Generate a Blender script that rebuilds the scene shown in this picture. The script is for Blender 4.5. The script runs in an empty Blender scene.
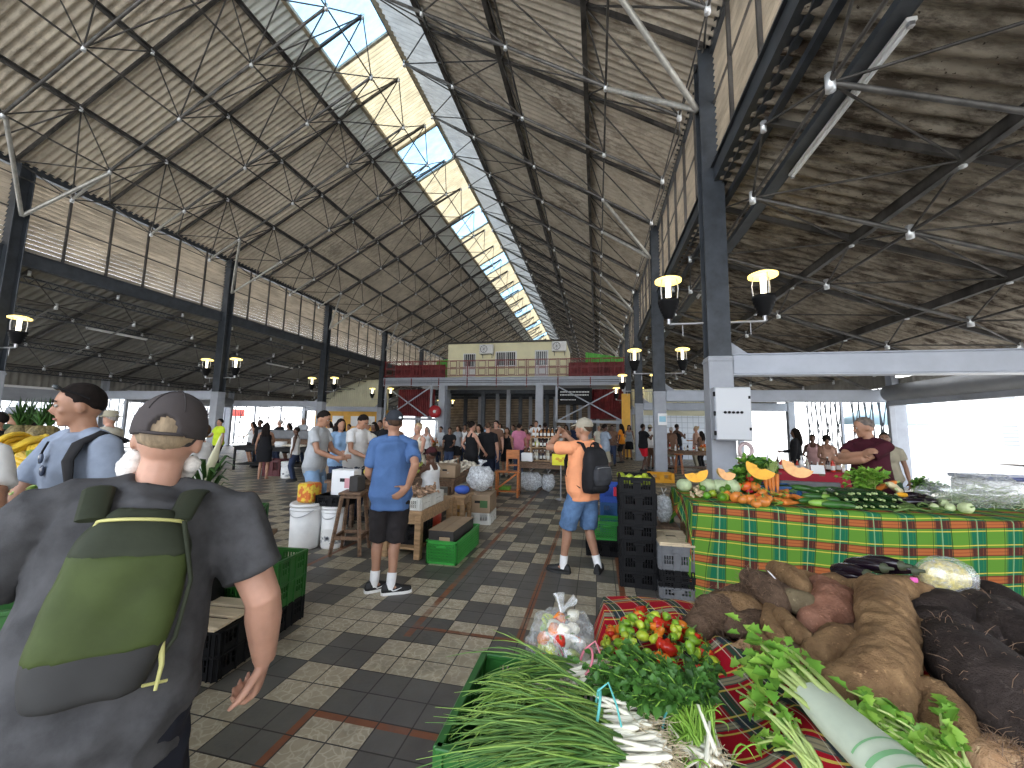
import bpy, math, random
import numpy as np
from mathutils import Vector as V, Matrix, Euler, noise as mnoise
R = math.radians
pi = math.pi
COL = bpy.context.scene.collection
rnd = random.Random(7)

# ------------------------------------------------------------------ camera frame
FPX, CH = 390.0, 1.7
_d = np.array([85., -44., FPX]); _u = np.array([67., (85*67+FPX*FPX)/44., FPX])
_d /= np.linalg.norm(_d); _u /= np.linalg.norm(_u)
_r = np.cross(_u, _d)
if _r[0] < 0: _r = -_r
CM = np.array([_r, _d, _u])
def _ray(x, y): return CM @ np.array([x-512., 384.-y, FPX])
def at_z(x, y, z):
    w = _ray(x, y); t = (z-CH)/w[2]; return V((w[0]*t, w[1]*t, z))
def at_y(x, y, Y):
    w = _ray(x, y); t = Y/w[1]; return V((w[0]*t, Y, CH+w[2]*t))

# ------------------------------------------------------------------ mesh building
class MB:
    def __init__(s): s.v=[]; s.f=[]; s.m=[]; s.s=[]; s.uv=None
    def add(s, vs, fs, m=0, smooth=False):
        o=len(s.v); s.v.extend([tuple(p) for p in vs])
        for f in fs:
            s.f.append([i+o for i in f]); s.m.append(m); s.s.append(smooth)
        return o
    def box(s, c, d, b=0.0, M=None, m=0):
        hx,hy,hz=d[0]/2,d[1]/2,d[2]/2
        b=min(b,hx*.9,hy*.9,hz*.9)
        c=V(c)
        if b<=0:
            vs=[V((x,y,z)) for x in(-hx,hx) for y in(-hy,hy) for z in(-hz,hz)]
            fs=[(0,1,3,2),(4,6,7,5),(0,4,5,1),(2,3,7,6),(0,2,6,4),(1,5,7,3)]
        else:
            vs=[];idx={}
            for i,sx in enumerate((-1,1)):
                for j,sy in enumerate((-1,1)):
                    for k,sz in enumerate((-1,1)):
                        for a in range(3):
                            p=[sx*hx,sy*hy,sz*hz]
                            for q in range(3):
                                if q!=a: p[q]-= (sx,sy,sz)[q]*b
                            idx[i,j,k,a]=len(vs); vs.append(V(p))
            fs=[]
            for a in range(3):
                u,w=(a+1)%3,(a+2)%3
                for t in (0,1):
                    q=[]
                    for (p1,p2) in ((0,0),(1,0),(1,1),(0,1)):
                        k=[0,0,0];k[a]=t;k[u]=p1;k[w]=p2;q.append(idx[tuple(k)+(a,)])
                    fs.append(q if t else q[::-1])
            for a in range(3):
                u,w=(a+1)%3,(a+2)%3
                for p1 in (0,1):
                    for p2 in (0,1):
                        k0=[0,0,0];k0[u]=p1;k0[w]=p2;k1=list(k0);k1[a]=1
                        q=[idx[tuple(k0)+(u,)],idx[tuple(k1)+(u,)],idx[tuple(k1)+(w,)],idx[tuple(k0)+(w,)]]
                        fs.append(q if p1==p2 else q[::-1])
            for i in (0,1):
                for j in (0,1):
                    for k in (0,1):
                        q=[idx[i,j,k,0],idx[i,j,k,1],idx[i,j,k,2]]
                        fs.append(q if (i+j+k)%2==1 else q[::-1])
        s.add([c+(M@p if M else p) for p in vs],fs,m)
    def bar(s, p, q, w, h, m=0, up=V((0,0,1)), b=0):
        p,q=V(p),V(q); d=q-p; L=d.length
        if L<1e-6: return
        y=d/L; x=y.cross(up)
        if x.length<1e-3: x=y.cross(V((1,0,0)))
        x.normalize(); z=x.cross(y)
        s.box((p+q)/2,(w,L,h),b,Matrix((x,y,z)).transposed(),m)
    def path(s, pts, rad, n=6, m=0, caps=True, smooth=True, flat=None):
        pts=[V(p) for p in pts]; k=len(pts)
        if not hasattr(rad,'__len__'): rad=[rad]*k
        rings=[]; prev=None
        for i in range(k):
            t=(pts[min(i+1,k-1)]-pts[max(i-1,0)])
            t=t.normalized() if t.length>1e-9 else V((0,0,1))
            if prev is None:
                a=V((0,0,1)) if abs(t.z)<.9 else V((1,0,0)); x=t.cross(a).normalized()
            else:
                x=prev-t*prev.dot(t); x=x.normalized() if x.length>1e-6 else t.orthogonal().normalized()
            prev=x; y=t.cross(x)
            fl=1 if flat is None else flat
            rings.append([pts[i]+(x*math.cos(2*pi*j/n)+y*math.sin(2*pi*j/n)*fl)*rad[i] for j in range(n)])
        s.loft(rings,m,caps,smooth)
    def tube(s,p,q,r,r2=None,n=8,m=0,caps=True,smooth=True): s.path([p,q],[r,r if r2 is None else r2],n,m,caps,smooth)
    def loft(s, rings, m=0, caps=True, smooth=True, closed=True):
        n=len(rings[0]); vs=[p for r in rings for p in r]; fs=[]
        for i in range(len(rings)-1):
            for j in range(n if closed else n-1):
                a,b=i*n+j,i*n+(j+1)%n
                fs.append((a,b,b+n,a+n))
        s.add(vs,fs,m,smooth)
        if caps and closed:
            s.add(rings[0],[list(range(n))[::-1]],m,False); s.add(rings[-1],[list(range(n))],m,False)
    def lathe(s, prof, n=16, m=0, c=(0,0,0), M=None, smooth=True, caps=True):
        c=V(c); rings=[]
        for r,z in prof:
            rings.append([c+((M@V((r*math.cos(2*pi*j/n),r*math.sin(2*pi*j/n),z))) if M else V((r*math.cos(2*pi*j/n),r*math.sin(2*pi*j/n),z))) for j in range(n)])
        s.loft(rings,m,caps,smooth)
    def ell(s, c, r, M=None, nu=12, nv=8, m=0, fn=None):
        c=V(c); vs=[]; fs=[]
        if not hasattr(r,'__len__'): r=(r,r,r)
        for i in range(1,nv):
            a=pi*i/nv
            for j in range(nu):
                b=2*pi*j/nu
                vs.append(V((math.sin(a)*math.cos(b),math.sin(a)*math.sin(b),math.cos(a))))
        vs=[V((0,0,1))]+vs+[V((0,0,-1))]
        for j in range(nu): fs.append((0,1+j,1+(j+1)%nu))
        for i in range(nv-2):
            for j in range(nu):
                a=1+i*nu+j; b=1+i*nu+(j+1)%nu
                fs.append((a,a+nu,b+nu,b))
        L=len(vs)-1; o=1+(nv-2)*nu
        for j in range(nu): fs.append((L,o+(j+1)%nu,o+j))
        out=[]
        for p in vs:
            k=fn(p) if fn else 1.0
            q=V((p.x*r[0]*k,p.y*r[1]*k,p.z*r[2]*k))
            out.append(c+(M@q if M else q))
        s.add(out,fs,m,True)
    def grid(s, nu, nv, fn, m=0, smooth=True):
        vs=[fn(i/nu,j/nv) for j in range(nv+1) for i in range(nu+1)]
        fs=[(j*(nu+1)+i,j*(nu+1)+i+1,(j+1)*(nu+1)+i+1,(j+1)*(nu+1)+i) for j in range(nv) for i in range(nu)]
        return s.add(vs,fs,m,smooth)
    def mesh(s,name):
        me=bpy.data.meshes.new(name); me.from_pydata(s.v,[],s.f)
        me.polygons.foreach_set('material_index',s.m); me.polygons.foreach_set('use_smooth',s.s)
        me.update(); return me
    def build(s,name,mats,parent=None,loc=None,uv=None):
        me=s.mesh(name)
        for mt in (mats if isinstance(mats,(list,tuple)) else [mats]): me.materials.append(mt)
        if uv:
            l=me.uv_layers.new(name='UVMap')
            for lp in me.loops: l.data[lp.index].uv=uv(V(me.vertices[lp.vertex_index].co))
        o=bpy.data.objects.new(name,me); COL.objects.link(o)
        if parent: o.parent=parent
        if loc: o.location=loc
        return o

def tag(o,label=None,cat=None,group=None,kind=None):
    if label: o['label']=label
    if cat: o['category']=cat
    if group: o['group']=group
    if kind: o['kind']=kind
    return o
def E(name,label,cat,loc=(0,0,0),rz=0.,group=None):
    o=bpy.data.objects.new(name,None); COL.objects.link(o); o.location=loc; o.rotation_euler=(0,0,rz)
    o.empty_display_size=.1
    return tag(o,label,cat,group)
def ST(mb,name,mats,uv=None): return tag(mb.build(name,mats,uv=uv),kind='structure')
def kids(o): return [c for c in bpy.data.objects if c.parent==o]
CH_CACHE={}
def dup(o,loc,rot=None,label=None,scale=None,group=None,mats=None):
    if o.name not in CH_CACHE: CH_CACHE[o.name]=[(c,[(d,) for d in kids(c)]) for c in kids(o)]
    r=o.copy(); COL.objects.link(r); r.location=loc
    if rot is not None: r.rotation_euler=rot if hasattr(rot,'__len__') else (0,0,rot)
    if scale is not None: r.scale=scale if hasattr(scale,'__len__') else (scale,)*3
    if label: r['label']=label
    if group: r['group']=group
    def remat(x):
        if mats:
            for i,sl in enumerate(x.material_slots):
                nm=sl.material.name if sl.material else ''; (setattr(sl,'link','OBJECT'),setattr(sl,'material',mats[nm])) if nm in mats else None
    for c,ds in CH_CACHE[o.name]:
        c2=c.copy(); COL.objects.link(c2); c2.parent=r; remat(c2)
        for (d,) in ds:
            d2=d.copy(); COL.objects.link(d2); d2.parent=c2; remat(d2)
    if o.type=='MESH': remat(r)
    return r
def place(o,loc,rot=None,scale=None):
    o.location=loc
    if rot is not None: o.rotation_euler=rot if hasattr(rot,'__len__') else (0,0,rot)
    if scale is not None: o.scale=scale if hasattr(scale,'__len__') else (scale,)*3
    return o

# ------------------------------------------------------------------ materials
def nt_new(name):
    m=bpy.data.materials.new(name); m.use_nodes=True; nt=m.node_tree; nt.nodes.clear()
    out=nt.nodes.new('ShaderNodeOutputMaterial'); return m,nt,out
class NT:
    def __init__(s,nt): s.nt=nt
    def n(s,t,**k):
        x=s.nt.nodes.new('ShaderNode'+t)
        for a,b in k.items(): setattr(x,a,b)
        return x
    def l(s,a,b): s.nt.links.new(a,b)
    def math(s,op,a,b=None,c=None):
        x=s.n('Math',operation=op)
        for i,q in enumerate((a,b,c)):
            if q is None: continue
            if isinstance(q,(int,float)): x.inputs[i].default_value=q
            else: s.l(q,x.inputs[i])
        return x.outputs[0]
    def mix(s,f,a,b,bt='MIX'):
        x=s.n('MixRGB',blend_type=bt)
        for i,q in enumerate((f,a,b)):
            if isinstance(q,(int,float)): x.inputs[i].default_value=q
            elif isinstance(q,tuple): x.inputs[i].default_value=(*q[:3],1)
            else: s.l(q,x.inputs[i])
        return x.outputs[0]
    def ramp(s,f,stops,interp='LINEAR'):
        x=s.n('ValToRGB'); cr=x.color_ramp; cr.interpolation=interp
        while len(cr.elements)>1: cr.elements.remove(cr.elements[-1])
        for i,(p,c) in enumerate(stops):
            e=cr.elements[0] if i==0 else cr.elements.new(p)
            e.position=p; e.color=(c,c,c,1) if isinstance(c,(int,float)) else (*c[:3],1)
        s.l(f,x.inputs[0]); return x.outputs[0]
    def noise(s,vec,scale=5,detail=4,rough=.6,dist=0):
        x=s.n('TexNoise'); x.inputs['Scale'].default_value=scale; x.inputs['Detail'].default_value=detail
        x.inputs['Roughness'].default_value=rough; x.inputs['Distortion'].default_value=dist
        if vec is not None: s.l(vec,x.inputs['Vector'])
        return x.outputs['Fac']
    def coord(s,which='Object',scale=(1,1,1),loc=(0,0,0)):
        t=s.n('TexCoord'); m=s.n('Mapping'); m.inputs['Scale'].default_value=scale; m.inputs['Location'].default_value=loc
        s.l(t.outputs[which],m.inputs['Vector']); return m.outputs[0]
    def bsdf(s,out,col,rough=.6,metal=0,bump=None,bd=.02,bs=.4,spec=.5,trans=0,alpha=1,emit=None,es=0,sss=0):
        b=s.n('BsdfPrincipled')
        for k,q in (('Base Color',col),('Roughness',rough),('Metallic',metal),('Specular IOR Level',spec),('Transmission Weight',trans),('Alpha',alpha)):
            if isinstance(q,(int,float)): b.inputs[k].default_value=q
            elif isinstance(q,tuple): b.inputs[k].default_value=(*q[:3],1)
            else: s.l(q,b.inputs[k])
        if emit: b.inputs['Emission Color'].default_value=(*emit,1); b.inputs['Emission Strength'].default_value=es
        if sss: b.inputs['Subsurface Weight'].default_value=sss; b.inputs['Subsurface Radius'].default_value=(.02,.008,.004); b.inputs['Subsurface Scale'].default_value=.5
        if bump is not None:
            q=s.n('Bump'); q.inputs['Strength'].default_value=bs; q.inputs['Distance'].default_value=bd
            s.l(bump,q.inputs['Height']); s.l(q.outputs[0],b.inputs['Normal'])
        s.l(b.outputs[0],out.inputs[0]); return b
MC={}
def mat(name,col,rough=.6,metal=0,var=0.,vs=6,bump=0.,bs=40,spec=.5,c2=None,emit=None,es=0,trans=0,alpha=1,sss=0,stretch=(1,1,1),lo=.35,hi=.65,bd=.01):
    if name in MC: return MC[name]
    m,nt,out=nt_new(name); h=NT(nt); c=tuple(col)
    co=h.coord('Object',stretch) if (var or bump or c2) else None
    colr=c
    if c2 or var:
        f=h.ramp(h.noise(co,vs,5),[(lo,0.),(hi,1.)])
        a=c; b=tuple(c2) if c2 else tuple(min(1,x*(1+var)) for x in c)
        if not c2: a=tuple(x*(1-var) for x in c)
        colr=h.mix(f,a,b)
    bn=h.noise(co,bs,4) if bump else None
    h.bsdf(out,colr,rough,metal,bn,bd,bump,spec,trans,alpha,emit,es,sss)
    MC[name]=m; return m

def remeshed(mb,name,voxel,smooth=3,mats=None,parent=None,wr=0.,wscale=9,seed=0,wrz=1.):
    """one continuous skin over the overlapping solids in mb"""
    o=mb.build(name,mats or [],parent)
    md=o.modifiers.new('r','REMESH'); md.mode='VOXEL'; md.voxel_size=voxel; md.use_smooth_shade=True
    if smooth:
        sm=o.modifiers.new('s','SMOOTH'); sm.factor=.5; sm.iterations=smooth
    dg=bpy.context.evaluated_depsgraph_get(); dg.update()
    me=bpy.data.meshes.new_from_object(o.evaluated_get(dg),depsgraph=dg)
    o.modifiers.clear(); old=o.data; o.data=me; bpy.data.meshes.remove(old); me.name=name
    if not me.materials:
        for x in (mats if isinstance(mats,(list,tuple)) else [mats]): me.materials.append(x)
    if wr:
        no=[V(v.normal) for v in me.vertices]
        for v,n in zip(me.vertices,no):
            p=V((v.co.x*wscale+seed,v.co.y*wscale,v.co.z*wscale*wrz))
            a=mnoise.noise(p); b=mnoise.noise(p*2.3+V((5,3,1)))
            v.co+=n*wr*((1-abs(a)*2.2)+.5*b)
        me.update()
    me.polygons.foreach_set('use_smooth',[True]*len(me.polygons))
    return o
EXPOSURE=0.22; SKY=4.0; SUN=9.0
YELT=(.37,.32,.215); WHIT=(.13,.137,.14)
# ================================================================== scene, camera, sky
S=bpy.context.scene
S.view_settings.view_transform='Standard'; S.view_settings.look='None'; S.view_settings.gamma=1; S.view_settings.use_curve_mapping=False
S.view_settings.exposure=EXPOSURE
S.cycles.use_denoising=True; S.cycles.max_bounces=7; S.cycles.diffuse_bounces=4; S.cycles.transparent_max_bounces=12
S.cycles.sample_clamp_indirect=8
cam=bpy.data.cameras.new('camera'); cam.sensor_width=36; cam.sensor_fit='HORIZONTAL'; cam.lens=FPX/1024*36; cam.clip_start=.05; cam.clip_end=400
co=bpy.data.objects.new('camera',cam); COL.objects.link(co); S.camera=co
cm=Matrix(((CM[0][0],CM[0][1],-CM[0][2],0),(CM[1][0],CM[1][1],-CM[1][2],0),(CM[2][0],CM[2][1],-CM[2][2],CH),(0,0,0,1)))
co.matrix_world=cm
W=bpy.data.worlds.new('sky'); S.world=W; W.use_nodes=True; wn=W.node_tree; wn.nodes.clear()
wo=wn.nodes.new('ShaderNodeOutputWorld'); bg=wn.nodes.new('ShaderNodeBackground'); wh=NT(wn)
tc=wn.nodes.new('ShaderNodeTexCoord'); sep=wn.nodes.new('ShaderNodeSeparateXYZ'); wn.links.new(tc.outputs['Generated'],sep.inputs[0])
cl=wh.noise(tc.outputs['Generated'],2.2,6,.6)
skyc=wh.mix(wh.ramp(cl,[(.4,0.),(.62,1.)]),(.50,.70,1.),(1.,1.,1.))
skyc=wh.mix(wh.ramp(sep.outputs[2],[(0.,0.),(.5,1.)]),(1.,1.,1.),skyc)
wn.links.new(skyc,bg.inputs[0]); bg.inputs[1].default_value=SKY
wn.links.new(bg.outputs[0],wo.inputs[0])
sl=bpy.data.lights.new('sun','SUN'); sl.energy=SUN; sl.angle=R(6); sl.color=(1,.96,.88)
so=bpy.data.objects.new('sun',sl); COL.objects.link(so); so.rotation_euler=(R(-32),R(24),0)

# ================================================================== setting materials
def roof_mat(name,a,b,dark,stain=.5,sc=(1.2,.9,1.2)):
    m,nt,out=nt_new(name); h=NT(nt)
    co=h.coord('Object',sc)
    f1=h.ramp(h.noise(co,.9,3),[(.35,0.),(.65,1.)])
    c=h.mix(f1,a,b)
    co2=h.coord('Object',(1.0,3.5,1.0))
    f2=h.ramp(h.noise(co2,2.6,6,.7),[(.5-stain*.12,0.),(.56+.1*(1-stain),1.)])
    f3=h.ramp(h.noise(h.coord('Object',(.3,.3,.3)),1.3,3),[(.3,0.),(.7,1.)] if stain<1 else [(.25,.35),(.55,1.)])
    if stain>=1: f2=h.ramp(h.noise(co2,1.9,6,.72),[(.42,0.),(.60,1.)])
    c=h.mix(h.math('MULTIPLY',h.math('MULTIPLY',f2,f3),min(1,stain*1.4)),c,dark)
    f4=h.ramp(h.noise(h.coord('Object',(4,4,4)),4,3),[(.66,0.),(.7,1.)])
    c=h.mix(h.math('MULTIPLY',f4,stain),c,dark)
    h.bsdf(out,c,.75,0,h.noise(co2,20,3),.01,.25,.2); return m
M_roofL=roof_mat('roof_sheet_beige',(.64,.57,.46),(.50,.44,.355),(.12,.09,.065),.45)
M_roofR=roof_mat('roof_sheet_grey',(.58,.52,.43),(.44,.385,.31),(.12,.09,.065),.6)
M_aisleR=roof_mat('aisle_sheet_stained',(.36,.32,.26),(.26,.225,.18),(.045,.032,.023),1.)
M_aisleL=roof_mat('aisle_sheet_grey',(.27,.26,.235),(.20,.19,.17),(.07,.06,.05),.35)
M_newsheet=roof_mat('pale_new_sheet',(.74,.76,.72),(.66,.68,.64),(.4,.38,.33),.2)
def trans_mat(name,col,tcol,fac=.6,clear=0.):
    m,nt,out=nt_new(name); h=NT(nt)
    nz=h.ramp(h.noise(h.coord('Object',(1,2,1)),1.6,5),[(.35,0.),(.7,1.)])
    d=h.n('BsdfDiffuse'); h.l(h.mix(nz,col,tuple(x*.8 for x in col)),d.inputs[0])
    t=h.n('BsdfTranslucent'); h.l(h.mix(nz,tcol,tuple(x*.62 for x in tcol)),t.inputs[0])
    x=h.n('MixShader'); x.inputs[0].default_value=fac; h.l(d.outputs[0],x.inputs[1]); h.l(t.outputs[0],x.inputs[2])
    o=x.outputs[0]
    if clear:
        tr=h.n('BsdfTransparent'); tr.inputs[0].default_value=(*tcol,1); y=h.n('MixShader'); y.inputs[0].default_value=clear
        h.l(o,y.inputs[1]); h.l(tr.outputs[0],y.inputs[2]); o=y.outputs[0]
    h.l(o,out.inputs[0]); return m
M_yellowsheet=trans_mat('yellow_rooflight_sheet',(.72,.62,.42),YELT,.6)
M_whitesheet=trans_mat('white_rooflight_sheet',(.56,.58,.57),WHIT,.55)
M_skyglass=trans_mat('pale_blue_netting_pane',(.5,.62,.7),(.34,.56,.76),.5,.24)
M_steel=mat('dark_painted_steel',(.045,.052,.062),.45,.3,var=.25,vs=3,bump=.1)
M_steel2=mat('weathered_dark_steel',(.075,.07,.066),.55,.4,var=.5,vs=2.5,stretch=(1,1,.4))
M_tube=mat('galvanised_tube',(.13,.125,.12),.5,.5,var=.4,vs=3)
M_tubelight=mat('bright_galvanised_tube',(.42,.41,.38),.45,.5,var=.2)
M_node=mat('white_node_cylinder',(.7,.72,.74),.35,.6)
M_grey=mat('pale_grey_paint',(.40,.43,.49),.45,0,var=.07,vs=2)
M_greyd=mat('grey_column_paint',(.33,.35,.39),.5,0,var=.1,vs=2)
M_louvre=mat('beige_louvre_slat',(.46,.40,.32),.6,0,var=.25,vs=4,stretch=(1,.3,1))
M_conc=mat('concrete',(.42,.41,.39),.85,0,var=.2,vs=1.5)
M_plaza=mat('bright_plaza_paving',(.62,.60,.57),.85,0,var=.08,vs=.8)
M_maroon=mat('maroon_paint',(.20,.022,.025),.5,0,var=.2)
M_maroonpanel=mat('maroon_cladding',(.17,.02,.022),.6,0,var=.35,vs=2)
M_cream=mat('cream_cladding',(.86,.81,.54),.6,0,var=.06,vs=1)
M_creamwall=mat('pale_cream_wall',(.72,.70,.52),.6,0,var=.08,vs=1.2)
M_orangewall=mat('orange_yellow_wall',(.78,.42,.06),.6,0,var=.1,vs=2)
M_white=mat('white_paint',(.82,.83,.84),.5)
M_whitepl=mat('white_plastic',(.80,.80,.79),.4,0,var=.05)
M_black=mat('black_plastic',(.008,.008,.009),.6,0,spec=.2)
M_blackm=mat('matt_black',(.012,.012,.013),.8)
M_brownslat=mat('brown_louvre',(.30,.23,.16),.7,0,var=.3,vs=1.5)
M_green=mat('green_panel',(.10,.42,.06),.6,0,var=.1)
M_glassd=mat('dark_window_glass',(.05,.06,.065),.1,0)
M_chrome=mat('dull_aluminium',(.5,.5,.52),.35,.8)

# floor: 20 cm tiles in 40 cm light and dark blocks, reddish strips
m,nt,out=nt_new('tiled_floor'); h=NT(nt)
tcn=h.n('TexCoord'); sp=h.n('SeparateXYZ'); h.l(tcn.outputs['Object'],sp.inputs[0]); X,Y=sp.outputs[0],sp.outputs[1]
T=.404
bx=h.math('FLOOR',h.math('DIVIDE',h.math('ADD',X,1.63+T*50),T)); by=h.math('FLOOR',h.math('DIVIDE',h.math('SUBTRACT',Y,2.225-T*50),T))
chk=h.math('MODULO',h.math('ADD',bx,by),2)
cb=h.n('CombineXYZ'); h.l(bx,cb.inputs[0]); h.l(by,cb.inputs[1])
wnz=h.n('TexWhiteNoise'); wnz.noise_dimensions='2D'; h.l(cb.outputs[0],wnz.inputs['Vector'])
tx=h.math('FLOOR',h.math('DIVIDE',h.math('ADD',X,1.63+T*50),T/2)); ty=h.math('FLOOR',h.math('DIVIDE',h.math('SUBTRACT',Y,2.225-T*50),T/2))
cb2=h.n('CombineXYZ'); h.l(tx,cb2.inputs[0]); h.l(ty,cb2.inputs[1])
wn2=h.n('TexWhiteNoise'); wn2.noise_dimensions='2D'; h.l(cb2.outputs[0],wn2.inputs['Vector'])
co3=h.coord('Object')
vor=h.n('TexVoronoi'); vor.feature='DISTANCE_TO_EDGE'; vor.inputs['Scale'].default_value=18; 
dn=h.n('TexNoise'); dn.inputs['Scale'].default_value=9; h.l(co3,dn.inputs['Vector'])
vadd=h.n('MixRGB'); vadd.inputs[0].default_value=.12; h.l(co3,vadd.inputs[1]); h.l(dn.outputs['Color'],vadd.inputs[2]); h.l(vadd.outputs[0],vor.inputs['Vector'])
vein=h.ramp(vor.outputs['Distance'],[(0.,1.),(.10,0.)])
lc=h.mix(h.noise(co3,7,6,.75),(.23,.185,.12),(.56,.48,.35))
lc=h.mix(h.math('MULTIPLY',vein,.45),lc,(.74,.68,.54))
lc=h.mix(h.math('MULTIPLY',h.ramp(h.noise(co3,2.3,5),[(.5,0.),(.68,1.)]),.6),lc,(.16,.135,.10))
dc=h.mix(h.noise(co3,5,5),(.062,.055,.051),(.125,.113,.104))
dc=h.mix(h.math('MULTIPLY',wn2.outputs['Value'],.35),dc,(.14,.13,.12))
lc=h.mix(h.math('MULTIPLY',wn2.outputs['Value'],.35),lc,(.30,.25,.18))
odd=h.math('GREATER_THAN',wnz.outputs['Value'],.93)
chk2=h.math('ABSOLUTE',h.math('SUBTRACT',chk,odd))
c=h.mix(chk2,dc,lc)
gm=h.ramp(h.noise(h.coord('Object',(.22,.22,.22)),1.,3),[(.42,0.),(.62,1.)])
c=h.mix(h.math('MULTIPLY',gm,.28),c,(.13,.15,.10))
def strip(v,p,w): return h.math('LESS_THAN',h.math('ABSOLUTE',h.math('SUBTRACT',v,p)),w)
def band(v,a,b): return h.math('MULTIPLY',h.math('GREATER_THAN',v,a),h.math('LESS_THAN',v,b))
st=None
for q in (h.math('MULTIPLY',strip(X,-1.51,.03),h.math('GREATER_THAN',Y,3.1)),h.math('MULTIPLY',strip(X,-.62,.03),h.math('GREATER_THAN',Y,3.25)),
          h.math('MULTIPLY',strip(X,.25,.03),h.math('GREATER_THAN',Y,3.25)),h.math('MULTIPLY',strip(Y,3.25,.026),band(X,-1.51,.3)),
          h.math('MULTIPLY',strip(Y,2.2,.026),band(X,-1.68,.3)),h.math('MULTIPLY',strip(X,-1.655,.026),h.math('LESS_THAN',Y,2.22)),
          h.math('MULTIPLY',strip(X,-3.4,.03),h.math('GREATER_THAN',Y,3.1)),h.math('MULTIPLY',strip(Y,8.2,.03),h.math('GREATER_THAN',X,-30.)),h.math('MULTIPLY',strip(Y,13.2,.03),h.math('GREATER_THAN',X,-30.))):
    st=q if st is None else h.math('MAXIMUM',st,q)
sc=h.mix(h.noise(co3,9,4),(.26,.085,.03),(.15,.06,.035))
c=h.mix(h.math('MULTIPLY',st,h.ramp(h.noise(co3,3,3),[(.3,.35),(.5,1.)])),c,sc)
def grout(v,off):
    f=h.math('FRACT',h.math('DIVIDE',h.math('ADD',v,off),T/2)); return h.math('MAXIMUM',h.math('LESS_THAN',f,.022),h.math('GREATER_THAN',f,.978))
g=h.math('MAXIMUM',grout(X,1.63+T*50),grout(Y,-2.225+T*50))
c=h.mix(g,c,(.035,.030,.026))
rg=h.mix(h.noise(co3,3,4),(.30,.30,.30),(.62,.62,.62))
h.bsdf(out,c,rg,0,h.math('SUBTRACT',h.noise(co3,30,3),g),.004,.35,.45); M_floor=m

# ================================================================== shell
XL,XR,RX,RZ,EZ=-17.7,2.25,-7.1,15.45,9.72
ml=(RZ-EZ)/(RX-XL); mr=(EZ-.25-RZ)/(XR-RX)
def zl(x): return EZ+ml*(x-XL)
def zr(x): return RZ+mr*(x-RX)
AL,AR=-25.,9.6
def zal(x): return 6.6+(x-XL)*(2.7/7.3)
def zar(x): return 6.6-(x-XR)*(2.75/7.35)
Y0,Y1=-7.,66.
mb=MB(); mb.box((-7.7,29.5,-.1),(36,80,.2)); f=ST(mb,'floor',M_floor)
mb=MB(); mb.box((-7,30,-.3),(260,260,.16)); ST(mb,'ground',M_plaza)
def sheet(name,xa,za,xb,zb,ya,yb,mt,pitch=.19,amp=.038,per=7,segs=3):
    mb=MB(); n=int((yb-ya)/pitch*per); d=V((xb-xa,0,zb-za)); L=d.length; nn=V((-(zb-za),0,xb-xa))/L
    def fn(u,v):
        y=ya+(yb-ya)*u; q=V((xa,y,za))+d*v
        return q+nn*amp*math.sin(2*pi*y/pitch)
    mb.grid(n,segs,fn); return ST(mb,name,mt)
sheet('ceiling_left',XL-.5,zl(XL-.5),-10.03,zl(-10.03),Y0,Y1,M_roofL)
sheet('ceiling_left_ridge',-10.06,zl(-10.06)+.01,-9.1,zl(-9.1)+.01,Y0,Y1,M_newsheet)
sheet('ceiling_right',-5.25,zr(-5.25),XR+.45,zr(XR+.45),Y0,Y1,M_roofR)
sheet('ceiling_right_ridge',-7.05,zr(-7.05)+.05,-5.2,zr(-5.2)+.05,Y0,Y1,M_whitesheet)
sheet('ceiling_aisle_right',XR+.1,zar(XR+.1),AR+.5,zar(AR+.5),Y0,Y1,M_aisleR,.26,.035)
sheet('ceiling_aisle_left',AL-.5,zal(AL-.5),XL-.1,zal(XL-.1),Y0,Y1,M_aisleL,.26,.03)
# skylight: open panes and yellow sheets in turn
ops=[(-5.0,-2.3),(1.7,4.4),(8.4,11.09)]+[(15.36+6.62*k,17.65+6.62*k-.12*k) for k in range(8)]
prev=Y0
for i,(a,b) in enumerate(ops+[(Y1,Y1)]):
    if a-prev>.2: sheet('skylight_roof',-9.14,zl(-9.14)+.04,-7.0,zl(-7.0)+.04,prev,a,M_yellowsheet,.14,.02)
    if b>a:
        mb=MB(); mb.grid(2,2,lambda u,v:V((-9.1+2.1*u,a+(b-a)*v,zl(-9.1+2.1*u)+.03)));
        ST(mb,'window_%d'%(i+1),M_skyglass)
    prev=b
mb=MB()
for x,z,w in ((-9.12,zl(-9.12)-.05,.14),(-7.02,zl(-7.02)-.06,.16)): mb.bar((x,Y0,z),(x,Y1,z),w,.12)
for a,b in ops:
    for y in (a,b): mb.bar((-9.12,y,zl(-9.12)),(-7.02,y,zl(-7.02)),.09,.1)
ST(mb,'skylight_trim',mat('rusty_cream_trim',(.40,.34,.24),.7,0,var=.3))

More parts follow.
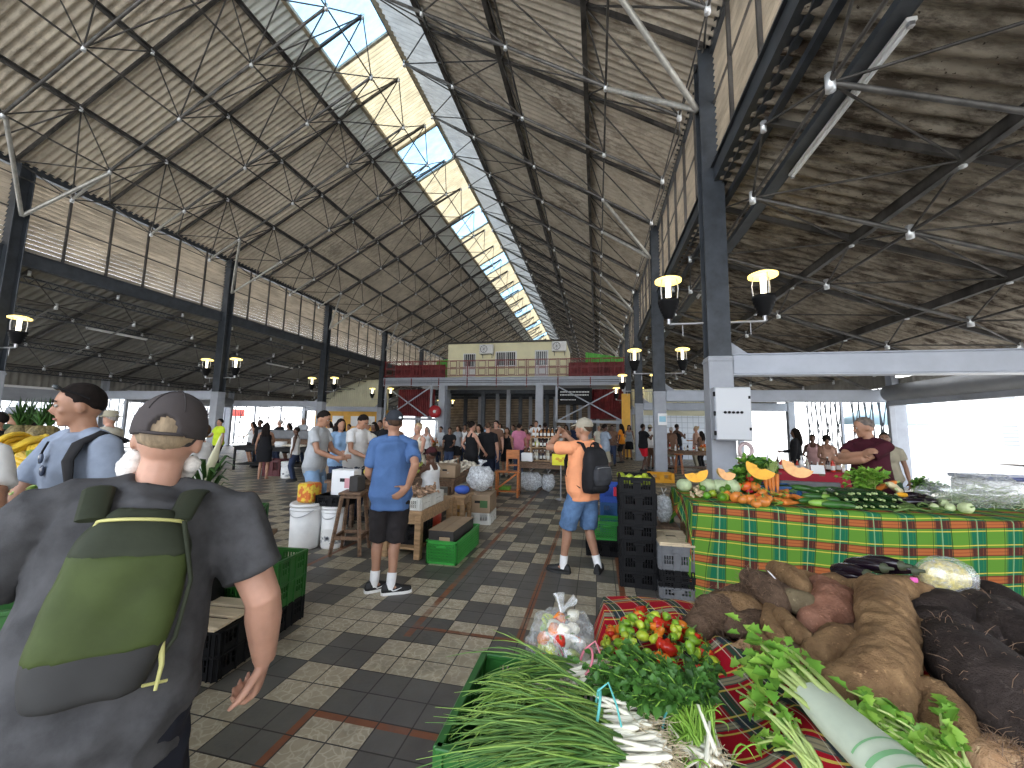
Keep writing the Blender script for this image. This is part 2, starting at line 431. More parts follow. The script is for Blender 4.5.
# ------------------------------------------------------------------ lattice of the nave roof, one frame per bay and slope
YN=[7.75+2.4*k for k in range(-5,24)]
def offp(x,zf,s,h): return x,zf(x)
def strut(mb,p,q,r,m,n=6): mb.tube(p,q,r,n=n,m=m,caps=False)
def nodecyl(mb,p,r=.055,hh=.2,m=1): mb.lathe([(0,-hh/2),(r,-hh/2),(r,hh/2),(0,hh/2)],8,m,p)
LT=[-15.12,-12.58,-10.03,-7.5]; LB=[-17.25,-15.72,-13.03,-10.42,-7.88]
RT=[-5.2,-2.75,-.25]; RB=[-6.6,-4.75,-2.3,.25,1.9]
def frames(zf,tops,bots,eave_x,name,dz,y_range=YN):
    for b in range(0,len(y_range)-1,3):
        ys=y_range[b:b+4]; mb=MB(); xs=sorted(tops+[eave_x])
        for i,y in enumerate(ys[:3]):
            y2=y+2.4; ym=y+1.2
            for x in tops:
                nodecyl(mb,(x,y,zf(x)-.16),.05,.14)
            # thin top chord down the slope at each node row
            a,c=xs[0],xs[-1]
            mb.bar((a,y,zf(a)-.1),(c,y,zf(c)-.1),.07,.09,2)
            # lower chord down the slope
            for p,q in zip(bots[:-1],bots[1:]):
                zp=zf(p)-dz; zq=zf(q)-dz
                strut(mb,(p,ym,zp),(q,ym,zq),.042,0 if (p!=bots[0] or eave_x>0) else 3,8)
            for j,xb in enumerate(bots):
                zb=zf(xb)-dz
                nodecyl(mb,(xb,ym,zb))
                if j not in (0,len(bots)-1) or xb==-7.88: strut(mb,(xb,ym,zb),(xb,ym+2.4,zb),.027,2)
                else: strut(mb,(xb,ym,zb),(xb,ym+2.4,zb),.018,2)
                near=sorted(xs,key=lambda t:abs(t-xb-(.55 if eave_x<0 else -.55)))[:2]
                for xt in near:
                    for yy in (y,y2): strut(mb,(xb,ym,zb),(xt,yy,zf(xt)-.14),.021,2,5)
        ST(mb,name,[M_tube,M_node,M_steel2,M_tubelight])
frames(zl,LT,LB,XL+.1,'roof_lattice_beam',.93)
frames(zr,RT,RB,XR-.1,'roof_lattice_beam',.75)
AYN=[6.15+2.4*k for k in range(-5,25)]
def aisle_frames(zf,tops,bots,name,dz):
    for b in range(0,len(AYN)-1,3):
        mb=MB()
        for y in AYN[b:b+3]:
            ym=y+1.2
            mb.bar((tops[0],y,zf(tops[0])-.1),(tops[-1],y,zf(tops[-1])-.1),.06,.1,2)
            for p,q in zip(bots[:-1],bots[1:]): strut(mb,(p,ym,zf(p)-dz),(q,ym,zf(q)-dz),.035,0)
            for xt in tops: nodecyl(mb,(xt,y,zf(xt)-.2),.045,.16)
            for xb in bots:
                zb=zf(xb)-dz; nodecyl(mb,(xb,ym,zb),.055,.22)
                strut(mb,(xb,ym,zb),(xb,ym+2.4,zb),.026,2)
                for xt in sorted(tops,key=lambda t:abs(t-xb))[:2]:
                    for yy in (y,y+2.4): strut(mb,(xb,ym,zb),(xt,yy,zf(xt)-.18),.018,2,5)
        ST(mb,name,[M_tube,M_node,M_steel2])
aisle_frames(zar,[2.5,4.9,7.3,9.4],[2.75,5.05,7.6],'aisle_lattice_beam',.55)
aisle_frames(zal,[-24.8,-22.5,-20.1,-17.9],[-23.6,-21.2,-18.8],'aisle_lattice_beam',.55)
# purlins
def purlin(x,z,w=.1,hh=.16,mt=M_steel2,name='roof_purlin_beam'):
    mb=MB(); mb.bar((x,Y0,z),(x,Y1,z),w,.03); mb.bar((x-w/2+.012,Y0,z-hh/2),(x-w/2+.012,Y1,z-hh/2),.024,hh); mb.bar((x,Y0,z-hh),(x,Y1,z-hh),w,.025)
    ST(mb,name,mt)
for x in LT[:3]: purlin(x,zl(x)-.07,.09,.12)
for x in RT: purlin(x,zr(x)-.07,.12,.2)
for x in (4.9,7.3): purlin(x,zar(x)-.08,.1,.16)
def openpurlin(x,z,name='aisle_purlin_beam'):
    mb=MB()
    for zz in (z,z-.2): mb.bar((x,Y0,zz),(x,Y1,zz),.08,.045)
    n=int((Y1-Y0)/.3)
    for i in range(n):
        y=Y0+.3*i; mb.tube((x,y,z),(x,y+.15,z-.2),.012,n=4,caps=False); mb.tube((x,y+.15,z-.2),(x,y+.3,z),.012,n=4,caps=False)
    ST(mb,name,M_steel)
for x in (-18.3,-20.1,-22.5,-24.8): openpurlin(x,zal(x)-.1)

# ------------------------------------------------------------------ columns, eave beams, louvres
rows=[.75+7.2*k for k in range(-1,10)]
def icol(mb,x,y,z0,z1,w,d,t,m,b=.0):
    for s in (-1,1): mb.box((x,y+s*(d/2-t/2),(z0+z1)/2),(w,t,z1-z0),.006,None,m)
    mb.box((x,y,(z0+z1)/2),(t,d-2*t,z1-z0),0,None,m)
for sx in (XL,XR):
    for y in rows:
        if sx==XR and y<1.5: continue
        mb=MB(); yc=y+.05
        mb.box((sx,yc,3.08/2),(.42,.40,3.08),.015,None,1)
        icol(mb,sx,yc,3.08,9.6 if sx==XL else 9.45,.40,.36,.03,0)
        mb.box((sx,yc,.02),(.6,.6,.04),.01,None,1)
        for zz in (.2,3.0): 
            mb.box((sx,yc,zz),(.45,.43,.05),.01,None,1)
        s=1 if sx==XR else -1
        mb.add([(sx+s*.2,yc-.02,3.12),(sx+s*.55,yc-.02,3.12),(sx+s*.2,yc-.02,3.4),(sx+s*.2,yc+.02,3.12),(sx+s*.55,yc+.02,3.12),(sx+s*.2,yc+.02,3.4)],[(0,1,2),(3,5,4),(0,3,4,1),(1,4,5,2),(2,5,3,0)],1)
        # strut from the column head to the roof lattice
        if sx==XL:
            mb.tube((sx+.2,yc,7.95),(LB[1],yc+1.0,zl(LB[1])-.93),.055,n=8,m=2)
            mb.tube((sx+.2,yc,7.95),(LB[1],yc-1.4,zl(LB[1])-.93),.055,n=8,m=2)
        else:
            mb.tube((sx-.2,yc,8.25),(RB[3]+.0,yc+1.0,zr(RB[3])-.75),.06,n=8,m=2)
            mb.tube((sx-.2,yc,8.25),(RB[3]+.0,yc-1.4,zr(RB[3])-.75),.06,n=8,m=2)
        ST(mb,'column',[M_steel,M_greyd,M_tubelight])
for y in rows:
    for xa,xb in ((XR+.22,AR-.15) if y>12 else (XR+.22,AR-.85),(AL+.15,XL-.22)):
        if xa>0 and y<1.5: continue
        mb=MB(); mb.bar((xa,y+.05,2.92),(xb,y+.05,2.92),.26,.37,b=.02); mb.bar((xa,y+.05,2.73),(xb,y+.05,2.73),.3,.02); mb.bar((xa,y+.05,3.11),(xb,y+.05,3.11),.3,.02)
        ST(mb,'cross_beam',M_grey)
for x in (AR,AL):
    for y in rows:
        mb=MB(); icol(mb,x,y+.05,0,zar(AR)-.1,.3,.3,.025,0); mb.box((x,y+.05,.02),(.45,.45,.04),.01)
        s=-1 if x>0 else 1
        mb.tube((x,y+.05,2.7),(x+s*1.2,y+.9,3.75),.05,n=8,m=1)
        ST(mb,'outer_column',[M_greyd,M_tube])
for x,zt in ((XL,9.62),(XR,9.4)):
    s=1 if x<0 else -1
    for z,hh,w in ((zt,.2,.2),(6.70,.44 if x==XL else .3,.22)):
        mb=MB(); mb.bar((x-s*.12,Y0,z),(x-s*.12,Y1,z),w,hh); mb.bar((x-s*.12,Y0,z+hh/2),(x-s*.12,Y1,z+hh/2),w+.1,.03)
        ST(mb,'eave_beam',M_steel)
    if x==XR:
        mb=MB(); mb.bar((x+.2,Y0,6.55),(x+.2,Y1,6.55),.1,.1); mb.bar((x+.36,Y0,6.38),(x+.36,Y1,6.38),.1,.1); ST(mb,'gutter_trim',M_steel)
    for y in rows[:-1]:
        mb=MB(); y2=y+7.2; xx=x-s*.12
        n=17; LV=1.22 if s>0 else .75
        for i in range(n):
            z=6.95+(zt-.14-6.95)*(i+.5)/n
            hh=.043
            # slat: thin tilted board
            for k in (0,):
                a=V((xx-.045,0,z-s*hh*LV)); b=V((xx+.045,0,z+s*hh*LV))
                dn=V((0,0,.012))
                vs=[]
                for yy in (y+.03,y2-.03):
                    for p in (a,b,b+dn,a+dn): vs.append((p.x,yy,p.z))
                mb.add(vs,[(0,1,2,3),(7,6,5,4),(0,4,5,1),(2,6,7,3),(1,5,6,2),(0,3,7,4)],0)
        for i in range(6):
            yy=y+1.2*i+.05
            mb.bar((xx+s*.075,yy,6.85),(xx+s*.075,yy,zt),.06,.06,1,up=V((0,1,0)))
        mb.bar((xx+s*.06,y,8.2),(xx+s*.06,y2,8.2),.03,.04,1)
        ST(mb,'wall_louvre',[M_louvre,M_steel2])
# infill under the outer eaves
mb=MB(); n=int((Y1-Y0)/.25*4)
mb.grid(n,1,lambda u,v:V((AL-.02+.03*math.sin((Y0+(Y1-Y0)*u)*2*pi/.25),Y0+(Y1-Y0)*u,3.1+v*.85))); ST(mb,'wall_left_cladding_panel',M_aisleL)
mb=MB(); mb.bar((AL,Y0,3.05),(AL,Y1,3.05),.12,.1); ST(mb,'wall_left_trim',M_white)
mb=MB(); mb.bar((AL,Y0,2.9),(AL,14.9,2.9),.1,.24);mb.bar((AL,Y0,2.6),(AL,14.9,2.6),.03,.4); ST(mb,'wall_left_shutter_panel',M_greyd)
mb=MB(); n=int((Y1-Y0)/.25*4)
mb.grid(n,1,lambda u,v:V((AR+.02+.03*math.sin((Y0+(Y1-Y0)*u)*2*pi/.25),Y0+(Y1-Y0)*u,3.25+v*.6))); ST(mb,'wall_right_cladding_panel',M_aisleL)
# ================================================================== mezzanine with a cabin on it, cross walls, fences, lanterns
MY=29.65
mb=MB(); mb.box(((XL+XR)/2,MY+6,5.52),(19.9,12,.1)); ST(mb,'mezzanine_slab',M_steel)
mb=MB(); mb.bar((XL,MY,5.2),(XR,MY,5.2),.2,.66,b=.02)
for z in (5.52,4.9): mb.bar((XL,MY-.05,z),(XR,MY-.05,z),.34,.05)
for i in range(7): mb.box((XL+1.5+3.0*i,MY-.13,5.2),(.03,.08,.6))
ST(mb,'mezzanine_beam',M_grey)
mb=MB()
for z in (5.12,5.27): mb.tube((XL,MY-.15,z),(XR,MY-.15,z),.02,n=5)
ST(mb,'mezzanine_cable_trim',M_steel2)
for i,x in enumerate((-12.2,-4.3)):
    mb=MB(); icol(mb,x,MY,0,4.88,.55,.5,.05,0); ST(mb,'mezzanine_column',M_grey)
for j,y in enumerate((33.5,37.2,41)):
    for x in (-13.2,-9.9,-7.6,-5.0,-2.4,-.6):
        mb=MB(); icol(mb,x+.35*j,y,0,4.9,.32,.3,.04,0); ST(mb,'mezzanine_column',M_steel if (int(x*10)+j)%2 else M_greyd)
    mb=MB(); mb.bar((XL,y,4.75),(XR,y,4.75),.2,.3); ST(mb,'mezzanine_beam',M_steel)
def braced(xa,xb):
    mb=MB(); zb,zt=2.15,4.85
    mb.bar((xa,MY,zb),(xb,MY,zb),.16,.2)
    for x in (xa,xb): mb.bar((x,MY,zb),(x,MY,zt),.16,.16,up=V((0,1,0)))
    for p,q in (((xa,zb),(xb,zt)),((xa,zt),(xb,zb))): mb.bar((p[0],MY,p[1]),(q[0],MY,q[1]),.09,.09,up=V((0,1,0)))
    ST(mb,'mezzanine_brace_beam',M_grey)
braced(-17.3,-13.2); braced(-3.0,2.0)
mb=MB(); mb.bar((-13.2,MY,2.15),(-12.2,MY,2.15),.16,.2); ST(mb,'mezzanine_brace_beam',M_grey)
# maroon cladding hanging behind both braced frames
for xa,xb in ((-16.8,-13.4),(-.5,2.0)):
    mb=MB(); n=40; mb.grid(n*4,1,lambda u,v:V((xa+(xb-xa)*u,MY+1.2+.05*math.sin(u*n*2*pi/2),2.4+2.3*v))); ST(mb,'wall_maroon_cladding_panel',M_maroonpanel)
# dark menu sign in the right braced frame with pale lettering
sg=E('hanging_sign','dark sign with two lines of white lettering under the mezzanine edge','sign',(-1.6,MY+.3,4.05))
mb=MB(); mb.box((0,0,0),(2.5,.06,1.3),.02); mb.build('sign_board',M_black,sg)
mb=MB()
rr=random.Random(3)
for z,w in ((.35,.95),(.12,.95),(-.25,.5)):
    x=-1.1
    while x<-1.1+2.2*w:
        l=rr.uniform(.05,.1); mb.box((x,-.035,z),(l,.01,.1 if z>0 else .06)); x+=l+.035
mb.build('lettering',M_white,sg)
for x in (-1,1): mb=MB(); mb.tube((x,0,.65),(x,0,.85),.012); mb.build('hanger',M_steel,sg)
# far closing walls under and past the mezzanine
mb=MB()
for i in range(26): mb.box((-7.7,45.2,.1+.19*i),(20,.12,.13),0,None,0)
mb.box((-7.7,45.4,2.4),(20,.1,4.9),0,None,1)
ST(mb,'wall_back_slat_panel',[M_brownslat,M_blackm])
mb=MB(); n=300
def gable(u,v):
    x=XL+(XR-XL)*u; top=zl(x) if x<RX else zr(x)
    return V((x,66+.03*math.sin(u*400),5+(top-5)*v))
mb.grid(200,1,gable); ST(mb,'wall_back_gable',M_roofR)
# maroon railing with square frames
rl=E('balcony_railing','maroon metal railing with square frame pattern along the mezzanine edge','railing',(0,MY-.12,5.55))
def rail_run(xa,xb):
    t=MB(); 
    for z in (1.36,.75,.12): t.bar((xa,0,z),(xb,0,z),.05,.05)
    t.build('rail',M_maroon,rl)
rail_run(XL+.2,XR-.2)
n=8
for i in range(n+1):
    x=XL+.3+(XR-XL-.6)*i/n
    t=MB(); t.box((x,0,.3),(.07,.07,2.2),.01); t.build('post',M_maroon,rl)
    if i<n:
        t=MB(); w=(XR-XL-.6)/n
        for k in range(3):
            xc=x+w*(k+.5)/3
            for zc in (.44,1.06):
                for dx in (-.27,.27): t.bar((xc+dx,0,zc-.24),(xc+dx,0,zc+.24),.035,.035,up=V((0,1,0)))
                for dz in (-.24,.24): t.bar((xc-.285,0,zc+dz),(xc+.285,0,zc+dz),.035,.035)
            t.bar((xc+w/6,0,.1),(xc+w/6,0,1.36),.02,.02,up=V((0,1,0)))
        t.build('square_frame_panel',M_maroon,rl)
# cabin
cb_=E('site_cabin','cream office cabin with two barred doors on the mezzanine','cabin',(-7.4,33.4,5.57))
t=MB(); t.box((0,0,1.52),(10.0,5.0,3.0),.03); t.build('walls',M_cream,cb_)
t=MB(); t.box((0,-.1,3.06),(10.3,5.4,.1),.02); t.build('roof_sheet',M_steel2,cb_)
def leaf(x,w,z0,z1,low):
    d=MB(); d.box((x,-2.53,(z0+z1)/2),(w+.2,.06,z1-z0+.12),.01); d=d.build('door_frame',M_white,cb_)
    g=MB(); g.box((x,-2.57,(z0+z1)/2+.5),(w,.03,(z1-z0)*.5)); g.build('door_glass',M_glassd,d)
    g=MB()
    for k in range(5): g.box((x-w/2+w*(k+.5)/5,-2.6,(z0+z1)/2+.5),(.04,.03,(z1-z0)*.5))
    g.build('bar_grille',M_whitepl,d)
    g=MB(); g.box((x,-2.575,z0+(z1-z0)*.25),(w,.035,(z1-z0)*.46),.01); g.build('door_panel',low,d)
leaf(-3.05,.9,.05,2.1,M_whitepl); leaf(3.05,.9,.05,2.25,M_white)
d=MB(); d.box((.1,-2.53,1.65),(1.8,.06,1.25),.01); d=d.build('window_frame',M_white,cb_)
g=MB(); g.box((.1,-2.57,1.65),(1.6,.03,1.08)); g.build('window_glass',M_glassd,d)
g=MB()
for k in range(11): g.box((.1-.8+1.6*k/10,-2.6,1.65),(.035,.03,1.08))
g.box((.1,-2.6,1.65),(.08,.035,1.08)); g.build('bar_grille',M_whitepl,d)
def aircon(x,z,lab):
    a=E('air_conditioner',lab,'air conditioner',(x,30.45,z-.17),0,'cabin air conditioners')
    t=MB(); t.box((0,0,.38),(1.15,.42,.78),.03); t.build('casing',M_whitepl,a)
    t=MB(); t.lathe([(.0,-.23),(.29,-.23),(.31,-.21)],20,0,(-.18,0,.38),Matrix.Rotation(R(90),3,'X').inverted()@Matrix.Scale(-1,3)); t.build('fan_opening',M_black,a); t=MB(); t.lathe([(.27,0),(.30,0),(.30,.03),(.27,.03),(.27,0)],20,0,(-.18,-.215,.38),Matrix.Rotation(R(90),3,'X'),caps=False)
    for k in range(4): t.bar((-.18-.28*math.cos(k*pi/4),-.235,.38-.28*math.sin(k*pi/4)),(-.18+.28*math.cos(k*pi/4),-.235,.38+.28*math.sin(k*pi/4)),.015,.015)
    t.build('fan_grille',M_black,a)
    for s in (-.4,.4): t=MB(); t.bar((s,.25,-.03),(s,-.2,-.03),.04,.04); t.bar((s,.25,-.0),(s,.25,-.3),.04,.04); t.build('bracket',M_steel2,a)
aircon(-8.85,7.75,'white air conditioner on the cabin wall beside the left door')
aircon(-2.9,7.85,'white air conditioner at the right end of the cabin wall')
for xa,xb,za,zb,l in ((-.9,2.1,6.9,7.9,'right'),(-14.0,-12.5,6.2,7.4,'left')):
    t=MB(); n=12
    t.grid(n*4,2,lambda u,v:V((xa+(xb-xa)*u,MY+2.6+.04*math.sin(u*n*6),za-.9+(zb-za+.9-(.5*u if xa>-2 else -.2*u))*v)))
    tag(t.build('green_tarp',M_green),'bright green sheet hung behind the maroon railing at its %s end'%l,'tarp','green sheets on the mezzanine')
for xa,xb in ((-2.2,2.1),(-17.3,-12.6)):
    t=MB(); n=int((xb-xa)/.28); t.grid(n*4,1,lambda u,v:V((xa+(xb-xa)*u,MY+1.3+.04*math.sin(u*n*6.283),5.6+1.25*v))); ST(t,'wall_mezzanine_panel',M_maroonpanel)
# red hose reel / ring on the post
hr=E('hose_reel','red round hose reel on the grey post under the mezzanine','hose reel',(-12.5,MY-.8,2.75))
t=MB(); hr.scale=(.8,)*3; M=Matrix.Rotation(R(90),3,'X')
t.lathe([(.18,-.12),(.62,-.12),(.62,-.06),(.5,-.04),(.5,.04),(.62,.06),(.62,.12),(.18,.12)],24,0,(0,0,0),M); t.build('drum',mat('hose_red',(.42,.02,.03),.45),hr)
t=MB(); t.ell((0,-.14,0),(.16,.05,.16)); t.box((.1,-.16,.05),(.22,.03,.06),.01,Matrix.Rotation(R(-35),3,'Y')); t.build('label',M_white,hr)
t=MB(); t.box((0,.3,0),(.12,.4,.12)); t.build('bracket',M_steel,hr)

# ------------------------------------------------------------------ cross walls
t=MB(); t.box((4.7,24.3,1.25),(4.2,.15,2.5)); 
m_,nt,out=nt_new('white_square_tiles'); h=NT(nt); b=h.n('TexBrick'); b.offset=0; b.inputs['Scale'].default_value=1
b.inputs['Color1'].default_value=(.70,.76,.84,1); b.inputs['Color2'].default_value=(.66,.73,.82,1); b.inputs['Mortar'].default_value=(.36,.42,.50,1)
b.inputs['Brick Width'].default_value=.3; b.inputs['Row Height'].default_value=.3; b.inputs['Mortar Size'].default_value=.012
cc=h.n('TexCoord'); sx_=h.n('SeparateXYZ'); cx=h.n('CombineXYZ'); h.l(cc.outputs['Object'],sx_.inputs[0]); h.l(sx_.outputs[0],cx.inputs[0]); h.l(sx_.outputs[2],cx.inputs[1]); h.l(cx.outputs[0],b.inputs['Vector'])
h.bsdf(out,b.outputs[0],.25); ST(t,'wall_tiled',m_)
t=MB(); t.box((4.7,24.3,2.85),(4.2,.2,.7)); ST(t,'wall_cream_band',M_creamwall)
t=MB(); n=40; t.grid(n*4,1,lambda u,v:V((XR+.2+7*u,30+.04*math.sin(u*n*6.283),v*4.6+0))); ST(t,'wall_aisle_right_cladding_panel',M_creamwall)
t=MB(); n=36; t.grid(n*4,1,lambda u,v:V((-25+7.2*u,31+.04*math.sin(u*n*6.283),2.9+v*2.7))); ST(t,'wall_aisle_left_cladding_panel',M_creamwall)
t=MB(); t.box((-21.4,31,1.45),(7.2,.2,2.9)); ST(t,'wall_orange',M_orangewall)
for k,(x,w) in enumerate(((-22.6,1.1),(-20.9,.8),(-19.3,.7))):
    t=MB(); t.box((x,30.86,1.9),(w,.04,.9),.01); tag(t.build('wall_poster',M_white),'%s white notice on the orange wall behind the crowd'%('large','medium','small')[k],'poster','notices on the orange wall')
t=MB(); t.box((1.72,24.6,1.9),(.5,.2,3.8)); ST(t,'yellow_trim',M_orangewall)

# ------------------------------------------------------------------ fences and what lies outside
def fence(x,ya,yb,name,lab,slant,pitch=.35,zt=2.75):
    r_=E(name,lab,'fence',(x,ya,0),0,'market fences')
    n=int((yb-ya)/2.4)
    for i in range(n):
        t=MB(); y0=(yb-ya)*i/n; y1=(yb-ya)*(i+1)/n
        k=int((y1-y0)/pitch)
        for j in range(k): t.bar((0,y0+pitch*j,.05),(0,y0+pitch*j,zt),.035,.035,up=V((1,0,0)))
        if slant:
            for j in range(0,k,2):
                t.bar((0.03,y0+pitch*j,.4),(0.03,y0+pitch*(j+1.6),zt-.1),.03,.03,up=V((1,0,0)))
                t.bar((0.05,y0+pitch*(j+1.6),1.0),(0.05,y0+pitch*j,zt-.1),.025,.025,up=V((1,0,0)))
        for z in (.15,zt-.05): t.bar((0,y0,z),(0,y1,z),.05,.06)
        t.build('barred_panel',M_steel,r_)
        t=MB(); t.box((0,y0,zt/2),(.1,.1,zt+.1),.01); t.build('post',M_greyd,r_)
    return r_
fence(AR+.35,15.4,22.2,'lattice_fence','tall grey scissor lattice fence along the right side of the hall',True,.38,3.3)
fence(AR+3.6,4.0,15.0,'bar_fence','plain upright bar fence beyond the raised roller shutter',False,.45,2.9)
fence(AL-.5,10.,30.,'lattice_fence','tall lattice fence along the far left side of the hall',True,.42,2.9)
# roller shutter box and its frame on the right
rs=E('roller_shutter','grey rolled up metal shutter over the bright right-hand opening','shutter',(AR-.45,9.1,2.75))
t=MB(); t.lathe([(.0,-5.6),(.26,-5.6),(.26,5.6),(0,5.6)],18,0,(0,0,.22),Matrix.Rotation(R(90),3,'X')); t.build('roll',M_greyd,rs)
t=MB(); t.box((0,0,-.1),(.16,11.2,.16),.01); t.build('bottom_bar',M_greyd,rs)
for y in (-5.7,5.6): t=MB(); t.box((0,y,-1.2),(.16,.12,3.1),.01); t.build('side_track',M_greyd,rs)
fl=MB(); fl.box((AR-.75,10.1,3.42),(.12,7.5,.1),.02); tag(fl.build('strip_light',mat('lit_tube',(1,1,1),.3,emit=(1,1,.98),es=3.)),'long lit tube light above the grey roller shutter','light')
rs2=E('roller_shutter','grey rolled up metal shutter over the far left opening','shutter',(AL+.5,19.0,2.8))
t=MB(); t.lathe([(.0,-3.),(.26,-3.),(.26,3.),(0,3.)],18,0,(0,0,.2),Matrix.Rotation(R(90),3,'X')); t.build('roll',M_greyd,rs2)
t=MB(); t.box((0,0,-.1),(.16,6.,.16),.01); t.build('bottom_bar',M_greyd,rs2)
for y in (-3.05,3.05): t=MB(); t.box((0,y,-1.2),(.16,.12,3.1),.01); t.build('side_track',M_greyd,rs2)
def facade(x,ya,yb,h_,col,lab,name='street_building'):
    b=E(name,lab,'building',(x,(ya+yb)/2,0))
    t=MB(); t.box((3 if x>0 else -3,0,h_/2),(6,yb-ya,h_),.05); t.build('wall',col,b)
    s=-1 if x>0 else 1
    n=int((yb-ya)/3.2)
    for i in range(n):
        for zz in range(int(h_/3.)):
            y=-(yb-ya)/2+3.2*(i+.5); t=MB(); t.box((s*.03,y,1.7+3*zz),(.1,1.2,1.5),.02); w=t.build('window',M_white,b)
            t=MB()
            for k in range(6): t.box((s*.09,y,1.1+3*zz+.24*k),(.03,1.0,.14))
            t.build('shutter',mat('pale_grey_shutter',(.3,.32,.36),.6),w)
facade(24,2,16,7.,mat('white_render',(.75,.75,.74),.8),'white street building with shuttered windows beyond the bar fence')
facade(26,17,34,9.,mat('pale_pink_render',(.72,.66,.62),.8),'pale building with shuttered windows beyond the lattice fence')
facade(-38,2,34,7.,mat('cool_white_render',(.72,.74,.76),.8),'white street building beyond the left lattice fence')
for i,(y,c,l) in enumerate(((19.6,(.15,.3,.7),'blue'),(21.2,(.75,.25,.35),'pink'),(23.2,(.7,.72,.75),'white'),(25.0,(.75,.12,.1),'red'))):
    t=MB(); t.box((0,0,0),(.08,1.4,.55),.02); 
    for k in range(3): t.box((.05,-.4+.4*k,0),(.02,.25,.2))
    tag(t.build('shop_sign',mat('sign_'+l,c,.5),loc=(AL-2.2,y,2.35)),'%s shop board seen under the far left shutter'%l,'sign','shop boards beyond the left shutter')
    t=MB(); t.tube((AL-2.25,y,0),(AL-2.25,y,2.1),.05); tag(t.build('sign_post',M_greyd),'post carrying the %s shop board'%l,'post')

# ------------------------------------------------------------------ lanterns on the columns
M_lamp=mat('lamp_glow',(1,.8,.35),.4,emit=(1,.74,.20),es=2.2)
M_bulb=mat('lamp_tube_glow',(1,.95,.85),.4,emit=(1,.88,.6),es=5.)
M_clear=mat('lamp_glass',(.8,.8,.78),.1,.2)
def lantern():
    r_=E('column_lantern','','lantern')
    t=MB(); t.lathe([(.05,.0),(.09,.02),(.10,.06),(.12,.07),(.115,.11),(.14,.12),(.135,.17),(.165,.18),(.16,.24),(.185,.25),(.18,.31),(.2,.32),(.2,.38),(.0,.38)],16); t.build('ribbed_housing',M_black,r_)
    t=MB(); t.lathe([(.045,.37),(.05,.4),(.05,.74),(.0,.76)],12); t.build('tube',M_bulb,r_)
    t=MB(); t.lathe([(.0,.80),(.16,.79),(.25,.76),(.25,.80),(.16,.84),(0,.86)],20); t.build('glow_disc',M_lamp,r_)
    t=MB()
    for k in range(3):
        a=k*2*pi/3+.6; t.path([(.17*math.cos(a),.17*math.sin(a),.37),(.19*math.cos(a),.19*math.sin(a),.6),(.16*math.cos(a),.16*math.sin(a),.8)],.012,5)
    t.build('wire_cage',M_chrome,r_)
    t=MB(); t.tube((0,0,.02),(0,0,-.1),.04); t.path([(0,0,-.1),(-.3,0,-.1),(-.62,0,-.1)],.025,6); t.tube((-.25,0,-.1),(-.25,0,-.35),.008,n=5); t.build('arm',M_chrome,r_)
    return r_
proto=None
ordn=['first','second','third','fourth','fifth','sixth','seventh']
for sx,nm in ((XR,'right'),(XL,'left')):
    k=0
    for y in rows:
        if y<5 or y>45: continue
        for s in (1,-1):
            lab='lantern on the %s side of the %s column in the %s row'%('right' if s>0 else 'left',ordn[k],nm)
            loc=(sx+s*.85,y+.05,3.86); rz=0 if s>0 else pi
            if proto is None:
                proto=lantern(); place(proto,loc,rz); proto['label']=lab; proto['group']='lanterns on the columns'
            else: dup(proto,loc,rz,lab)
        k+=1
# ------------------------------------------------------------------ cabinet, conduit, tray, fluorescent fittings
ec=E('electric_cabinet','pale grey electric cabinet with five round switches on the near right column','cabinet',(2.30,7.52,1.53))
t=MB(); t.box((0,0,.46),(.58,.24,.93),.015); t.build('body',M_grey,ec)
d=MB(); d.box((0,-.135,.46),(.56,.03,.90),.012); d=d.build('door',mat('cabinet_door_grey',(.55,.57,.60),.4),ec)
for i in range(5):
    t=MB(); t.lathe([(0,.0),(.022,.0),(.022,.03),(.012,.035),(0,.035)],12,0,(-.14+.065*i,-.15,.48),Matrix.Rotation(R(90),3,'X')); t.build('switch',M_black,d)
for z in (.2,.74):
    t=MB(); t.box((.25,-.155,z),(.035,.02,.05),.006); t.build('lock',M_black,d)
for z in (.12,.46,.8):
    t=MB(); t.box((-.295,-.12,z),(.03,.05,.08),.006); t.build('hinge',M_black,ec)
pl=MB(); M=Matrix.Rotation(R(90),3,'X'); pl.path([(2.52+.1*math.sin(a),7.56,1.36+.12*math.cos(a)) for a in [i*2*pi/14 for i in range(15)]],.035,8); tag(pl.build('coiled_hose',mat('pale_pink_hose',(.55,.42,.42),.5)),'pinkish coiled hose hanging under the electric cabinet','hose')
nb=MB(); nb.box((2.28,15.0-.24,2.05),(.3,.02,.42),.004); nb.box((2.28,14.75,2.06),(.22,.02,.2),.003,None,1); tag(nb.build('notice_plate',[M_white,mat('notice_blue',(.3,.55,.68),.5)]),'small blue and white notice on the second right column','notice')
ct=MB(); ct.bar((3.06,Y0,5.97),(3.06,40,5.97),.2,.03); 
for s in (-.1,.1): ct.bar((3.06+s,Y0,6.0),(3.06+s,40,6.0),.015,.1)
tag(ct.build('cable_tray',M_steel),'dark perforated cable tray running under the right aisle roof','cable tray')
def tubelight(loc,L,lab,rz=0,grp='tube lights under the roofs',lit=False):
    e=E('tube_light',lab,'light',loc,rz,grp)
    t=MB(); t.box((0,0,.04),(.1,L,.05),.008); t.build('fitting',M_whitepl,e)
    t=MB(); t.tube((0,-L/2+.04,-.005),(0,L/2-.04,-.005),.022,n=8); t.build('tube',mat('unlit_tube',(.85,.86,.86),.3),e)
    for s in (-1,1): t=MB(); t.box((0,s*(L/2-.03),0),(.06,.05,.07),.006); t.build('end_cap',M_chrome,e)
    for s in (-1,1): t=MB(); t.tube((0,s*L*.3,.06),(0,s*L*.3,.34),.006,n=5); t.build('hanger',M_steel,e)
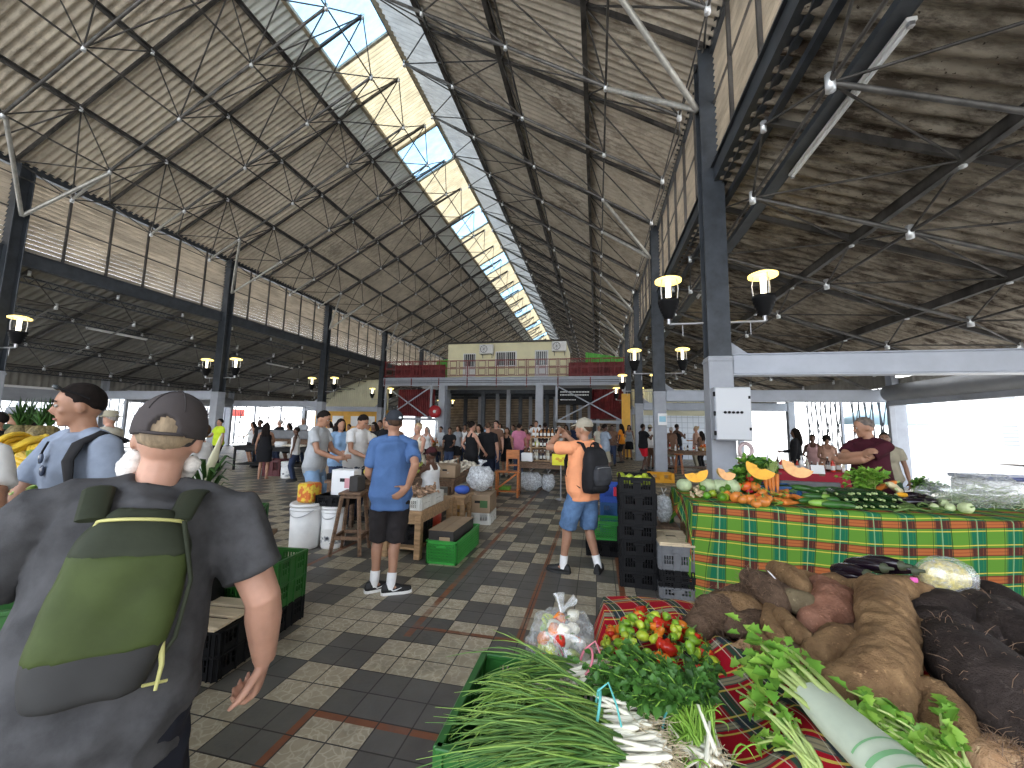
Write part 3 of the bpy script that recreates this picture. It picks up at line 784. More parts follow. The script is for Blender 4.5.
tubelight((3.17,5.6,5.885),2.55,'long white tube light on the nearest stretch of cable tray')
tubelight((3.17,12.0,5.885),2.1,'white tube light on the cable tray beyond the near column')
tubelight((-20.3,12.6,5.35),2.2,'near white tube light under the left aisle roof')
tubelight((-20.3,21.5,5.35),2.2,'far white tube light under the left aisle roof')
# ================================================================== people
def cloth(name,col,rough=.85,var=.12,vs=5,bump=.25,bs=260): return mat('cloth_'+name,col,rough,0,var=var,vs=vs,bump=bump,bs=bs,spec=.2,bd=.002)
SK_P=mat('skin_light',(.47,.26,.185),.5,0,var=.10,vs=9,sss=.08,spec=.4)
SK_T=mat('skin_tanned',(.36,.19,.12),.5,0,var=.10,vs=9,sss=.06,spec=.4)
SK_D=mat('skin_dark',(.10,.048,.03),.42,0,var=.12,vs=9,spec=.45)
SK_B=mat('skin_brown',(.24,.125,.08),.45,0,var=.1,vs=9,spec=.4)
H_dark=mat('hair_dark',(.012,.009,.008),.85,0,spec=.12,var=.3,vs=40,stretch=(1,1,.2))
H_brown=mat('hair_brown',(.06,.034,.02),.8,0,spec=.2,var=.3,vs=40,stretch=(1,1,.2))
H_blond=mat('hair_blond',(.42,.30,.17),.6,0,var=.35,vs=40,stretch=(1,1,.2))
H_grey=mat('hair_grey',(.34,.32,.30),.6,0,var=.3,vs=40,stretch=(1,1,.2))
H_white=mat('hair_white',(.72,.69,.65),.7,0,var=.2,vs=60)
M_eye=mat('eye_white',(.34,.32,.30),.5); M_iris=mat('iris_dark',(.03,.02,.015),.2); M_lip=mat('lip',(.40,.16,.13),.5)
def ring(c,hw,hd,n=22,e=2.4,T=None):
    out=[]
    for j in range(n):
        a=2*pi*j/n; x=math.cos(a); y=math.sin(a)
        p=V((c[0]+hw*math.copysign(abs(x)**(2/e),x),c[1]+hd*math.copysign(abs(y)**(2/e),y),c[2])); out.append(T(p) if T else p)
    return out
def hand(mb,w,d,n,side,curl=.5,spread=.1,s=1.,thumb=None):
    """palm, four fingers of different lengths and a thumb off the side of the palm"""
    w=V(w); d=V(d).normalized(); n=V(n); n=(n-d*n.dot(d)).normalized(); t=d.cross(n)*side
    def P(a,b,c): return w+(d*a+t*b+n*c)*s
    rg=[]
    for a,hw,ht in ((-.015,.026,.020),(.02,.034,.019),(.055,.041,.017),(.085,.042,.015),(.098,.038,.011)):
        rg.append([P(a,hw*math.cos(2*pi*j/12),ht*math.sin(2*pi*j/12)) for j in range(12)])
    mb.loft(rg)
    for i,(b,L) in enumerate(((.031,.072),(.0105,.082),(-.0105,.076),(-.030,.058))):
        p=P(.088,b,0); pts=[p]; dr=(d+t*b*spread*10).normalized(); ang=0
        for k,fr in enumerate((.45,.32,.25)):
            ang+=curl*(.75,1.0,.8)[k]*(1+.12*i)
            q=dr*math.cos(ang)+n*math.sin(ang); p=p+q*L*fr*s; pts.append(p)
        mb.path(pts,[.0095*s,.009*s,.0083*s,.0068*s],8)
        mb.ell(pts[-1],.0068*s,nu=8,nv=6); 
    p=P(.018,.026,.004); td=(d*.62+t*.72+n*.35).normalized() if thumb is None else (d*thumb[0]+t*thumb[1]+n*thumb[2]).normalized()
    q=p+td*.042*s; td2=(td+d*.5+n*.35*curl).normalized(); r=q+td2*.032*s; u=r+(td2+n*.3*curl).normalized()*.024*s
    mb.path([p,q,r,u],[.015*s,.0125*s,.0105*s,.0075*s],8); mb.ell(u,.0075*s,nu=8,nv=6)
def ik(S_,Wt,l1,l2,hint):
    S_=V(S_);Wt=V(Wt); d=Wt-S_; L=d.length
    if L>(l1+l2)*.995: Wt=S_+d.normalized()*(l1+l2)*.995; d=Wt-S_; L=d.length
    a=(l1*l1-l2*l2+L*L)/(2*L); h_=math.sqrt(max(0,l1*l1-a*a)); u=d/L; hv=V(hint); hv=(hv-u*hv.dot(u)).normalized()
    return S_+u*a+hv*h_,Wt
PCOUNT=[0]
def person(label,loc,rz=0,H=1.75,skin=None,lean=0.,twist=0.,slide=0.,head=(0,0),arms=None,legs=None,top=None,bottom=None,shoes=None,socks=None,
           hair=('short',None),cap=None,vox=.022,face=False,wide=1.,belly=0.,fem=False,group=None,seat=0.,hands=True,wr=.004,name='person',cat='person',collar=None,sleeve=.55,hem=.84,legend=None,arm=1.):
    PCOUNT[0]+=1; sd=PCOUNT[0]*3.7
    skin=skin or SK_P
    s=H/1.75
    root=E(name,label,cat,loc,rz,group); root.scale=(s,s,s)
    dz=-seat
    cl,sl_=math.cos(lean),math.sin(lean)
    def T(p):
        p=V(p); t=max(0.,min(1.,(p.z-.93)/.3))
        a=twist*t; x,y=p.x*math.cos(a)-p.y*math.sin(a),p.x*math.sin(a)+p.y*math.cos(a)
        b=lean*t; z=p.z-.95; y,z=y*math.cos(b)+z*math.sin(b),-y*math.sin(b)+z*math.cos(b)
        g=slide*t; x,z=x*math.cos(g)+z*math.sin(g),-x*math.sin(g)+z*math.cos(g)
        return V((x,y,z+.95+dz))
    hy,hp=head; HR=Matrix.Rotation(hy,3,'Z')@Matrix.Rotation(-hp,3,'X'); pv=V((0,-.01,1.53))
    def TH(p): return T(pv+HR@(V(p)-pv))
    R3=(T(V((0,0,1.6)))-T(V((0,0,1.5)))).normalized()
    Xv=(T(V((.1,0,1.5)))-T(V((0,0,1.5)))).normalized(); Yv=R3.cross(Xv); HM=Matrix((Xv,Yv,R3)).transposed()@HR
    wsh=.178*wide*(.93 if fem else 1)
    B=MB(); fw=wide
    sec=[(.86,.135,.10,-.01),(.93,.165*fw,.115,-.012),(1.02,.152*fw,.105+belly*.4,belly*.3),(1.10,.138*fw if fem else .147*fw,.10+belly*.6,belly*.5),(1.20,.145*fw,.105+belly*.3,belly*.2),(1.30,.16*fw,.115,.004),(1.38,.162*fw,.102,-.005),(1.44,.125*fw,.078,-.012),(1.48,.065,.06,-.012)]
    if fem: sec=[(z,w*(1.06 if z<1 else .93),d,y) for z,w,d,y in sec]
    B.loft([ring((0,y,z),w,d,T=T) for z,w,d,y in sec])
    if fem:
        for q in (-.07,.07): B.ell(T((q,.085,1.28)),(.06,.05,.06))
    nk=[T((0,-.012,1.42)),TH((0,-.008,1.50)),TH((0,.0,1.58))]
    B.path(nk,[.062,.055 if not fem else .046,.052 if not fem else .044],12)
    for q in (-1,1): B.path([T((q*.05,-.015,1.475)),T((q*wsh*.95,-.005,1.418))],[.042,.045],10)
    B.ell(TH((0,.002,1.650)),(.074,.094,.104),HM,18,14)
    B.ell(TH((0,.030,1.588)),(.055,.064,.060),HM,14,10)
    B.ell(TH((0,.072,1.548)),(.026,.022,.018),HM,10,8)
    if vox<.02:
        B.path([TH((0,.088,1.655)),TH((0,.108,1.615))],[.008,.0145],8); B.ell(TH((0,.100,1.607)),(.017,.012,.009),HM,8,6)
        B.ell(TH((0,.078,1.672)),(.05,.018,.011),HM,10,6)
        B.ell(TH((0,.083,1.574)),(.024,.014,.012),HM,10,6)
        for q in (-1,1): B.ell(TH((q*.038,.066,1.615)),(.022,.02,.02),HM,8,6)
    else: B.ell(TH((0,.1,1.615)),(.014,.02,.02),HM,8,6)
    for q in (-1,1): B.ell(TH((q*.077,-.004,1.625)),(.011,.022,.033),HM,8,6)
    # arms
    AJ={}
    for sd_,q in (('L',-1),('R',1)):
        S_=T((q*wsh,-.002,1.415)); sp=(arms or {}).get(sd_)
        if sp is None: sp=dict(w=(q*(.27*max(1,wide*.95)),.06,.86+dz),hint=(q*.6,-1,0),d=(0,.15,-1),n=(-q,0.25,0),curl=.45)
        el,wt=ik(S_,sp['w'],.285,.255,sp.get('hint',(q,-.5,-.3)))
        AJ[sd_]=(S_,el,wt)
        f1=el+(wt-el)*.3
        B.path([S_+(S_-el)*.05,S_+(el-S_)*.25,S_+(el-S_)*.6,el,f1,el+(wt-el)*.7,wt],[x*arm*(.84 if fem else 1)*(.5+.5*wide) for x in (.052,.051,.045,.040,.042,.034,.027)],12)
        if hands: hand(B,wt,sp.get('d',(wt-el)),sp.get('n',(-q,.2,0)),q*(1 if sp.get('flip') is None else -1)*-1,sp.get('curl',.5),sp.get('spread',.06),arm**.6,sp.get('thumb'))
    # legs
    LJ={}
    for sd_,q in (('L',-1),('R',1)):
        sp=(legs or {}).get(sd_,{})
        hp_=V(sp.get('h',(q*.088,-.005,.90+dz))); an=V(sp.get('a',(q*.10,-.02,.085))); kn=sp.get('k')
        kn=V(kn) if kn else ik(hp_,an,.425,.415,(0,1,0))[0]
        yaw=sp.get('yaw',-q*.15); LJ[sd_]=(hp_,kn,an,yaw)
        c1=kn+(an-kn)*.28; bk=V((math.sin(yaw),-math.cos(yaw),0))*.012
        B.path([hp_+(hp_-kn)*.06,hp_+(kn-hp_)*.3,hp_+(kn-hp_)*.7,kn,c1+bk,kn+(an-kn)*.62,an],[x*(.5+.5*wide) for x in (.088,.082,.065,.053,.055,.043,.036)],14)
        fd=V((-math.sin(yaw),math.cos(yaw),0)); 
        B.path([an-fd*.05-V((0,0,.04)),an+fd*.03-V((0,0,.03)),an+fd*.13-V((0,0,.058)),an+fd*.19-V((0,0,.064))],[.034,.040,.034,.02],10)
    body=remeshed(B,'body',vox,3 if vox<.012 else 2,skin,root)
    if face:
        for q in (-1,1):
            e_=MB(); e_.ell(TH((q*.031,.084,1.645)),(.0135,.010,.009),HM,12,8); e_=e_.build('eye',M_eye,root)
            i_=MB(); i_.ell(TH((q*.031-.002,.0915,1.645)),(.006,.004,.006),HM,8,6); i_.build('iris',M_iris,e_)
            bw=MB(); bw.path([TH((q*.012,.097,1.668)),TH((q*.032,.096,1.674)),TH((q*.05,.082,1.668))],[.004,.005,.003],6); bw.build('eyebrow',hair[1] or H_dark,root)
        l_=MB(); l_.path([TH((-.022,.092,1.573)),TH((0,.0985,1.575)),TH((.022,.092,1.573))],[.003,.006,.003],8); l_.build('lips',M_lip,root)
    # clothes
    def tube_arm(Bc,sd_,frac,r0,r1):
        S_,el,wt=AJ[sd_]; q=-1 if sd_=='L' else 1
        if frac<=1: end=S_+(el-S_)*frac; pts=[T((q*wsh*.6,-.005,1.43)),S_,S_+(end-S_)*.5,end]; rd=[.055,.068*(.5+.5*wide)*arm,(r0+r1)/2*arm**.2,r1]
        else: end=el+(wt-el)*(frac-1); pts=[T((q*wsh*.6,-.005,1.43)),S_,S_+(el-S_)*.5,el,end]; rd=[.055,.066,r0,r0*.93,r1]
        Bc.path(pts,rd,14)
    if top:
        kind,mt=top[0],top[1]; C=MB(); g=.016 if vox>.012 else .013; f_=[]
        for z,w,d,y in sec:
            if z<hem+.02 or (kind=='crop' and z<1.1): continue
            if kind in('tank','dress') and z>1.40: continue
            lo_=.014 if z<1.2 else 0
            ww=w+g+lo_+(.014 if z<1.12 else 0)
            if z<1.25 and not fem: ww=max(ww,.158*fw+g)
            f_.append((z,ww,max(d,.102)+g+lo_,y))
        if kind!='crop': f_=[(hem,f_[0][1]+.004,f_[0][2]+.004,f_[0][3])]+f_
        if kind in('tee','polo','long'): f_=[q for q in f_ if q[0]<1.47]+[(1.468,.088,.080,-.012),(1.492,.068,.066,-.010)]
        C.loft([ring((0,y,z),w,d,T=T) for z,w,d,y in f_])
        if fem:
            for q in (-.07,.07): C.ell(T((q,.09,1.28)),(.068,.058,.066))
        if kind in ('tee','polo','long'):
            for q in (-1,1): C.path([T((q*.045,-.012,1.468)),T((q*.11,-.01,1.452)),T((q*wsh*.98,-.004,1.415))],[.052,.058,.064*(.5+.5*wide)],12)
        if kind in ('tee','polo'):
            for a in ('L','R'): tube_arm(C,a,sleeve,.068*(.5+.5*wide)*arm**.8,.070*(.5+.5*wide)*arm**.8)
        if kind=='long':
            for a in ('L','R'): tube_arm(C,a,1.88,.06,.042)
        if kind in('tank','dress'):
            for q in (-1,1): C.path([T((q*.095,-.10,1.38)),T((q*.085,-.045,1.462)),T((q*.085,.04,1.455)),T((q*.09,.105,1.38))],[.026,.024,.024,.026],8)
        if kind=='dress':
            rr_=[(.98,.19,.14),(.8,.205,.155),(.55,.215,.17)]
            C.loft([ring((0,0,z),w,d,T=lambda p:V((p.x,p.y,p.z+dz))) for z,w,d in rr_[::-1]])
        remeshed(C,'dress' if kind=='dress' else ('shirt' if kind!='tank' else 'tank_top'),max(vox*.95,.009) if vox<.02 else vox*.9,2,mt,root,wr=wr,seed=sd,wscale=7,wrz=.6)
        if collar:
            q=MB(); q.path([TH((.062*math.cos(a),-.008+.064*math.sin(a),1.487-.012*math.sin(a))) for a in [i*2*pi/20 for i in range(21)]],.014,6,flat=1.5); q.build('collar',collar,root)
    if bottom:
        kind,mt,bend=bottom[0],bottom[1],(bottom[2] if len(bottom)>2 else None); C=MB()
        g=.016
        TT=lambda p:T(p)
        hi=1.03
        C.loft([ring((0,-.005,z),w+g,d+g,T=TT) for z,w,d in ((.80,.15*fw,.105),(.88,.168*fw,.112),(.95,.160*fw,.110),(hi,.142*fw,.098+belly*.3))])
        for a,q in (('L',-1),('R',1)):
            hp_,kn,an,yaw=LJ[a]
            if kind=='shorts': end=hp_+(kn-hp_)*(bend or .92); C.path([hp_-V((0,0,.03)),hp_+(end-hp_)*.4,end],[.098*fw,.102*fw,.094*fw],16)
            elif kind=='trousers': C.path([hp_-V((0,0,.03)),hp_+(kn-hp_)*.5,kn,kn+(an-kn)*.5,an-V((0,0,.015))],[.096*fw,.092*fw,.074,.066,.06],16)
        if kind=='skirt': C.loft([ring((0,0,z),w,d,T=lambda p:V((p.x,p.y,p.z+dz))) for z,w,d in (((bend or .5),.22,.19),(.75,.20,.16),(.93,.18,.13))])
        remeshed(C,kind,max(vox*.95,.009),2,mt,root,wr=wr*.8,seed=sd+9,wscale=8)
    for a in ('L','R'):
        hp_,kn,an,yaw=LJ[a]; fd=V((-math.sin(yaw),math.cos(yaw),0)); sx_=V((fd.y,-fd.x,0)); zb=an.z-.085
        if socks:
            q=MB(); u=(kn-an).normalized(); q.path([an-V((0,0,.035)),an+u*.0,an+u*.05,an+u*.105],[.043,.043,.045,.047],14); q.build('sock',socks,root)
        if shoes:
            q=MB(); rg=[]
            for t,w,hh in ((-.085,.022,.05),(-.07,.036,.075),(-.02,.04,.09),(.05,.043,.072),(.11,.049,.052),(.165,.044,.042),(.195,.022,.03)):
                c=V((an.x,an.y,zb+.022))+fd*t
                rg.append([c+sx_*w*math.cos(2*pi*j/14)+V((0,0,max(0,hh*math.sin(2*pi*j/14)))) for j in range(14)])
            q.loft(rg); sh=q.build('shoe',shoes[0],root)
            q=MB(); rg=[]
            outl=[(-.09,.02),(-.07,.039),(0,.043),(.07,.047),(.12,.053),(.17,.046),(.202,.02)]
            for z in (0,.026): 
                rg.append([V((an.x,an.y,zb+z+.001))+fd*t+sx_*w for t,w in outl]+[V((an.x,an.y,zb+z+.001))+fd*t-sx_*w for t,w in outl[::-1]])
            q.loft(rg,smooth=False); q.build('sole',shoes[1],sh)
            if legend:
                q=MB()
                for sgn in (1,-1):
                    c=V((an.x,an.y,zb+.045)); 
                    q.path([c+fd*-.005+sx_*sgn*.043+V((0,0,.012)),c+fd*.02+sx_*sgn*.0455-V((0,0,.004)),c+fd*.045+sx_*sgn*.0465+V((0,0,.0)),c+fd*.10+sx_*sgn*.046+V((0,0,.018))],[.002,.0065,.0055,.0015],5)
                q.build('swoosh_mark',legend,sh)
    st,hm=hair[0],hair[1]
    if st and hm:
        q=MB()
        def fn(p):
            thr=-.12+.68*p.y if st!='crop' else .0+.66*p.y
            if cap: thr=max(thr,-.6)
            thr-=.16*max(0,abs(p.x)-.75)*4*(1 if -.1<p.y<.35 else 0); return .90+.10*max(0.,min(1.,(p.z-thr)/.30))**.6 if p.z>thr else .88
        puff={'short':1.,'crop':.97,'long':1.04,'bun':1.03,'afro':1.2}.get(st,1.)
        nu_=44 if vox<.014 else 22
        q.ell(TH((0,-.008,1.660)),(.081*puff,.0985*puff,.104*puff),HM,nu_,nu_*3//4,fn=(lambda p:fn(p)*(1+.035*mnoise.noise(V((p.x*5,p.y*5,p.z*5)))+.03*mnoise.noise(V((p.x*14,p.y*9,p.z*5))))) if vox<.014 and not cap else fn)
        if st=='long':
            for x in (-.05,0,.05): q.path([TH((x,-.07,1.66)),TH((x*1.3,-.095,1.55)),T((x*1.5,-.115,1.40)),T((x*1.5,-.12,1.30))],[.04,.045,.042,.015],10)
            for x in (-.07,.07): q.path([TH((x,-.01,1.68)),TH((x*1.12,-.01,1.58)),T((x*1.35,-.03,1.42))],[.03,.03,.014],8)
        if st=='bun': q.ell(TH((0,-.105,1.715)),(.045,.04,.045),HM)
        if st=='tail': q.path([TH((0,-.09,1.68)),TH((0,-.15,1.63)),TH((0,-.15,1.48))],[.03,.032,.012],10)
        (remeshed(q,'hair',max(vox*.7,.007),1,hm,root,wr=.002,wscale=40) if st in('long','bun','tail') else q.build('hair',hm,root))
    if cap:
        kind,cm=cap[0],cap[1]; q=MB()
        if kind=='hat':
            q.lathe([(.0,1.775),(.05,1.772),(.085,1.755),(.095,1.69),(.13,1.678),(.15,1.67),(.15,1.664),(.09,1.672)],22,0,M=None)
            q.v=[tuple(TH(p)) for p in q.v]
        else:
            q.ell(TH((0,-.006,1.668)),(.089,.108,.108),HM,26,18,fn=lambda p:1. if p.z>.05-.12*p.y else .88)
            rg=[]
            for t in np.linspace(0,1,7):
                y=.085+.085*t; w=.078*math.sqrt(max(0.02,1-(t*.93)**2)); z=1.690-.03*t*t
                rg.append([TH((w*math.cos(a),y,z-.022*abs(math.cos(a))**2+.004*math.sin(a))) for a in [2*pi*j/12 for j in range(12)]])
            q.loft(rg)
            q.ell(TH((0,-.006,1.776)),(.008,.008,.005),HM,8,6)
        cp=q.build('cap' if kind!='hat' else 'hat',cm,root)
        if len(cap)>2:
            q=MB(); q.ell(TH(cap[2]),(.016,.006,.012),HM,10,6); q.build('emblem',M_white,cp)
    root['_']=0; del root['_']
    return root,T,TH,AJ
def strap_path(root,pts,w,mt,name='strap',th=.012):
    q=MB(); q.path(pts,w,8,flat=th/w if w else 1); return q.build(name,mt,root)
def pos(px,z,h=0.):
    X=(px-597)*.977*z/390; return V((X,(z+.212*X)/.971,h))
C_black=cloth('black',(.012,.012,.014)); C_white=cloth('white',(.72,.72,.72)); C_socks=cloth('sock_white',(.8,.8,.8))
M_shoeb=mat('shoe_black',(.012,.012,.013),.6); M_sole=mat('sole_white',(.78,.78,.77),.5); M_soleb=mat('sole_black',(.02,.02,.02),.7)
# --- man in grey tee with the green rucksack
C_dgrey=cloth('dark_grey_marl',(.064,.064,.068),.9,.25,12)
C_cap=cloth('cap_grey_brown',(.058,.050,.050),.9,.15)
C_navy=cloth('navy_shorts',(.018,.020,.030))
a_loc=pos(127,1.10); aRz=R(47); 
pA,T_,TH_,AJ_=person('man in dark grey tee and cap with a green rucksack walking away',a_loc,aRz,1.77,skin=SK_P,lean=.17,slide=.12,head=(-.12,-.08),wide=1.13,belly=.05,
  arms=dict(R=dict(w=(.385,.09,.90),hint=(.4,-1,0),d=(-.12,.30,-1),n=(-1,.25,.1),curl=.95),L=dict(w=(-.39,.22,.98),hint=(-.6,-1,0),d=(.05,.3,-1),n=(1,.2,0),curl=.5)),
  legs=dict(L=dict(a=(-.12,-.25,.12)),R=dict(a=(.11,.18,.085))),
  top=('tee',C_dgrey),bottom=('shorts',C_navy,.95),shoes=(M_shoeb,M_sole),socks=C_socks,hair=('short',mat('hair_sandy_grey',(.27,.20,.125),.7,0,var=.35,vs=50,stretch=(1,1,.2))),cap=None,vox=.0065,arm=1.18,wr=.011,sleeve=.72,hem=.80,face=True)
HMa=Matrix.Rotation(-.08+0,3,'X')
# cap with the arched opening and strap at the back
q=MB()
def capfn(p):
    if p.z<-.30-.06*p.y: return .86
    if p.y<0 and abs(p.x-.08)<.36 and p.z<-.20+.46*math.sqrt(max(0,1-((p.x-.08)/.36)**2)): return .80
    return 1.+.02*math.sin(8*math.atan2(p.x,p.y))*max(0,p.z-.3)*0
q.ell((0,-.008,1.668),(.091,.110,.113),None,80,60,fn=capfn)
rg=[]
for t in np.linspace(0,1,7):
    y=.09+.085*t; w=.08*math.sqrt(max(.02,1-(t*.93)**2)); z=1.688-.03*t*t
    rg.append([V((w*math.cos(a),y,z-.022*abs(math.cos(a))**2+.004*math.sin(a))) for a in [2*pi*j/12 for j in range(12)]])
q.loft(rg); q.ell((0,-.01,1.783),(.009,.009,.005),None,8,6)
q.v=[tuple(TH_(p)) for p in q.v]; cpA=q.build('cap',C_cap,pA)
q=MB(); q.path([TH_((.087*math.sin(a),-.008-.109*math.cos(a),1.643+.004*abs(math.sin(a)))) for a in np.linspace(-.62,.62,12)],.011,6,flat=.45); q.build('strap',C_cap,cpA)
q=MB()
for k in range(6):
    a=pi/6+k*pi/3; q.path([TH_((.0925*math.sin(a)*math.sin(t),-.008+.1115*math.cos(a)*math.sin(t),1.668+.1145*math.cos(t))) for t in np.linspace(.05,1.15,8)],.0016,4)
q.build('seam',mat('cap_seam',(.04,.034,.034),.9),cpA)
q=MB()
for (x,y,z,r) in ((-.080,.03,1.545,.034),(-.078,.03,1.575,.024),(-.078,.01,1.525,.022),(-.062,.035,1.560,.034),(-.07,.01,1.575,.022),(-.045,.07,1.545,.034),(0,.085,1.53,.034),(.045,.07,1.545,.032),(.062,.035,1.562,.028),(-.055,.05,1.515,.024),(.04,.065,1.515,.024),(0,.08,1.50,.026)):
    q.ell(TH_((x,y,z)),r,None,10,8)
remeshed(q,'beard',.008,5,H_white,pA,wr=.003,wscale=70)
# rucksack (worn, its own thing)
C_pkg=cloth('rucksack_green',(.046,.064,.018),.6,.25,5,.3,60); C_pkd=cloth('rucksack_dark',(.030,.036,.022),.65,.2,5,.3,60); C_zip=mat('zip_yellow_green',(.50,.48,.18),.6)
rk=E('rucksack','olive green rucksack with a pale zip on the back of the man in dark grey','rucksack',a_loc,aRz); rk.scale=(1.77/1.75,)*3
def sh(z,x0=0): return x0
def packring(z,w,d,y,e=3.2): return [T_(p) for p in ring((0.012,y,z),w,d,26,e)]
def packbody(lst,name,mt):
    q=MB(); q.loft([packring(*r) for r in lst]); return remeshed(q,name,.009,4,mt,rk,wr=.006,wscale=6,seed=3)
def prof(z):
    u=(z-1.035)/(1.43-1.035)
    w=.113+.024*math.sin(min(1,u*1.3)*pi)*.5-(.055*max(0,(u-.72)/.28)**2)-.012*max(0,(.15-u)/.15)
    d=.036+.030*math.sin(max(.05,min(1,1-u*.9))*pi*.62)-(.016*max(0,(u-.7)/.3)**2)
    return (z,w,d,-.140-.008*(1-u))
packbody([prof(z) for z in np.linspace(1.115,1.32,9)],'main_panel',C_pkg)
packbody([prof(z) for z in np.linspace(1.308,1.43,7)],'top_panel',C_pkd)
packbody([(z,w*.985,d*.97,y) for z,w,d,y in [prof(z) for z in np.linspace(1.035,1.128,5)]],'bottom_panel',mat('rucksack_base',(.022,.022,.022),.7,0,var=.2))
z1=1.375
q=MB(); q.path([T_((.012+.092*math.sin(a),-.140-.046-.016*math.cos(a)+.03*math.sin(a)**2,1.392+.012*math.cos(a)-.02*(a<-1.2))) for a in np.linspace(-1.35,1.35,14)],.0045,6); q.build('zip',C_zip,rk)
for s_ in (-1,1):
    q=MB(); q.path([T_((s_*.085,-.165,1.40)),T_((s_*.10,-.10,1.475)),T_((s_*.115,.0,1.485)),T_((s_*.12,.10,1.41)),T_((s_*.145,.15,1.25)),T_((s_*.185,.07,1.08)),T_((s_*.165,-.09,.98))],[.03,.032,.032,.032,.03,.02,.014],8,flat=.3); q.build('shoulder_strap',C_pkd,rk)
q=MB(); q.path([T_((.10,-.20,1.40)),T_((.145,-.165,1.25)),T_((.15,-.16,1.12)),T_((.13,-.17,1.08))],.006,6); q.build('side_cord',C_pkd,rk)
q=MB(); q.path([T_((.125,-.17,1.12)),T_((.138,-.175,1.07)),T_((.136,-.18,1.02))],[.008,.006,.004],6); q.path([T_((.11,-.19,1.04)),T_((.155,-.165,1.03))],.004,5); q.build('webbing_loop',C_zip,rk)

# --- man in the blue polo
C_blue=cloth('blue_polo',(.068,.132,.285),.85,.10,6)
C_dshort=cloth('charcoal_shorts',(.026,.023,.024),.9)
C_capn=cloth('cap_navy_grey',(.030,.034,.042),.85)
pB,T_,TH_,_=person('man in blue polo and black shorts with one hand on his hip',(-2.10,3.80,0),.40,1.83,skin=SK_T,head=(.25,-.05),twist=.1,lean=-.02,wide=1.0,
  arms=dict(R=dict(w=(.165,-.13,1.01),hint=(.38,-1,-.1),d=(-.55,-.35,-.45),n=(-.3,.8,.2),curl=.25,spread=.12),L=dict(w=(-.16,.21,1.03),hint=(-.38,-1,-.1),d=(.35,.8,-.3),n=(.8,-.2,0),curl=.6)),
  legs=dict(L=dict(a=(-.12,.05,.085),yaw=-1.15),R=dict(a=(.045,-.03,.085),yaw=-1.4)),
  top=('polo',C_blue),bottom=('shorts',C_dshort,1.02),shoes=(M_shoeb,M_sole),socks=C_socks,hair=('crop',H_brown),cap=('cap',C_capn,(.03,-.1115,1.70)),vox=.0095,wr=.010,sleeve=.72,hem=.80,collar=C_blue,legend=M_white)
# --- man in orange with the black rucksack, taking a picture
C_orange=cloth('orange_tee',(.80,.33,.165),.85,.08,6)
C_denim=cloth('blue_denim',(.105,.185,.33),.85,.25,9)
C_capb=cloth('cap_khaki',(.34,.31,.245),.85)
cLoc=V((-.17,4.87,0)); cRz=R(42)
pC,T_,TH_,AJc=person('man in orange tee and denim shorts holding a phone up to his face',cLoc,cRz,1.80,skin=SK_T,head=(.42,-.02),lean=-.03,wide=1.08,belly=.05,
  arms=dict(L=dict(w=(-.135,.31,1.56),hint=(-1,.2,-.55),d=(.55,.5,.6),n=(.7,-.4,0),curl=.75),R=dict(w=(.03,.33,1.54),hint=(.9,.3,-.9),d=(-.45,.45,.6),n=(-.7,-.4,0),curl=.75)),
  legs=dict(L=dict(a=(-.19,.12,.085),yaw=.55),R=dict(a=(.18,-.05,.085),yaw=-.9)),
  top=('tee',C_orange),bottom=('shorts',C_denim,.98),shoes=(M_shoeb,M_soleb),socks=C_socks,hair=('crop',H_brown),cap=('cap',C_capb,(.0,.1,1.72)),vox=.0095,wr=.009,sleeve=.62,hem=.83,face=True)
sc=1.80/1.75
ph=MB(); ph.box((0,0,0),(.075,.012,.15),.004); ph.box((0,.007,0),(.065,.003,.135),.001,None,1); 
pw=V((-.055,.40,1.60))*sc; pw.rotate(Euler((0,0,cRz))); 
o=ph.build('phone',[M_black,M_glassd],loc=cLoc+pw); o.rotation_euler=(R(-20),R(80),cRz); tag(o,'small dark phone raised in the hands of the man in orange','phone')
rk=E('rucksack','black rucksack with two front pockets on the back of the man in orange','rucksack',cLoc,cRz); rk.scale=(sc,sc,sc)
C_rb=cloth('rucksack_black',(.014,.014,.016),.7,.2,8); C_rg=cloth('rucksack_charcoal',(.040,.042,.048),.7,.2,8)
q=MB(); q.loft([[T_(p) for p in ring((0,y,z),w,d,22,3.)] for z,w,d,y in ((.93,.13,.07,-.20),(.98,.158,.095,-.215),(1.15,.162,.10,-.22),(1.30,.152,.088,-.21),(1.40,.125,.065,-.195),(1.44,.08,.04,-.18))]); remeshed(q,'main_compartment',.012,4,C_rb,rk,wr=.005,wscale=9)
q=MB(); q.loft([[T_(p) for p in ring((0.01,y,z),w,d,18,3.)] for z,w,d,y in ((1.03,.10,.03,-.315),(1.10,.125,.042,-.325),(1.2,.12,.036,-.32),(1.245,.09,.02,-.31))]); remeshed(q,'front_pocket',.010,3,C_rg,rk,wr=.004,wscale=9)
q=MB(); q.loft([[T_(p) for p in ring((0,y,z),w,d,18,3.)] for z,w,d,y in ((.955,.10,.02,-.30),(1.0,.12,.026,-.31),(1.035,.10,.018,-.315))]); remeshed(q,'lower_pocket',.010,3,C_rb,rk)
q=MB(); q.path([T_((.01+.105*math.sin(a),-.335-.014*math.cos(a),1.215+.02*math.cos(a))) for a in np.linspace(-1.2,1.2,9)],.004,5); q.build('zip',mat('zip_grey',(.2,.2,.2),.5),rk)
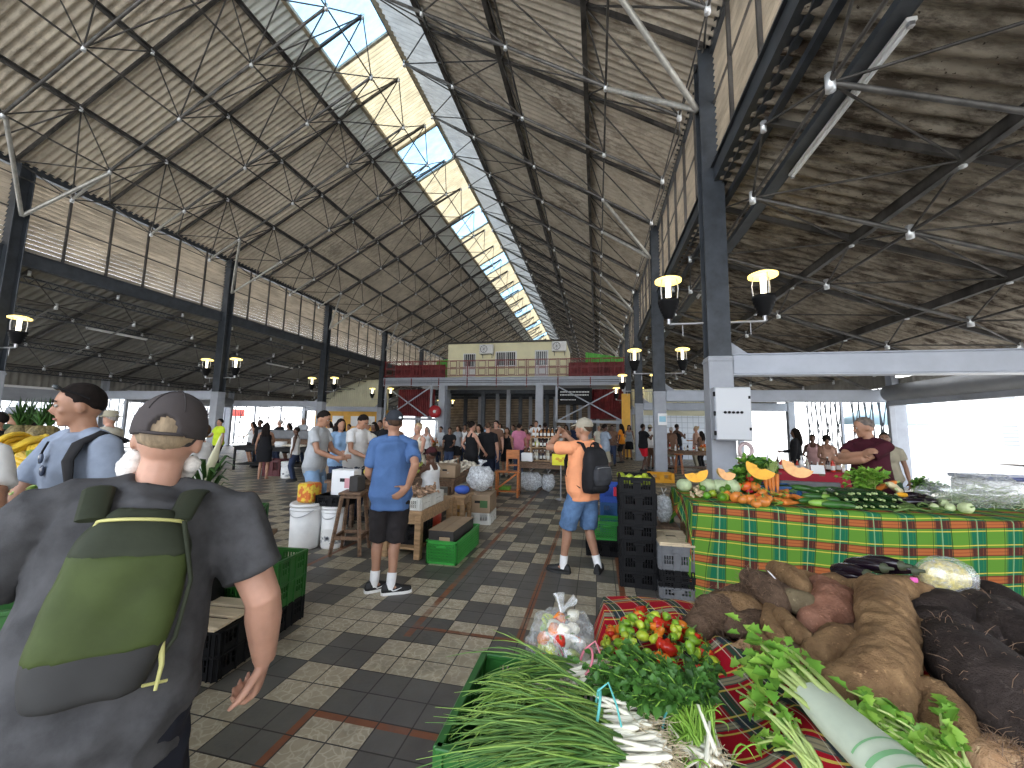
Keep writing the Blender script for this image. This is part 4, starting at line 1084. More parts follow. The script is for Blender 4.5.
for s_ in (-1,1):
    q=MB(); q.path([T_((s_*.09,-.15,1.39)),T_((s_*.105,-.10,1.475)),T_((s_*.12,.0,1.492)),T_((s_*.12,.10,1.42)),T_((s_*.135,.16,1.25)),T_((s_*.19,.08,1.1)),T_((s_*.15,-.13,.98))],[.034,.036,.036,.034,.03,.016,.012],8,flat=.32); q.build('shoulder_strap',C_rb,rk)
q=MB(); q.path([T_((-.03,-.15,1.43)),T_((-.03,-.17,1.475)),T_((.03,-.17,1.475)),T_((.03,-.15,1.43))],.008,6); q.build('carry_loop',C_rb,rk)
# --- man in pale blue-grey polo at the left
C_greyp=cloth('blue_grey_tee',(.23,.27,.345),.9,.12,10)
dLoc=pos(90,2.35); dRz=R(176)
pD,T_,TH_,_=person('man in blue-grey tee with sunglasses on his dark hair, turned to the left',dLoc,dRz,1.90,skin=SK_T,head=(-.50,.10),lean=.05,wide=1.1,
  arms=dict(R=dict(w=(.2,.28,.93),hint=(.7,-1,0),d=(-.2,.9,-.4),curl=.5),L=dict(w=(-.27,.22,.98),hint=(-.6,-1,0),d=(0,.8,-.5),curl=.5)),
  top=('polo',C_greyp),bottom=('trousers',C_navy),shoes=(M_shoeb,M_soleb),hair=('short',H_dark),vox=.009,wr=.005,sleeve=.75,face=True,hem=.82)
sc=1.90/1.75
def glasses(lab,T1,T2,root_loc,rz,sc,c,w=.052):
    g=E('sunglasses',lab,'sunglasses',root_loc,rz); g.scale=(sc,)*3
    for s_ in (-1,1):
        q=MB(); q.ell(T1(s_*.5),(w*.52,.006,w*.42),T2,12,8); q.build('lens',M_glassd,g)
    return g
HMd=Matrix.Rotation(-.50,3,'Z')
g=E('sunglasses','dark sunglasses pushed up on the hair of the man in blue-grey','sunglasses',dLoc,dRz); g.scale=(sc,)*3
for s_ in (-1,1):
    q=MB(); q.ell(TH_((s_*.034,.078,1.742)),(.030,.012,.020),HMd@Matrix.Rotation(R(-50),3,'X'),14,8); q.build('lens',M_glassd,g)
    q=MB(); q.path([TH_((s_*.062,.072,1.738)),TH_((s_*.086,.0,1.70)),TH_((s_*.084,-.04,1.67))],.004,5); q.build('temple',M_black,g)
q=MB(); q.path([TH_((-.012,.086,1.742)),TH_((.012,.086,1.742))],.004,5); q.build('bridge',M_black,g)
g=E('sunglasses','sunglasses hooked on the collar of the man in blue-grey','sunglasses',dLoc,dRz); g.scale=(sc,)*3
for s_ in (-1,1):
    q=MB(); q.ell(T_((.02+s_*.008,.138,1.335+s_*.032)),(.018,.008,.028),None,12,8); q.build('lens',mat('lens_blue',(.05,.07,.12),.1),g)
q=MB(); q.path([T_((.02,.118,1.45)),T_((.022,.137,1.40)),T_((.03,.141,1.34))],.005,5); q.build('temple',M_black,g)
sb=E('shoulder_bag','black bag strap and bag slung over the shoulder of the man in blue-grey','bag',dLoc,dRz); sb.scale=(sc,)*3
q=MB(); q.path([T_((-.17,-.10,1.44)),T_((-.155,.0,1.488)),T_((-.15,.085,1.44)),T_((-.17,.13,1.36)),T_((-.19,.13,1.24)),T_((-.215,.09,1.10)),T_((-.22,-.02,1.0))],[.045,.05,.048,.042,.028,.022,.02],8,flat=.35); q.build('strap',C_rb,sb)
q=MB(); q.loft([ring((-.12,-.2,z),w,d,18,3) for z,w,d in ((.98,.12,.05),(1.05,.14,.075),(1.25,.14,.075),(1.36,.11,.05))]); remeshed(q,'bag_body',.014,3,C_rb,sb,wr=.004)
# --- stallholder in maroon, arms folded
C_maroon=cloth('maroon_tee',(.055,.010,.018),.9,.1,6)
mLoc=V((3.42,5.92,0)); mRz=R(108)
pM,T_,TH_,_=person('stallholder in maroon tee with folded arms behind the green plaid stall',mLoc,mRz,1.90,skin=SK_T,head=(-.50,.20),lean=.03,wide=1.1,belly=.03,
  arms=dict(R=dict(w=(-.13,.24,1.33),hint=(.35,1,-.7),d=(-1,.1,.35),n=(0,-1,-.2),curl=.35,thumb=(.5,.6,-.2)),L=dict(w=(.14,.25,1.21),hint=(-.35,1,-.6),d=(.8,.1,.45),n=(0,-1,0),curl=.5)),
  top=('tee',C_maroon),bottom=('trousers',C_navy),shoes=(M_shoeb,M_soleb),hair=('crop',mat('hair_brown_grey',(.12,.095,.08),.6,0,var=.4,vs=40)),vox=.0095,wr=.005,sleeve=.62,face=True)
# ================================================================== goods: crates, vegetables, cloth
def plaid(name,base,bu,bv,cross,ly,lu,pu,pv,wu,wv,wh=None,coord='UV'):
    m,nt,out=nt_new(name); h=NT(nt); t=h.n('TexCoord'); s=h.n('SeparateXYZ'); h.l(t.outputs['UV'],s.inputs[0])
    fu=h.math('FRACT',h.math('DIVIDE',s.outputs[0],pu)); fv=h.math('FRACT',h.math('DIVIDE',s.outputs[1],pv))
    def stripe(f,st): return h.ramp(f,st,'CONSTANT')
    Mu=stripe(fu,[(0,0),(.5-wu/2,.55),(.5-wu*.38,1),(.5-wu*.12,.7),(.5-wu*.06,1),(.5+wu*.3,.75),(.5+wu*.36,1),(.5+wu/2,0)])
    Mv=stripe(fv,[(0,0),(.5-wv/2,1),(.5+wv/2,0)])
    Dv=stripe(fv,[(0,0),(.5-wv/2,1),(.5-wv*.36,0),(.5-wv*.06,.55),(.5+wv*.06,0),(.5+wv*.36,1),(.5+wv/2,0)])
    Ly=stripe(fv,[(0,0),(.5-wv*.5-.115,1),(.5-wv*.5-.075,0),(.5+wv*.5+.075,1),(.5+wv*.5+.115,0)])
    Lu=stripe(fu,[(0,0),(.5-wu*.5-.05,1),(.5-wu*.5-.03,0),(.5+wu*.5+.01,1),(.5+wu*.5+.04,0)])
    Lw=stripe(fu,[(0,0),(.5-wu*.05,1),(.5+wu*.02,0)])
    c=h.mix(Mu,base,bu); c2=h.mix(Mu,bv,cross); c=h.mix(Mv,c,c2); c=h.mix(h.math('MULTIPLY',Dv,.75),c,cross)
    c=h.mix(h.math('MULTIPLY',Ly,.8),c,ly); c=h.mix(h.math('MULTIPLY',Lu,.75),c,lu)
    if wh: c=h.mix(h.math('MULTIPLY',Lw,.6),c,wh)
    b=h.bsdf(out,c,.85,0,h.noise(h.coord('UV',(1,1,1)),900,2),.0006,.3,.15); return m
M_plaidg=plaid('green_madras',(.105,.245,.030),(.012,.130,.064),(.40,.118,.036),(.075,.024,.018),(.62,.50,.07),(.012,.04,.018),.262,.235,.44,.30,(.30,.5,.25))
M_plaidr=plaid('red_madras',(.40,.008,.022),(.035,.075,.05),(.34,.30,.19),(.03,.045,.06),(.75,.60,.12),(.62,.60,.5),.16,.17,.34,.20,(.75,.70,.6))
M_plaidy=plaid('yellow_madras',(.55,.03,.03),(.72,.50,.03),(.75,.55,.05),(.22,.05,.03),(.8,.7,.2),(.1,.02,.02),.055,.06,.45,.4)
M_gcrate=mat('green_crate_plastic',(.022,.118,.020),.42,0,var=.15,vs=5)
M_gcrate2=mat('bright_green_basket',(.045,.33,.055),.4,0,var=.1,vs=5)
M_gycrate=mat('grey_crate_plastic',(.135,.14,.15),.45,0,var=.15)
M_blcrate=mat('blue_crate_plastic',(.028,.10,.26),.4,0,var=.12)
M_ycrate=mat('yellow_crate_plastic',(.75,.36,.02),.4)
M_rcrate=mat('dark_red_crate_plastic',(.10,.012,.016),.45)
M_wcrate=mat('white_crate_plastic',(.66,.66,.62),.45,0,var=.08)
M_plywood=mat('pale_plywood',(.58,.47,.32),.7,0,var=.15,vs=3,stretch=(1,6,1))
M_wood=mat('worn_brown_wood',(.165,.098,.058),.65,0,var=.4,vs=6,stretch=(5,1,5),bump=.2)
M_woodl=mat('light_table_wood',(.36,.225,.115),.6,0,var=.3,vs=5,stretch=(1,6,6),bump=.15)
M_woodo=mat('orange_varnished_wood',(.42,.135,.03),.4,0,var=.25,vs=5,stretch=(1,1,6))
M_card=mat('brown_cardboard',(.33,.235,.15),.85,0,var=.12,vs=3)
def crate(name,label,L,W_,H,mt,loc,rz=0,group=None,style='slot',cat='crate',win=(.35,.86),n=12,floor_m=None,handle=True):
    """open plastic crate, x along L, y along W_; base at loc"""
    r_=E(name,label,cat,loc,rz,group); t=MB(); th=.012
    def wall(a,b,nrm):
        a,b=V(a),V(b); d=(b-a); ln=d.length; d/=ln
        k=max(4,int(n*ln/L)); z1,z2=H*win[0],H*win[1]
        def slab(u0,u1,z0,zz): t.bar(a+d*u0+V((0,0,(z0+zz)/2)),a+d*u1+V((0,0,(z0+zz)/2)),th,zz-z0)
        if style=='mesh':
            slab(0,ln,0,H*.1); slab(0,ln,H*.88,H); slab(0,ln*.05,0,H); slab(ln*.95,ln,0,H)
            for i in range(k*2): u=ln*(i+.5)/(k*2); slab(u-.004,u+.004,H*.1,H*.88)
            for i in range(6): z=H*(.1+.78*(i+.5)/6); slab(0,ln,z-.004,z+.004)
            return
        slab(0,ln,0,z1); slab(0,ln,z2,H); 
        blk=[(0,.10),(.40,.60),(.90,1)]
        for u0,u1 in blk: slab(ln*u0,ln*u1,z1,z2)
        for g0,g1 in ((.10,.40),(.60,.90)):
            kk=max(2,k//2-1)
            for i in range(kk): u=ln*(g0+(g1-g0)*(i+1)/(kk+1)); slab(u-.005,u+.005,z1,z2)
            slab(ln*g0,ln*g1,(z1+z2)/2-.004,(z1+z2)/2+.004)
        # outer ribs
        o=nrm*(th*.5+.004)
        for u in (.02,.10,.40,.60,.90,.98): t.bar(a+d*ln*u+o+V((0,0,.0)),a+d*ln*u+o+V((0,0,H)),.012,.01,up=d)
    x,y=L/2-th/2,W_/2-th/2
    wall((-x,-y,0),(x,-y,0),V((0,-1,0))); wall((-x,y,0),(x,y,0),V((0,1,0))); wall((-x,-y,0),(-x,y,0),V((-1,0,0))); wall((x,-y,0),(x,y,0),V((1,0,0)))
    t.box((0,0,.008),(L-.01,W_-.01,.014)); t.build('body',mt,r_)
    q=MB(); rw=.026
    for a,b in (((-L/2,-y,H),(L/2,-y,H)),((-L/2,y,H),(L/2,y,H)),((-x,-W_/2,H),(-x,W_/2,H)),((x,-W_/2,H),(x,W_/2,H))): q.bar(a,b,rw,.016,b=.003)
    q.build('rim',mt,r_)
    if handle:
        q=MB(); q.bar((-.06,-W_/2-.008,H*.78),(.06,-W_/2-.008,H*.78),.016,.03,b=.004); q.build('handle',mt,r_)
    return r_
def box_carton(name,label,loc,size,rz,mt,open_=False,cat='carton',group=None,mark=None):
    r_=E(name,label,cat,loc,rz,group); L,W_,H=size; t=MB(); t.box((0,0,H/2),(L,W_,H),.006); t.build('body',mt,r_)
    t=MB(); t.box((-L*.25-.002,0,H+.004),(L*.49,W_,.006),.001); t.build('flap',mt,r_)
    t=MB(); t.box((L*.25+.002,0,H+.005),(L*.49,W_,.006),.001); t.build('flap',mt,r_)
    t=MB(); t.box((0,-W_/2-.002,H*.62),(L*.22,.004,H*.14),.001); t.build('hand_hole',M_blackm,r_)
    if mark:
        t=MB(); t.box((L*.25,-W_/2-.002,H*.5),(L*.3,.004,H*.4),.001); t.build('printed_mark',mark,r_)
    return r_
TABS=[]
def table(name,label,loc,L,W_,H,mt,rz=0,cat='table',top=.04,leg=.06,shelf=None,group=None):
    r_=E(name,label,cat,loc,rz,group); TABS.append((loc[0],loc[1],L/2,W_/2,rz))
    t=MB()
    k=max(2,int(W_/.14))
    for i in range(k): t.box((0,-W_/2+W_*(i+.5)/k,H-top/2),(L,W_/k-.006,top),.004)
    t.build('tabletop',mt,r_)
    for x in (-1,1):
        for y in (-1,1):
            t=MB(); t.box((x*(L/2-.06),y*(W_/2-.06),(H-top)/2),(leg,leg,H-top),.006); t.build('leg',mt,r_)
    t=MB()
    for y in (-1,1): t.bar((-L/2+.05,y*(W_/2-.05),H-top-.06),(L/2-.05,y*(W_/2-.05),H-top-.06),.03,.1)
    for x in (-1,1): t.bar((x*(L/2-.06),-W_/2+.05,H-top-.06),(x*(L/2-.06),W_/2-.05,H-top-.06),.03,.1)
    t.build('apron',mt,r_)
    if shelf:
        t=MB(); t.box((0,0,shelf),(L-.1,W_-.1,.03),.004); t.build('shelf',mt,r_)
    return r_
def tuber(name,label,pts,rad,mt,cat='yam',bump=.10,seed=0,group=None,n=34,flat=1.,hairs=0):
    global M_hairroot
    M_hairroot=mat('root_hair',(.22,.14,.09),.9)
    """lumpy root swept along pts; local origin at its lowest middle"""
    P=[V(p) for p in pts]; c=sum(P,V())/len(P); zmin=min(p.z-r for p,r in zip(P,rad)); o=V((c.x,c.y,zmin))
    # resample
    Q=[];Rr=[]
    for i in range(len(P)-1):
        p0=P[max(0,i-1)];p1=P[i];p2=P[i+1];p3=P[min(len(P)-1,i+2)]
        K_=10 if n>20 else 6
        for k in range(K_):
            t=k/K_; Q.append(.5*((2*p1)+(p2-p0)*t+(2*p0-5*p1+4*p2-p3)*t*t+(3*p1-p0-3*p2+p3)*t**3)); u=t*t*(3-2*t); Rr.append(rad[i]*(1-u)+rad[i+1]*u)
    Q.append(P[-1]);Rr.append(rad[-1])
    d0=(Q[0]-Q[1]).normalized(); d1=(Q[-1]-Q[-2]).normalized()
    a0=[(Q[0]+d0*Rr[0]*math.sin(a),Rr[0]*math.cos(a)) for a in (1.5,1.15,.75,.38)]; a1=[(Q[-1]+d1*Rr[-1]*math.sin(a),Rr[-1]*math.cos(a)) for a in (.38,.75,1.15,1.5)]
    Q=[x for x,_ in a0]+Q+[x for x,_ in a1]; Rr=[r for _,r in a0]+Rr+[r for _,r in a1]
    t=MB(); t.path([q-o for q in Q],Rr,n,flat=flat)
    R0=max(rad)
    vv=[]
    for v in t.v:
        v=V(v); k=min(range(len(Q)),key=lambda i:(Q[i]-o-v).length_squared); cc=Q[k]-o; d=v-cc
        s_=1+bump*(1.3*mnoise.noise((v+V((seed,0,0)))*(1.1/R0))+.7*mnoise.noise((v+V((0,seed,0)))*(2.6/R0))+.34*mnoise.noise((v+V((seed,seed,0)))*(7/R0))+.16*mnoise.noise((v+V((seed,0,seed)))*(17/R0)))
        vv.append(tuple(cc+d*s_))
    t.v=vv
    ob=t.build(name,mt,loc=o)
    if hairs:
        g=random.Random(seed); q=MB()
        for i in range(hairs):
            v=V(t.v[g.randrange(n*4,len(t.v)-n*4)]); k=min(range(len(Q)),key=lambda j:(Q[j]-o-v).length_squared); d=(v-(Q[k]-o)).normalized(); a=V((g.gauss(0,1),g.gauss(0,1),g.gauss(0,1)))*.012
            q.path([v-d*.003,v+d*.008+a*.6,v+d*.010+a*1.6-V((0,0,.006))],[.0011,.0009,.0005],3,caps=False)
        q.build('rootlets',M_hairroot,ob)
    return tag(ob,label,cat,group)
def rootmat(name,a,b,sc=9,bs=55,bu=.8,rings=0.,stretch=(1,1,1)):
    m,nt,out=nt_new(name); h=NT(nt); co=h.coord('Object',stretch)
    f=h.ramp(h.noise(co,sc,7,.72),[(.34,0.),(.66,1.)]); c=h.mix(f,a,b)
    f2=h.ramp(h.noise(co,sc*5,4,.7),[(.60,0.),(.70,1.)]); c=h.mix(h.math('MULTIPLY',f2,.55),c,tuple(min(1,x*1.9+.02) for x in b))
    f3=h.ramp(h.noise(co,sc*3.3,3),[(.66,0.),(.72,1.)]); c=h.mix(h.math('MULTIPLY',f3,.7),c,tuple(x*.35 for x in a))
    hgt=h.math('ADD',h.noise(co,bs,5,.7),h.math('MULTIPLY',h.noise(co,sc*1.5,3),1.2))
    h.bsdf(out,c,.8,0,hgt,.012,bu,.25); return m
M_rbrown=rootmat('root_dark_brown',(.075,.046,.030),(.20,.125,.080),12,90,1.)
M_rtan=rootmat('root_tan',(.145,.080,.038),(.31,.190,.092),11,70,.8)
M_rred=rootmat('root_red_brown',(.20,.085,.050),(.38,.185,.12),10,60,.6)
M_rolive=rootmat('root_olive',(.12,.090,.050),(.22,.170,.100),10,60,.4)
M_rblack=rootmat('root_black',(.020,.014,.012),(.062,.046,.040),8,60,1.)
M_rstraw=rootmat('root_straw',(.40,.22,.11),(.62,.42,.25),14,90,1.,stretch=(1,1,.2))
M_aub=mat('aubergine_skin',(.010,.005,.010),.16,0,spec=.6)
def leafmat(name,a,b,rough=.45):
    m,nt,out=nt_new(name); h=NT(nt); co=h.coord('Object'); c=h.mix(h.ramp(h.noise(co,14,3),[(.3,0.),(.7,1.)]),a,b)
    p=h.bsdf(out,c,rough,0,None,spec=.35); p.inputs['Subsurface Weight'].default_value=0
    t=h.n('BsdfTranslucent'); h.l(c,t.inputs[0]); x=h.n('MixShader'); x.inputs[0].default_value=.22; h.l(p.outputs[0],x.inputs[1]); h.l(t.outputs[0],x.inputs[2]); h.l(x.outputs[0],out.inputs[0]); return m
L_pars=leafmat('parsley_leaf',(.045,.135,.022),(.085,.22,.040))
L_cel=leafmat('celery_leaf',(.20,.42,.045),(.36,.56,.10))
L_celd=leafmat('celery_leaf_deep',(.10,.28,.03),(.22,.42,.06))
L_onion=leafmat('onion_leaf',(.17,.33,.05),(.36,.52,.13))
L_oniond=leafmat('onion_leaf_deep',(.07,.18,.04),(.19,.34,.085))
L_dark=leafmat('dark_leaf',(.025,.075,.018),(.06,.15,.03))
L_stalk=leafmat('celery_stalk',(.42,.56,.14),(.60,.70,.30))
M_bulb=mat('onion_bulb_white',(.78,.75,.62),.4,0,var=.1)
M_roots=mat('pale_rootlets',(.60,.50,.33),.8)
def add_leaf(mb,p,d,up,L,W_,m=0,lob=True,fold=.25,droop=.3):
    d=V(d).normalized(); up=V(up); s=d.cross(up)
    if s.length<1e-4: s=d.orthogonal()
    s.normalize(); up=s.cross(d)
    def P(a,b,c): return V(p)+d*a*L+s*b*W_+up*(c*W_-droop*L*a*a)
    if lob:
        vs=[P(0,0,0),P(.25,.28,fold*.4),P(.30,.62,fold),P(.52,.42,fold*.6),P(.62,.62,fold),P(.80,.30,fold*.4),P(1,0,0),P(.80,-.30,fold*.4),P(.62,-.62,fold),P(.52,-.42,fold*.6),P(.30,-.62,fold),P(.25,-.28,fold*.4),P(.52,0,0)]
        fs=[(0,1,12),(1,2,3),(1,3,12),(3,4,5),(3,5,12),(5,6,12),(12,6,7),(12,7,9),(7,8,9),(12,9,11),(9,10,11),(12,11,0)]
    else:
        vs=[P(0,0,0),P(.3,.42,fold),P(.65,.38,fold),P(1,0,0),P(.65,-.38,fold),P(.3,-.42,fold),P(.35,0,0),P(.68,0,0)]
        fs=[(0,1,6),(1,2,7,6),(2,3,7),(0,6,5),(6,7,4,5),(7,3,4)]
    mb.add(vs,fs,m,True)
def herb(name,label,base,tips,nst,leafL,mats,seed,cat='herbs',group=None,spread=.12,per=7,bulge=.05,stem_r=.0025,tie=None,lob=True,parent_loc=None,stemlen=1.):
    """bunch of stems from base to around the tips with leaves on the outer half; parts: stems, leaves"""
    g=random.Random(seed); base=V(base); r_=E(name,label,cat,base,0,group); st=MB(); lv=MB()
    for i in range(nst):
        tp=V(g.choice(tips))-base; tp+=V((g.gauss(0,spread),g.gauss(0,spread),g.gauss(0,spread*.55)))
        m1=tp*.5+V((g.gauss(0,.02),g.gauss(0,.02),bulge+g.uniform(0,.03)))
        b0=V((g.gauss(0,.012),g.gauss(0,.012),g.gauss(0,.006)))
        pts=[b0*(1-t)**2+m1*2*t*(1-t)+tp*t*t for t in np.linspace(0,1,6)]
        st.path(pts,[stem_r*(1.3-.7*k/5) for k in range(6)],4,caps=False)
        for k in range(per):
            t=g.uniform(.45,1.02); j=min(4,int(t*5)); p=pts[j].lerp(pts[j+1],min(1,t*5-j)); d=(pts[min(5,j+1)]-pts[j]).normalized()
            d=(d+V((g.gauss(0,.7),g.gauss(0,.7),g.gauss(.15,.45)))).normalized()
            up=V((g.gauss(0,.5),g.gauss(0,.5)-.2,1))
            add_leaf(lv,p,d,up,leafL*g.uniform(.6,1.25),leafL*g.uniform(.5,.75),0 if g.random()<.6 else 1,lob)
    st.build('stems',mats[2],r_); lv.build('leaves',mats[:2],r_)
    if tie: 
        q=MB(); c=(V(tips[0])-base)*tie[1]; d=(V(tips[0])-base).normalized(); a=d.orthogonal().normalized(); b=d.cross(a)
        q.path([c+V((0,0,bulge*.6))+(a*math.cos(x)+b*math.sin(x))*.024 for x in np.linspace(0,2*pi,12)],.0035,5); q.path([c+V((0,0,bulge*.6))+b*.024,c+b*.05+a*.04+V((0,0,.03)),c+b*.06+a*.07-V((0,0,.01))],.003,5)
        q.build('twine',tie[0],r_)
    return r_
def fruit(name,label,loc,r,mt,cat,group=None,sq=(1,1,1),rot=(0,0,0),stem=None,lump=0.,nu=14,nv=10,stem_l=.35):
    """one mesh fruit; returns it"""
    t=MB(); 
    def fn(p):
        k=1+lump*math.cos(5*math.atan2(p.y,p.x))*(1-abs(p.z)); 
        if p.z>.85: k*=1-.25*(p.z-.85)/.15
        return k
    t.ell((0,0,0),(r*sq[0],r*sq[1],r*sq[2]),None,nu,nv,0,fn)
    mm=[mt]
    if stem: t.path([(0,0,r*sq[2]*.80),(0,0,r*sq[2]*(.95+stem_l*.3)),(r*.1,0,r*sq[2]*(1+stem_l))],[r*.16,r*.09,r*.07],6,1); mm.append(stem)
    o=t.build(name,mm,loc=loc); o.rotation_euler=rot; return tag(o,label,cat,group)
def clone(o,loc,rot=None,label=None,scale=None,mats=None): return dup(o,loc,rot,label,scale,None,mats)
def plastic(name,tint=(.9,.92,.93),alpha=.24,rough=.15,gl=.35):
    m,nt,out=nt_new(name); h=NT(nt); g=h.n('BsdfGlossy'); g.inputs[0].default_value=(.9,.9,.9,1); g.inputs[1].default_value=rough
    d=h.n('BsdfDiffuse'); d.inputs[0].default_value=(*tint,1); a=h.n('MixShader'); a.inputs[0].default_value=gl; h.l(d.outputs[0],a.inputs[1]); h.l(g.outputs[0],a.inputs[2])
    t=h.n('BsdfTransparent'); t.inputs[0].default_value=(.97,.98,.98,1); x=h.n('MixShader'); 
    f=h.ramp(h.noise(h.coord('Object'),30,4,.7),[(.35,alpha*.35),(.65,min(1,alpha*1.9))]); h.l(f,x.inputs[0]); h.l(t.outputs[0],x.inputs[1]); h.l(a.outputs[0],x.inputs[2]); h.l(x.outputs[0],out.inputs[0]); return m
M_clearbag=plastic('clear_plastic_bag'); M_wbag=plastic('thin_white_bag',(.74,.76,.78),.95,.4,.08)
def bag(name,label,c,size,mt,seed=0,cat='bag',knot=True,parent=None,group=None,crump=.16,handles=False):
    t=MB(); nu,nv=40,26; g=size
    def fn(p):
        n_=mnoise.noise(V((p.x*2.4+seed,p.y*2.4,p.z*2.4)))+.6*mnoise.noise(V((p.x*6+seed,p.y*6,p.z*6)))
        k=1+crump*n_
        if p.z<-.6: k*=.97
        if knot and p.z>.8: k*=.8+.2*(1-p.z)/.2
        return k
    t.ell((0,0,g[2]*.5),(g[0]/2,g[1]/2,g[2]/2),None,nu,nv,0,fn)
    if parent: o=t.build(name,mt,parent,loc=c); root=o
    else: o=t.build(name,mt,loc=c); tag(o,label,cat,group)
    if knot:
        q=MB(); z=g[2]*.95
        for a in (-.7,.5,1.9):
            q.path([(0,0,z),(math.cos(a)*g[0]*.08,math.sin(a)*g[1]*.08,z+g[2]*.10),(math.cos(a)*g[0]*.22,math.sin(a)*g[1]*.2,z+g[2]*.2)],[g[0]*.04,g[0]*.05,g[0]*.10],7,flat=.3)
        if parent: q.build('knot',mt,parent,loc=c)
        else: q.build('knot',mt,o)
    return o
# ================================================================== the stalls in front
# green plaid stall
GZ=.955; GY=4.38
table('market_table','long table hidden under the green plaid cloth',(3.2,5.02,0),4.4,1.0,GZ-.012,M_woodl)
t=MB(); x0,x1,yb=.95,5.6,5.56; ns=150; 
prof_=[(yb,GZ)]+[(yb+(GY+.02-yb)*k/10,GZ) for k in range(1,11)]+[(GY+.004,GZ-.006),(GY-.002,GZ-.02)]+[(None,GZ-.02-.925*k/16) for k in range(1,17)]
ulen=0; rows_=[]; uvv={}
us=[0]
for a,b in zip(prof_[:-1],prof_[1:]):
    us.append(us[-1]+ (abs((b[0] if b[0] else GY)-(a[0] if a[0] else GY))+abs(b[1]-a[1])))
vs=[]; uvl=[]
for (py,pz),v_ in zip(prof_,us):
    for i in range(ns+1):
        x=x0+(x1-x0)*i/ns
        if py is None:
            dr=(GZ-pz)/.93; w=.055*dr*math.sin(x*7.3+1.2*math.sin(x*2.1))*(.4+.6*dr)+.018*dr*math.sin(x*19+2); y=GY-.002-.02*dr+w
            xx=x+.02*dr*math.sin(x*5)-(.05*dr if i<6 else 0)
            vs.append((xx,y,pz+.012*dr*math.sin(x*3.7)))
        else: vs.append((x,py,pz+.004*math.sin(x*9+py*7)))
        uvl.append((x+.02*math.sin(v_*4),v_+.035*math.sin(x*1.9)+.02*(x)))
nr=len(prof_)
fs=[(j*(ns+1)+i,j*(ns+1)+i+1,(j+1)*(ns+1)+i+1,(j+1)*(ns+1)+i) for j in range(nr-1) for i in range(ns)]
# left drop of the cloth
off=len(vs); nl=10; kk=18
for j in range(nl+1):
    for i in range(kk+1):
        y=GY+(yb-GY)*i/kk; dr=j/nl; z=GZ-dr*(.30+.16*math.sin(i*.5+.5)+.35*max(0,1-i/3))
        vs.append((x0-.012*dr-.05*dr*math.sin(i*1.1)*dr-.03*dr,y,z)); uvl.append((y*1.0+.1,dr*.35+.3*y))
fs+=[(off+j*(kk+1)+i,off+(j+1)*(kk+1)+i,off+(j+1)*(kk+1)+i+1,off+j*(kk+1)+i+1) for j in range(nl) for i in range(kk)]
t.add(vs,fs,0,True); o=t.build('tablecloth',M_plaidg); l=o.data.uv_layers.new(name='UVMap')
for lp in o.data.loops: l.data[lp.index].uv=uvl[lp.vertex_index]
o.modifiers.new('th','SOLIDIFY').thickness=.003; tag(o,'green, teal and orange plaid cloth hanging to the floor from the vegetable stall','tablecloth')
def gz(px,py,h=0):
    p=at_z(px,py,GZ+h)
    if p.y>5.15: p=at_y(px,py,5.15)
    return p
G=random.Random(11)
# cabbages
M_cab=mat('pale_cabbage',(.52,.62,.36),.5,0,var=.2,vs=9,bump=.3,bs=18,bd=.02)
def cabbage(loc,r,lab,rz):
    e=E('cabbage',lab,'cabbage',loc,rz,'cabbages on the plaid stall'); t=MB(); t.ell((0,0,r*.85),(r,r,r*.86),None,18,12,0,lambda p:1+.03*mnoise.noise(V((p.x,p.y,p.z))*4)); t.build('head',M_cab,e)
    for k in range(5):
        a=k*1.257; t=MB(); 
        t.grid(8,8,lambda u,v:V(((r*1.04)*math.cos(a+(u-.5)*1.7)*math.sin(.35+v*1.9),(r*1.04)*math.sin(a+(u-.5)*1.7)*math.sin(.35+v*1.9),r*.85+r*.9*math.cos(.35+v*1.9)+.006*math.sin(u*14)*(1-v)))); t.build('outer_leaf',M_cab,e)
for i,(x,y,r,l) in enumerate(((684,481,.085,'palest cabbage at the left end of the plaid stall'),(708,478,.092,'pale cabbage behind the ginger heap'),(719,482,.09,'small cabbage between the pumpkin wedge and the limes'),(731,480,.095,'pale green cabbage beside the green net bag'))):
    p=gz(x,y,.07); p.z=GZ+.006; cabbage(p,r,l,i*1.3)
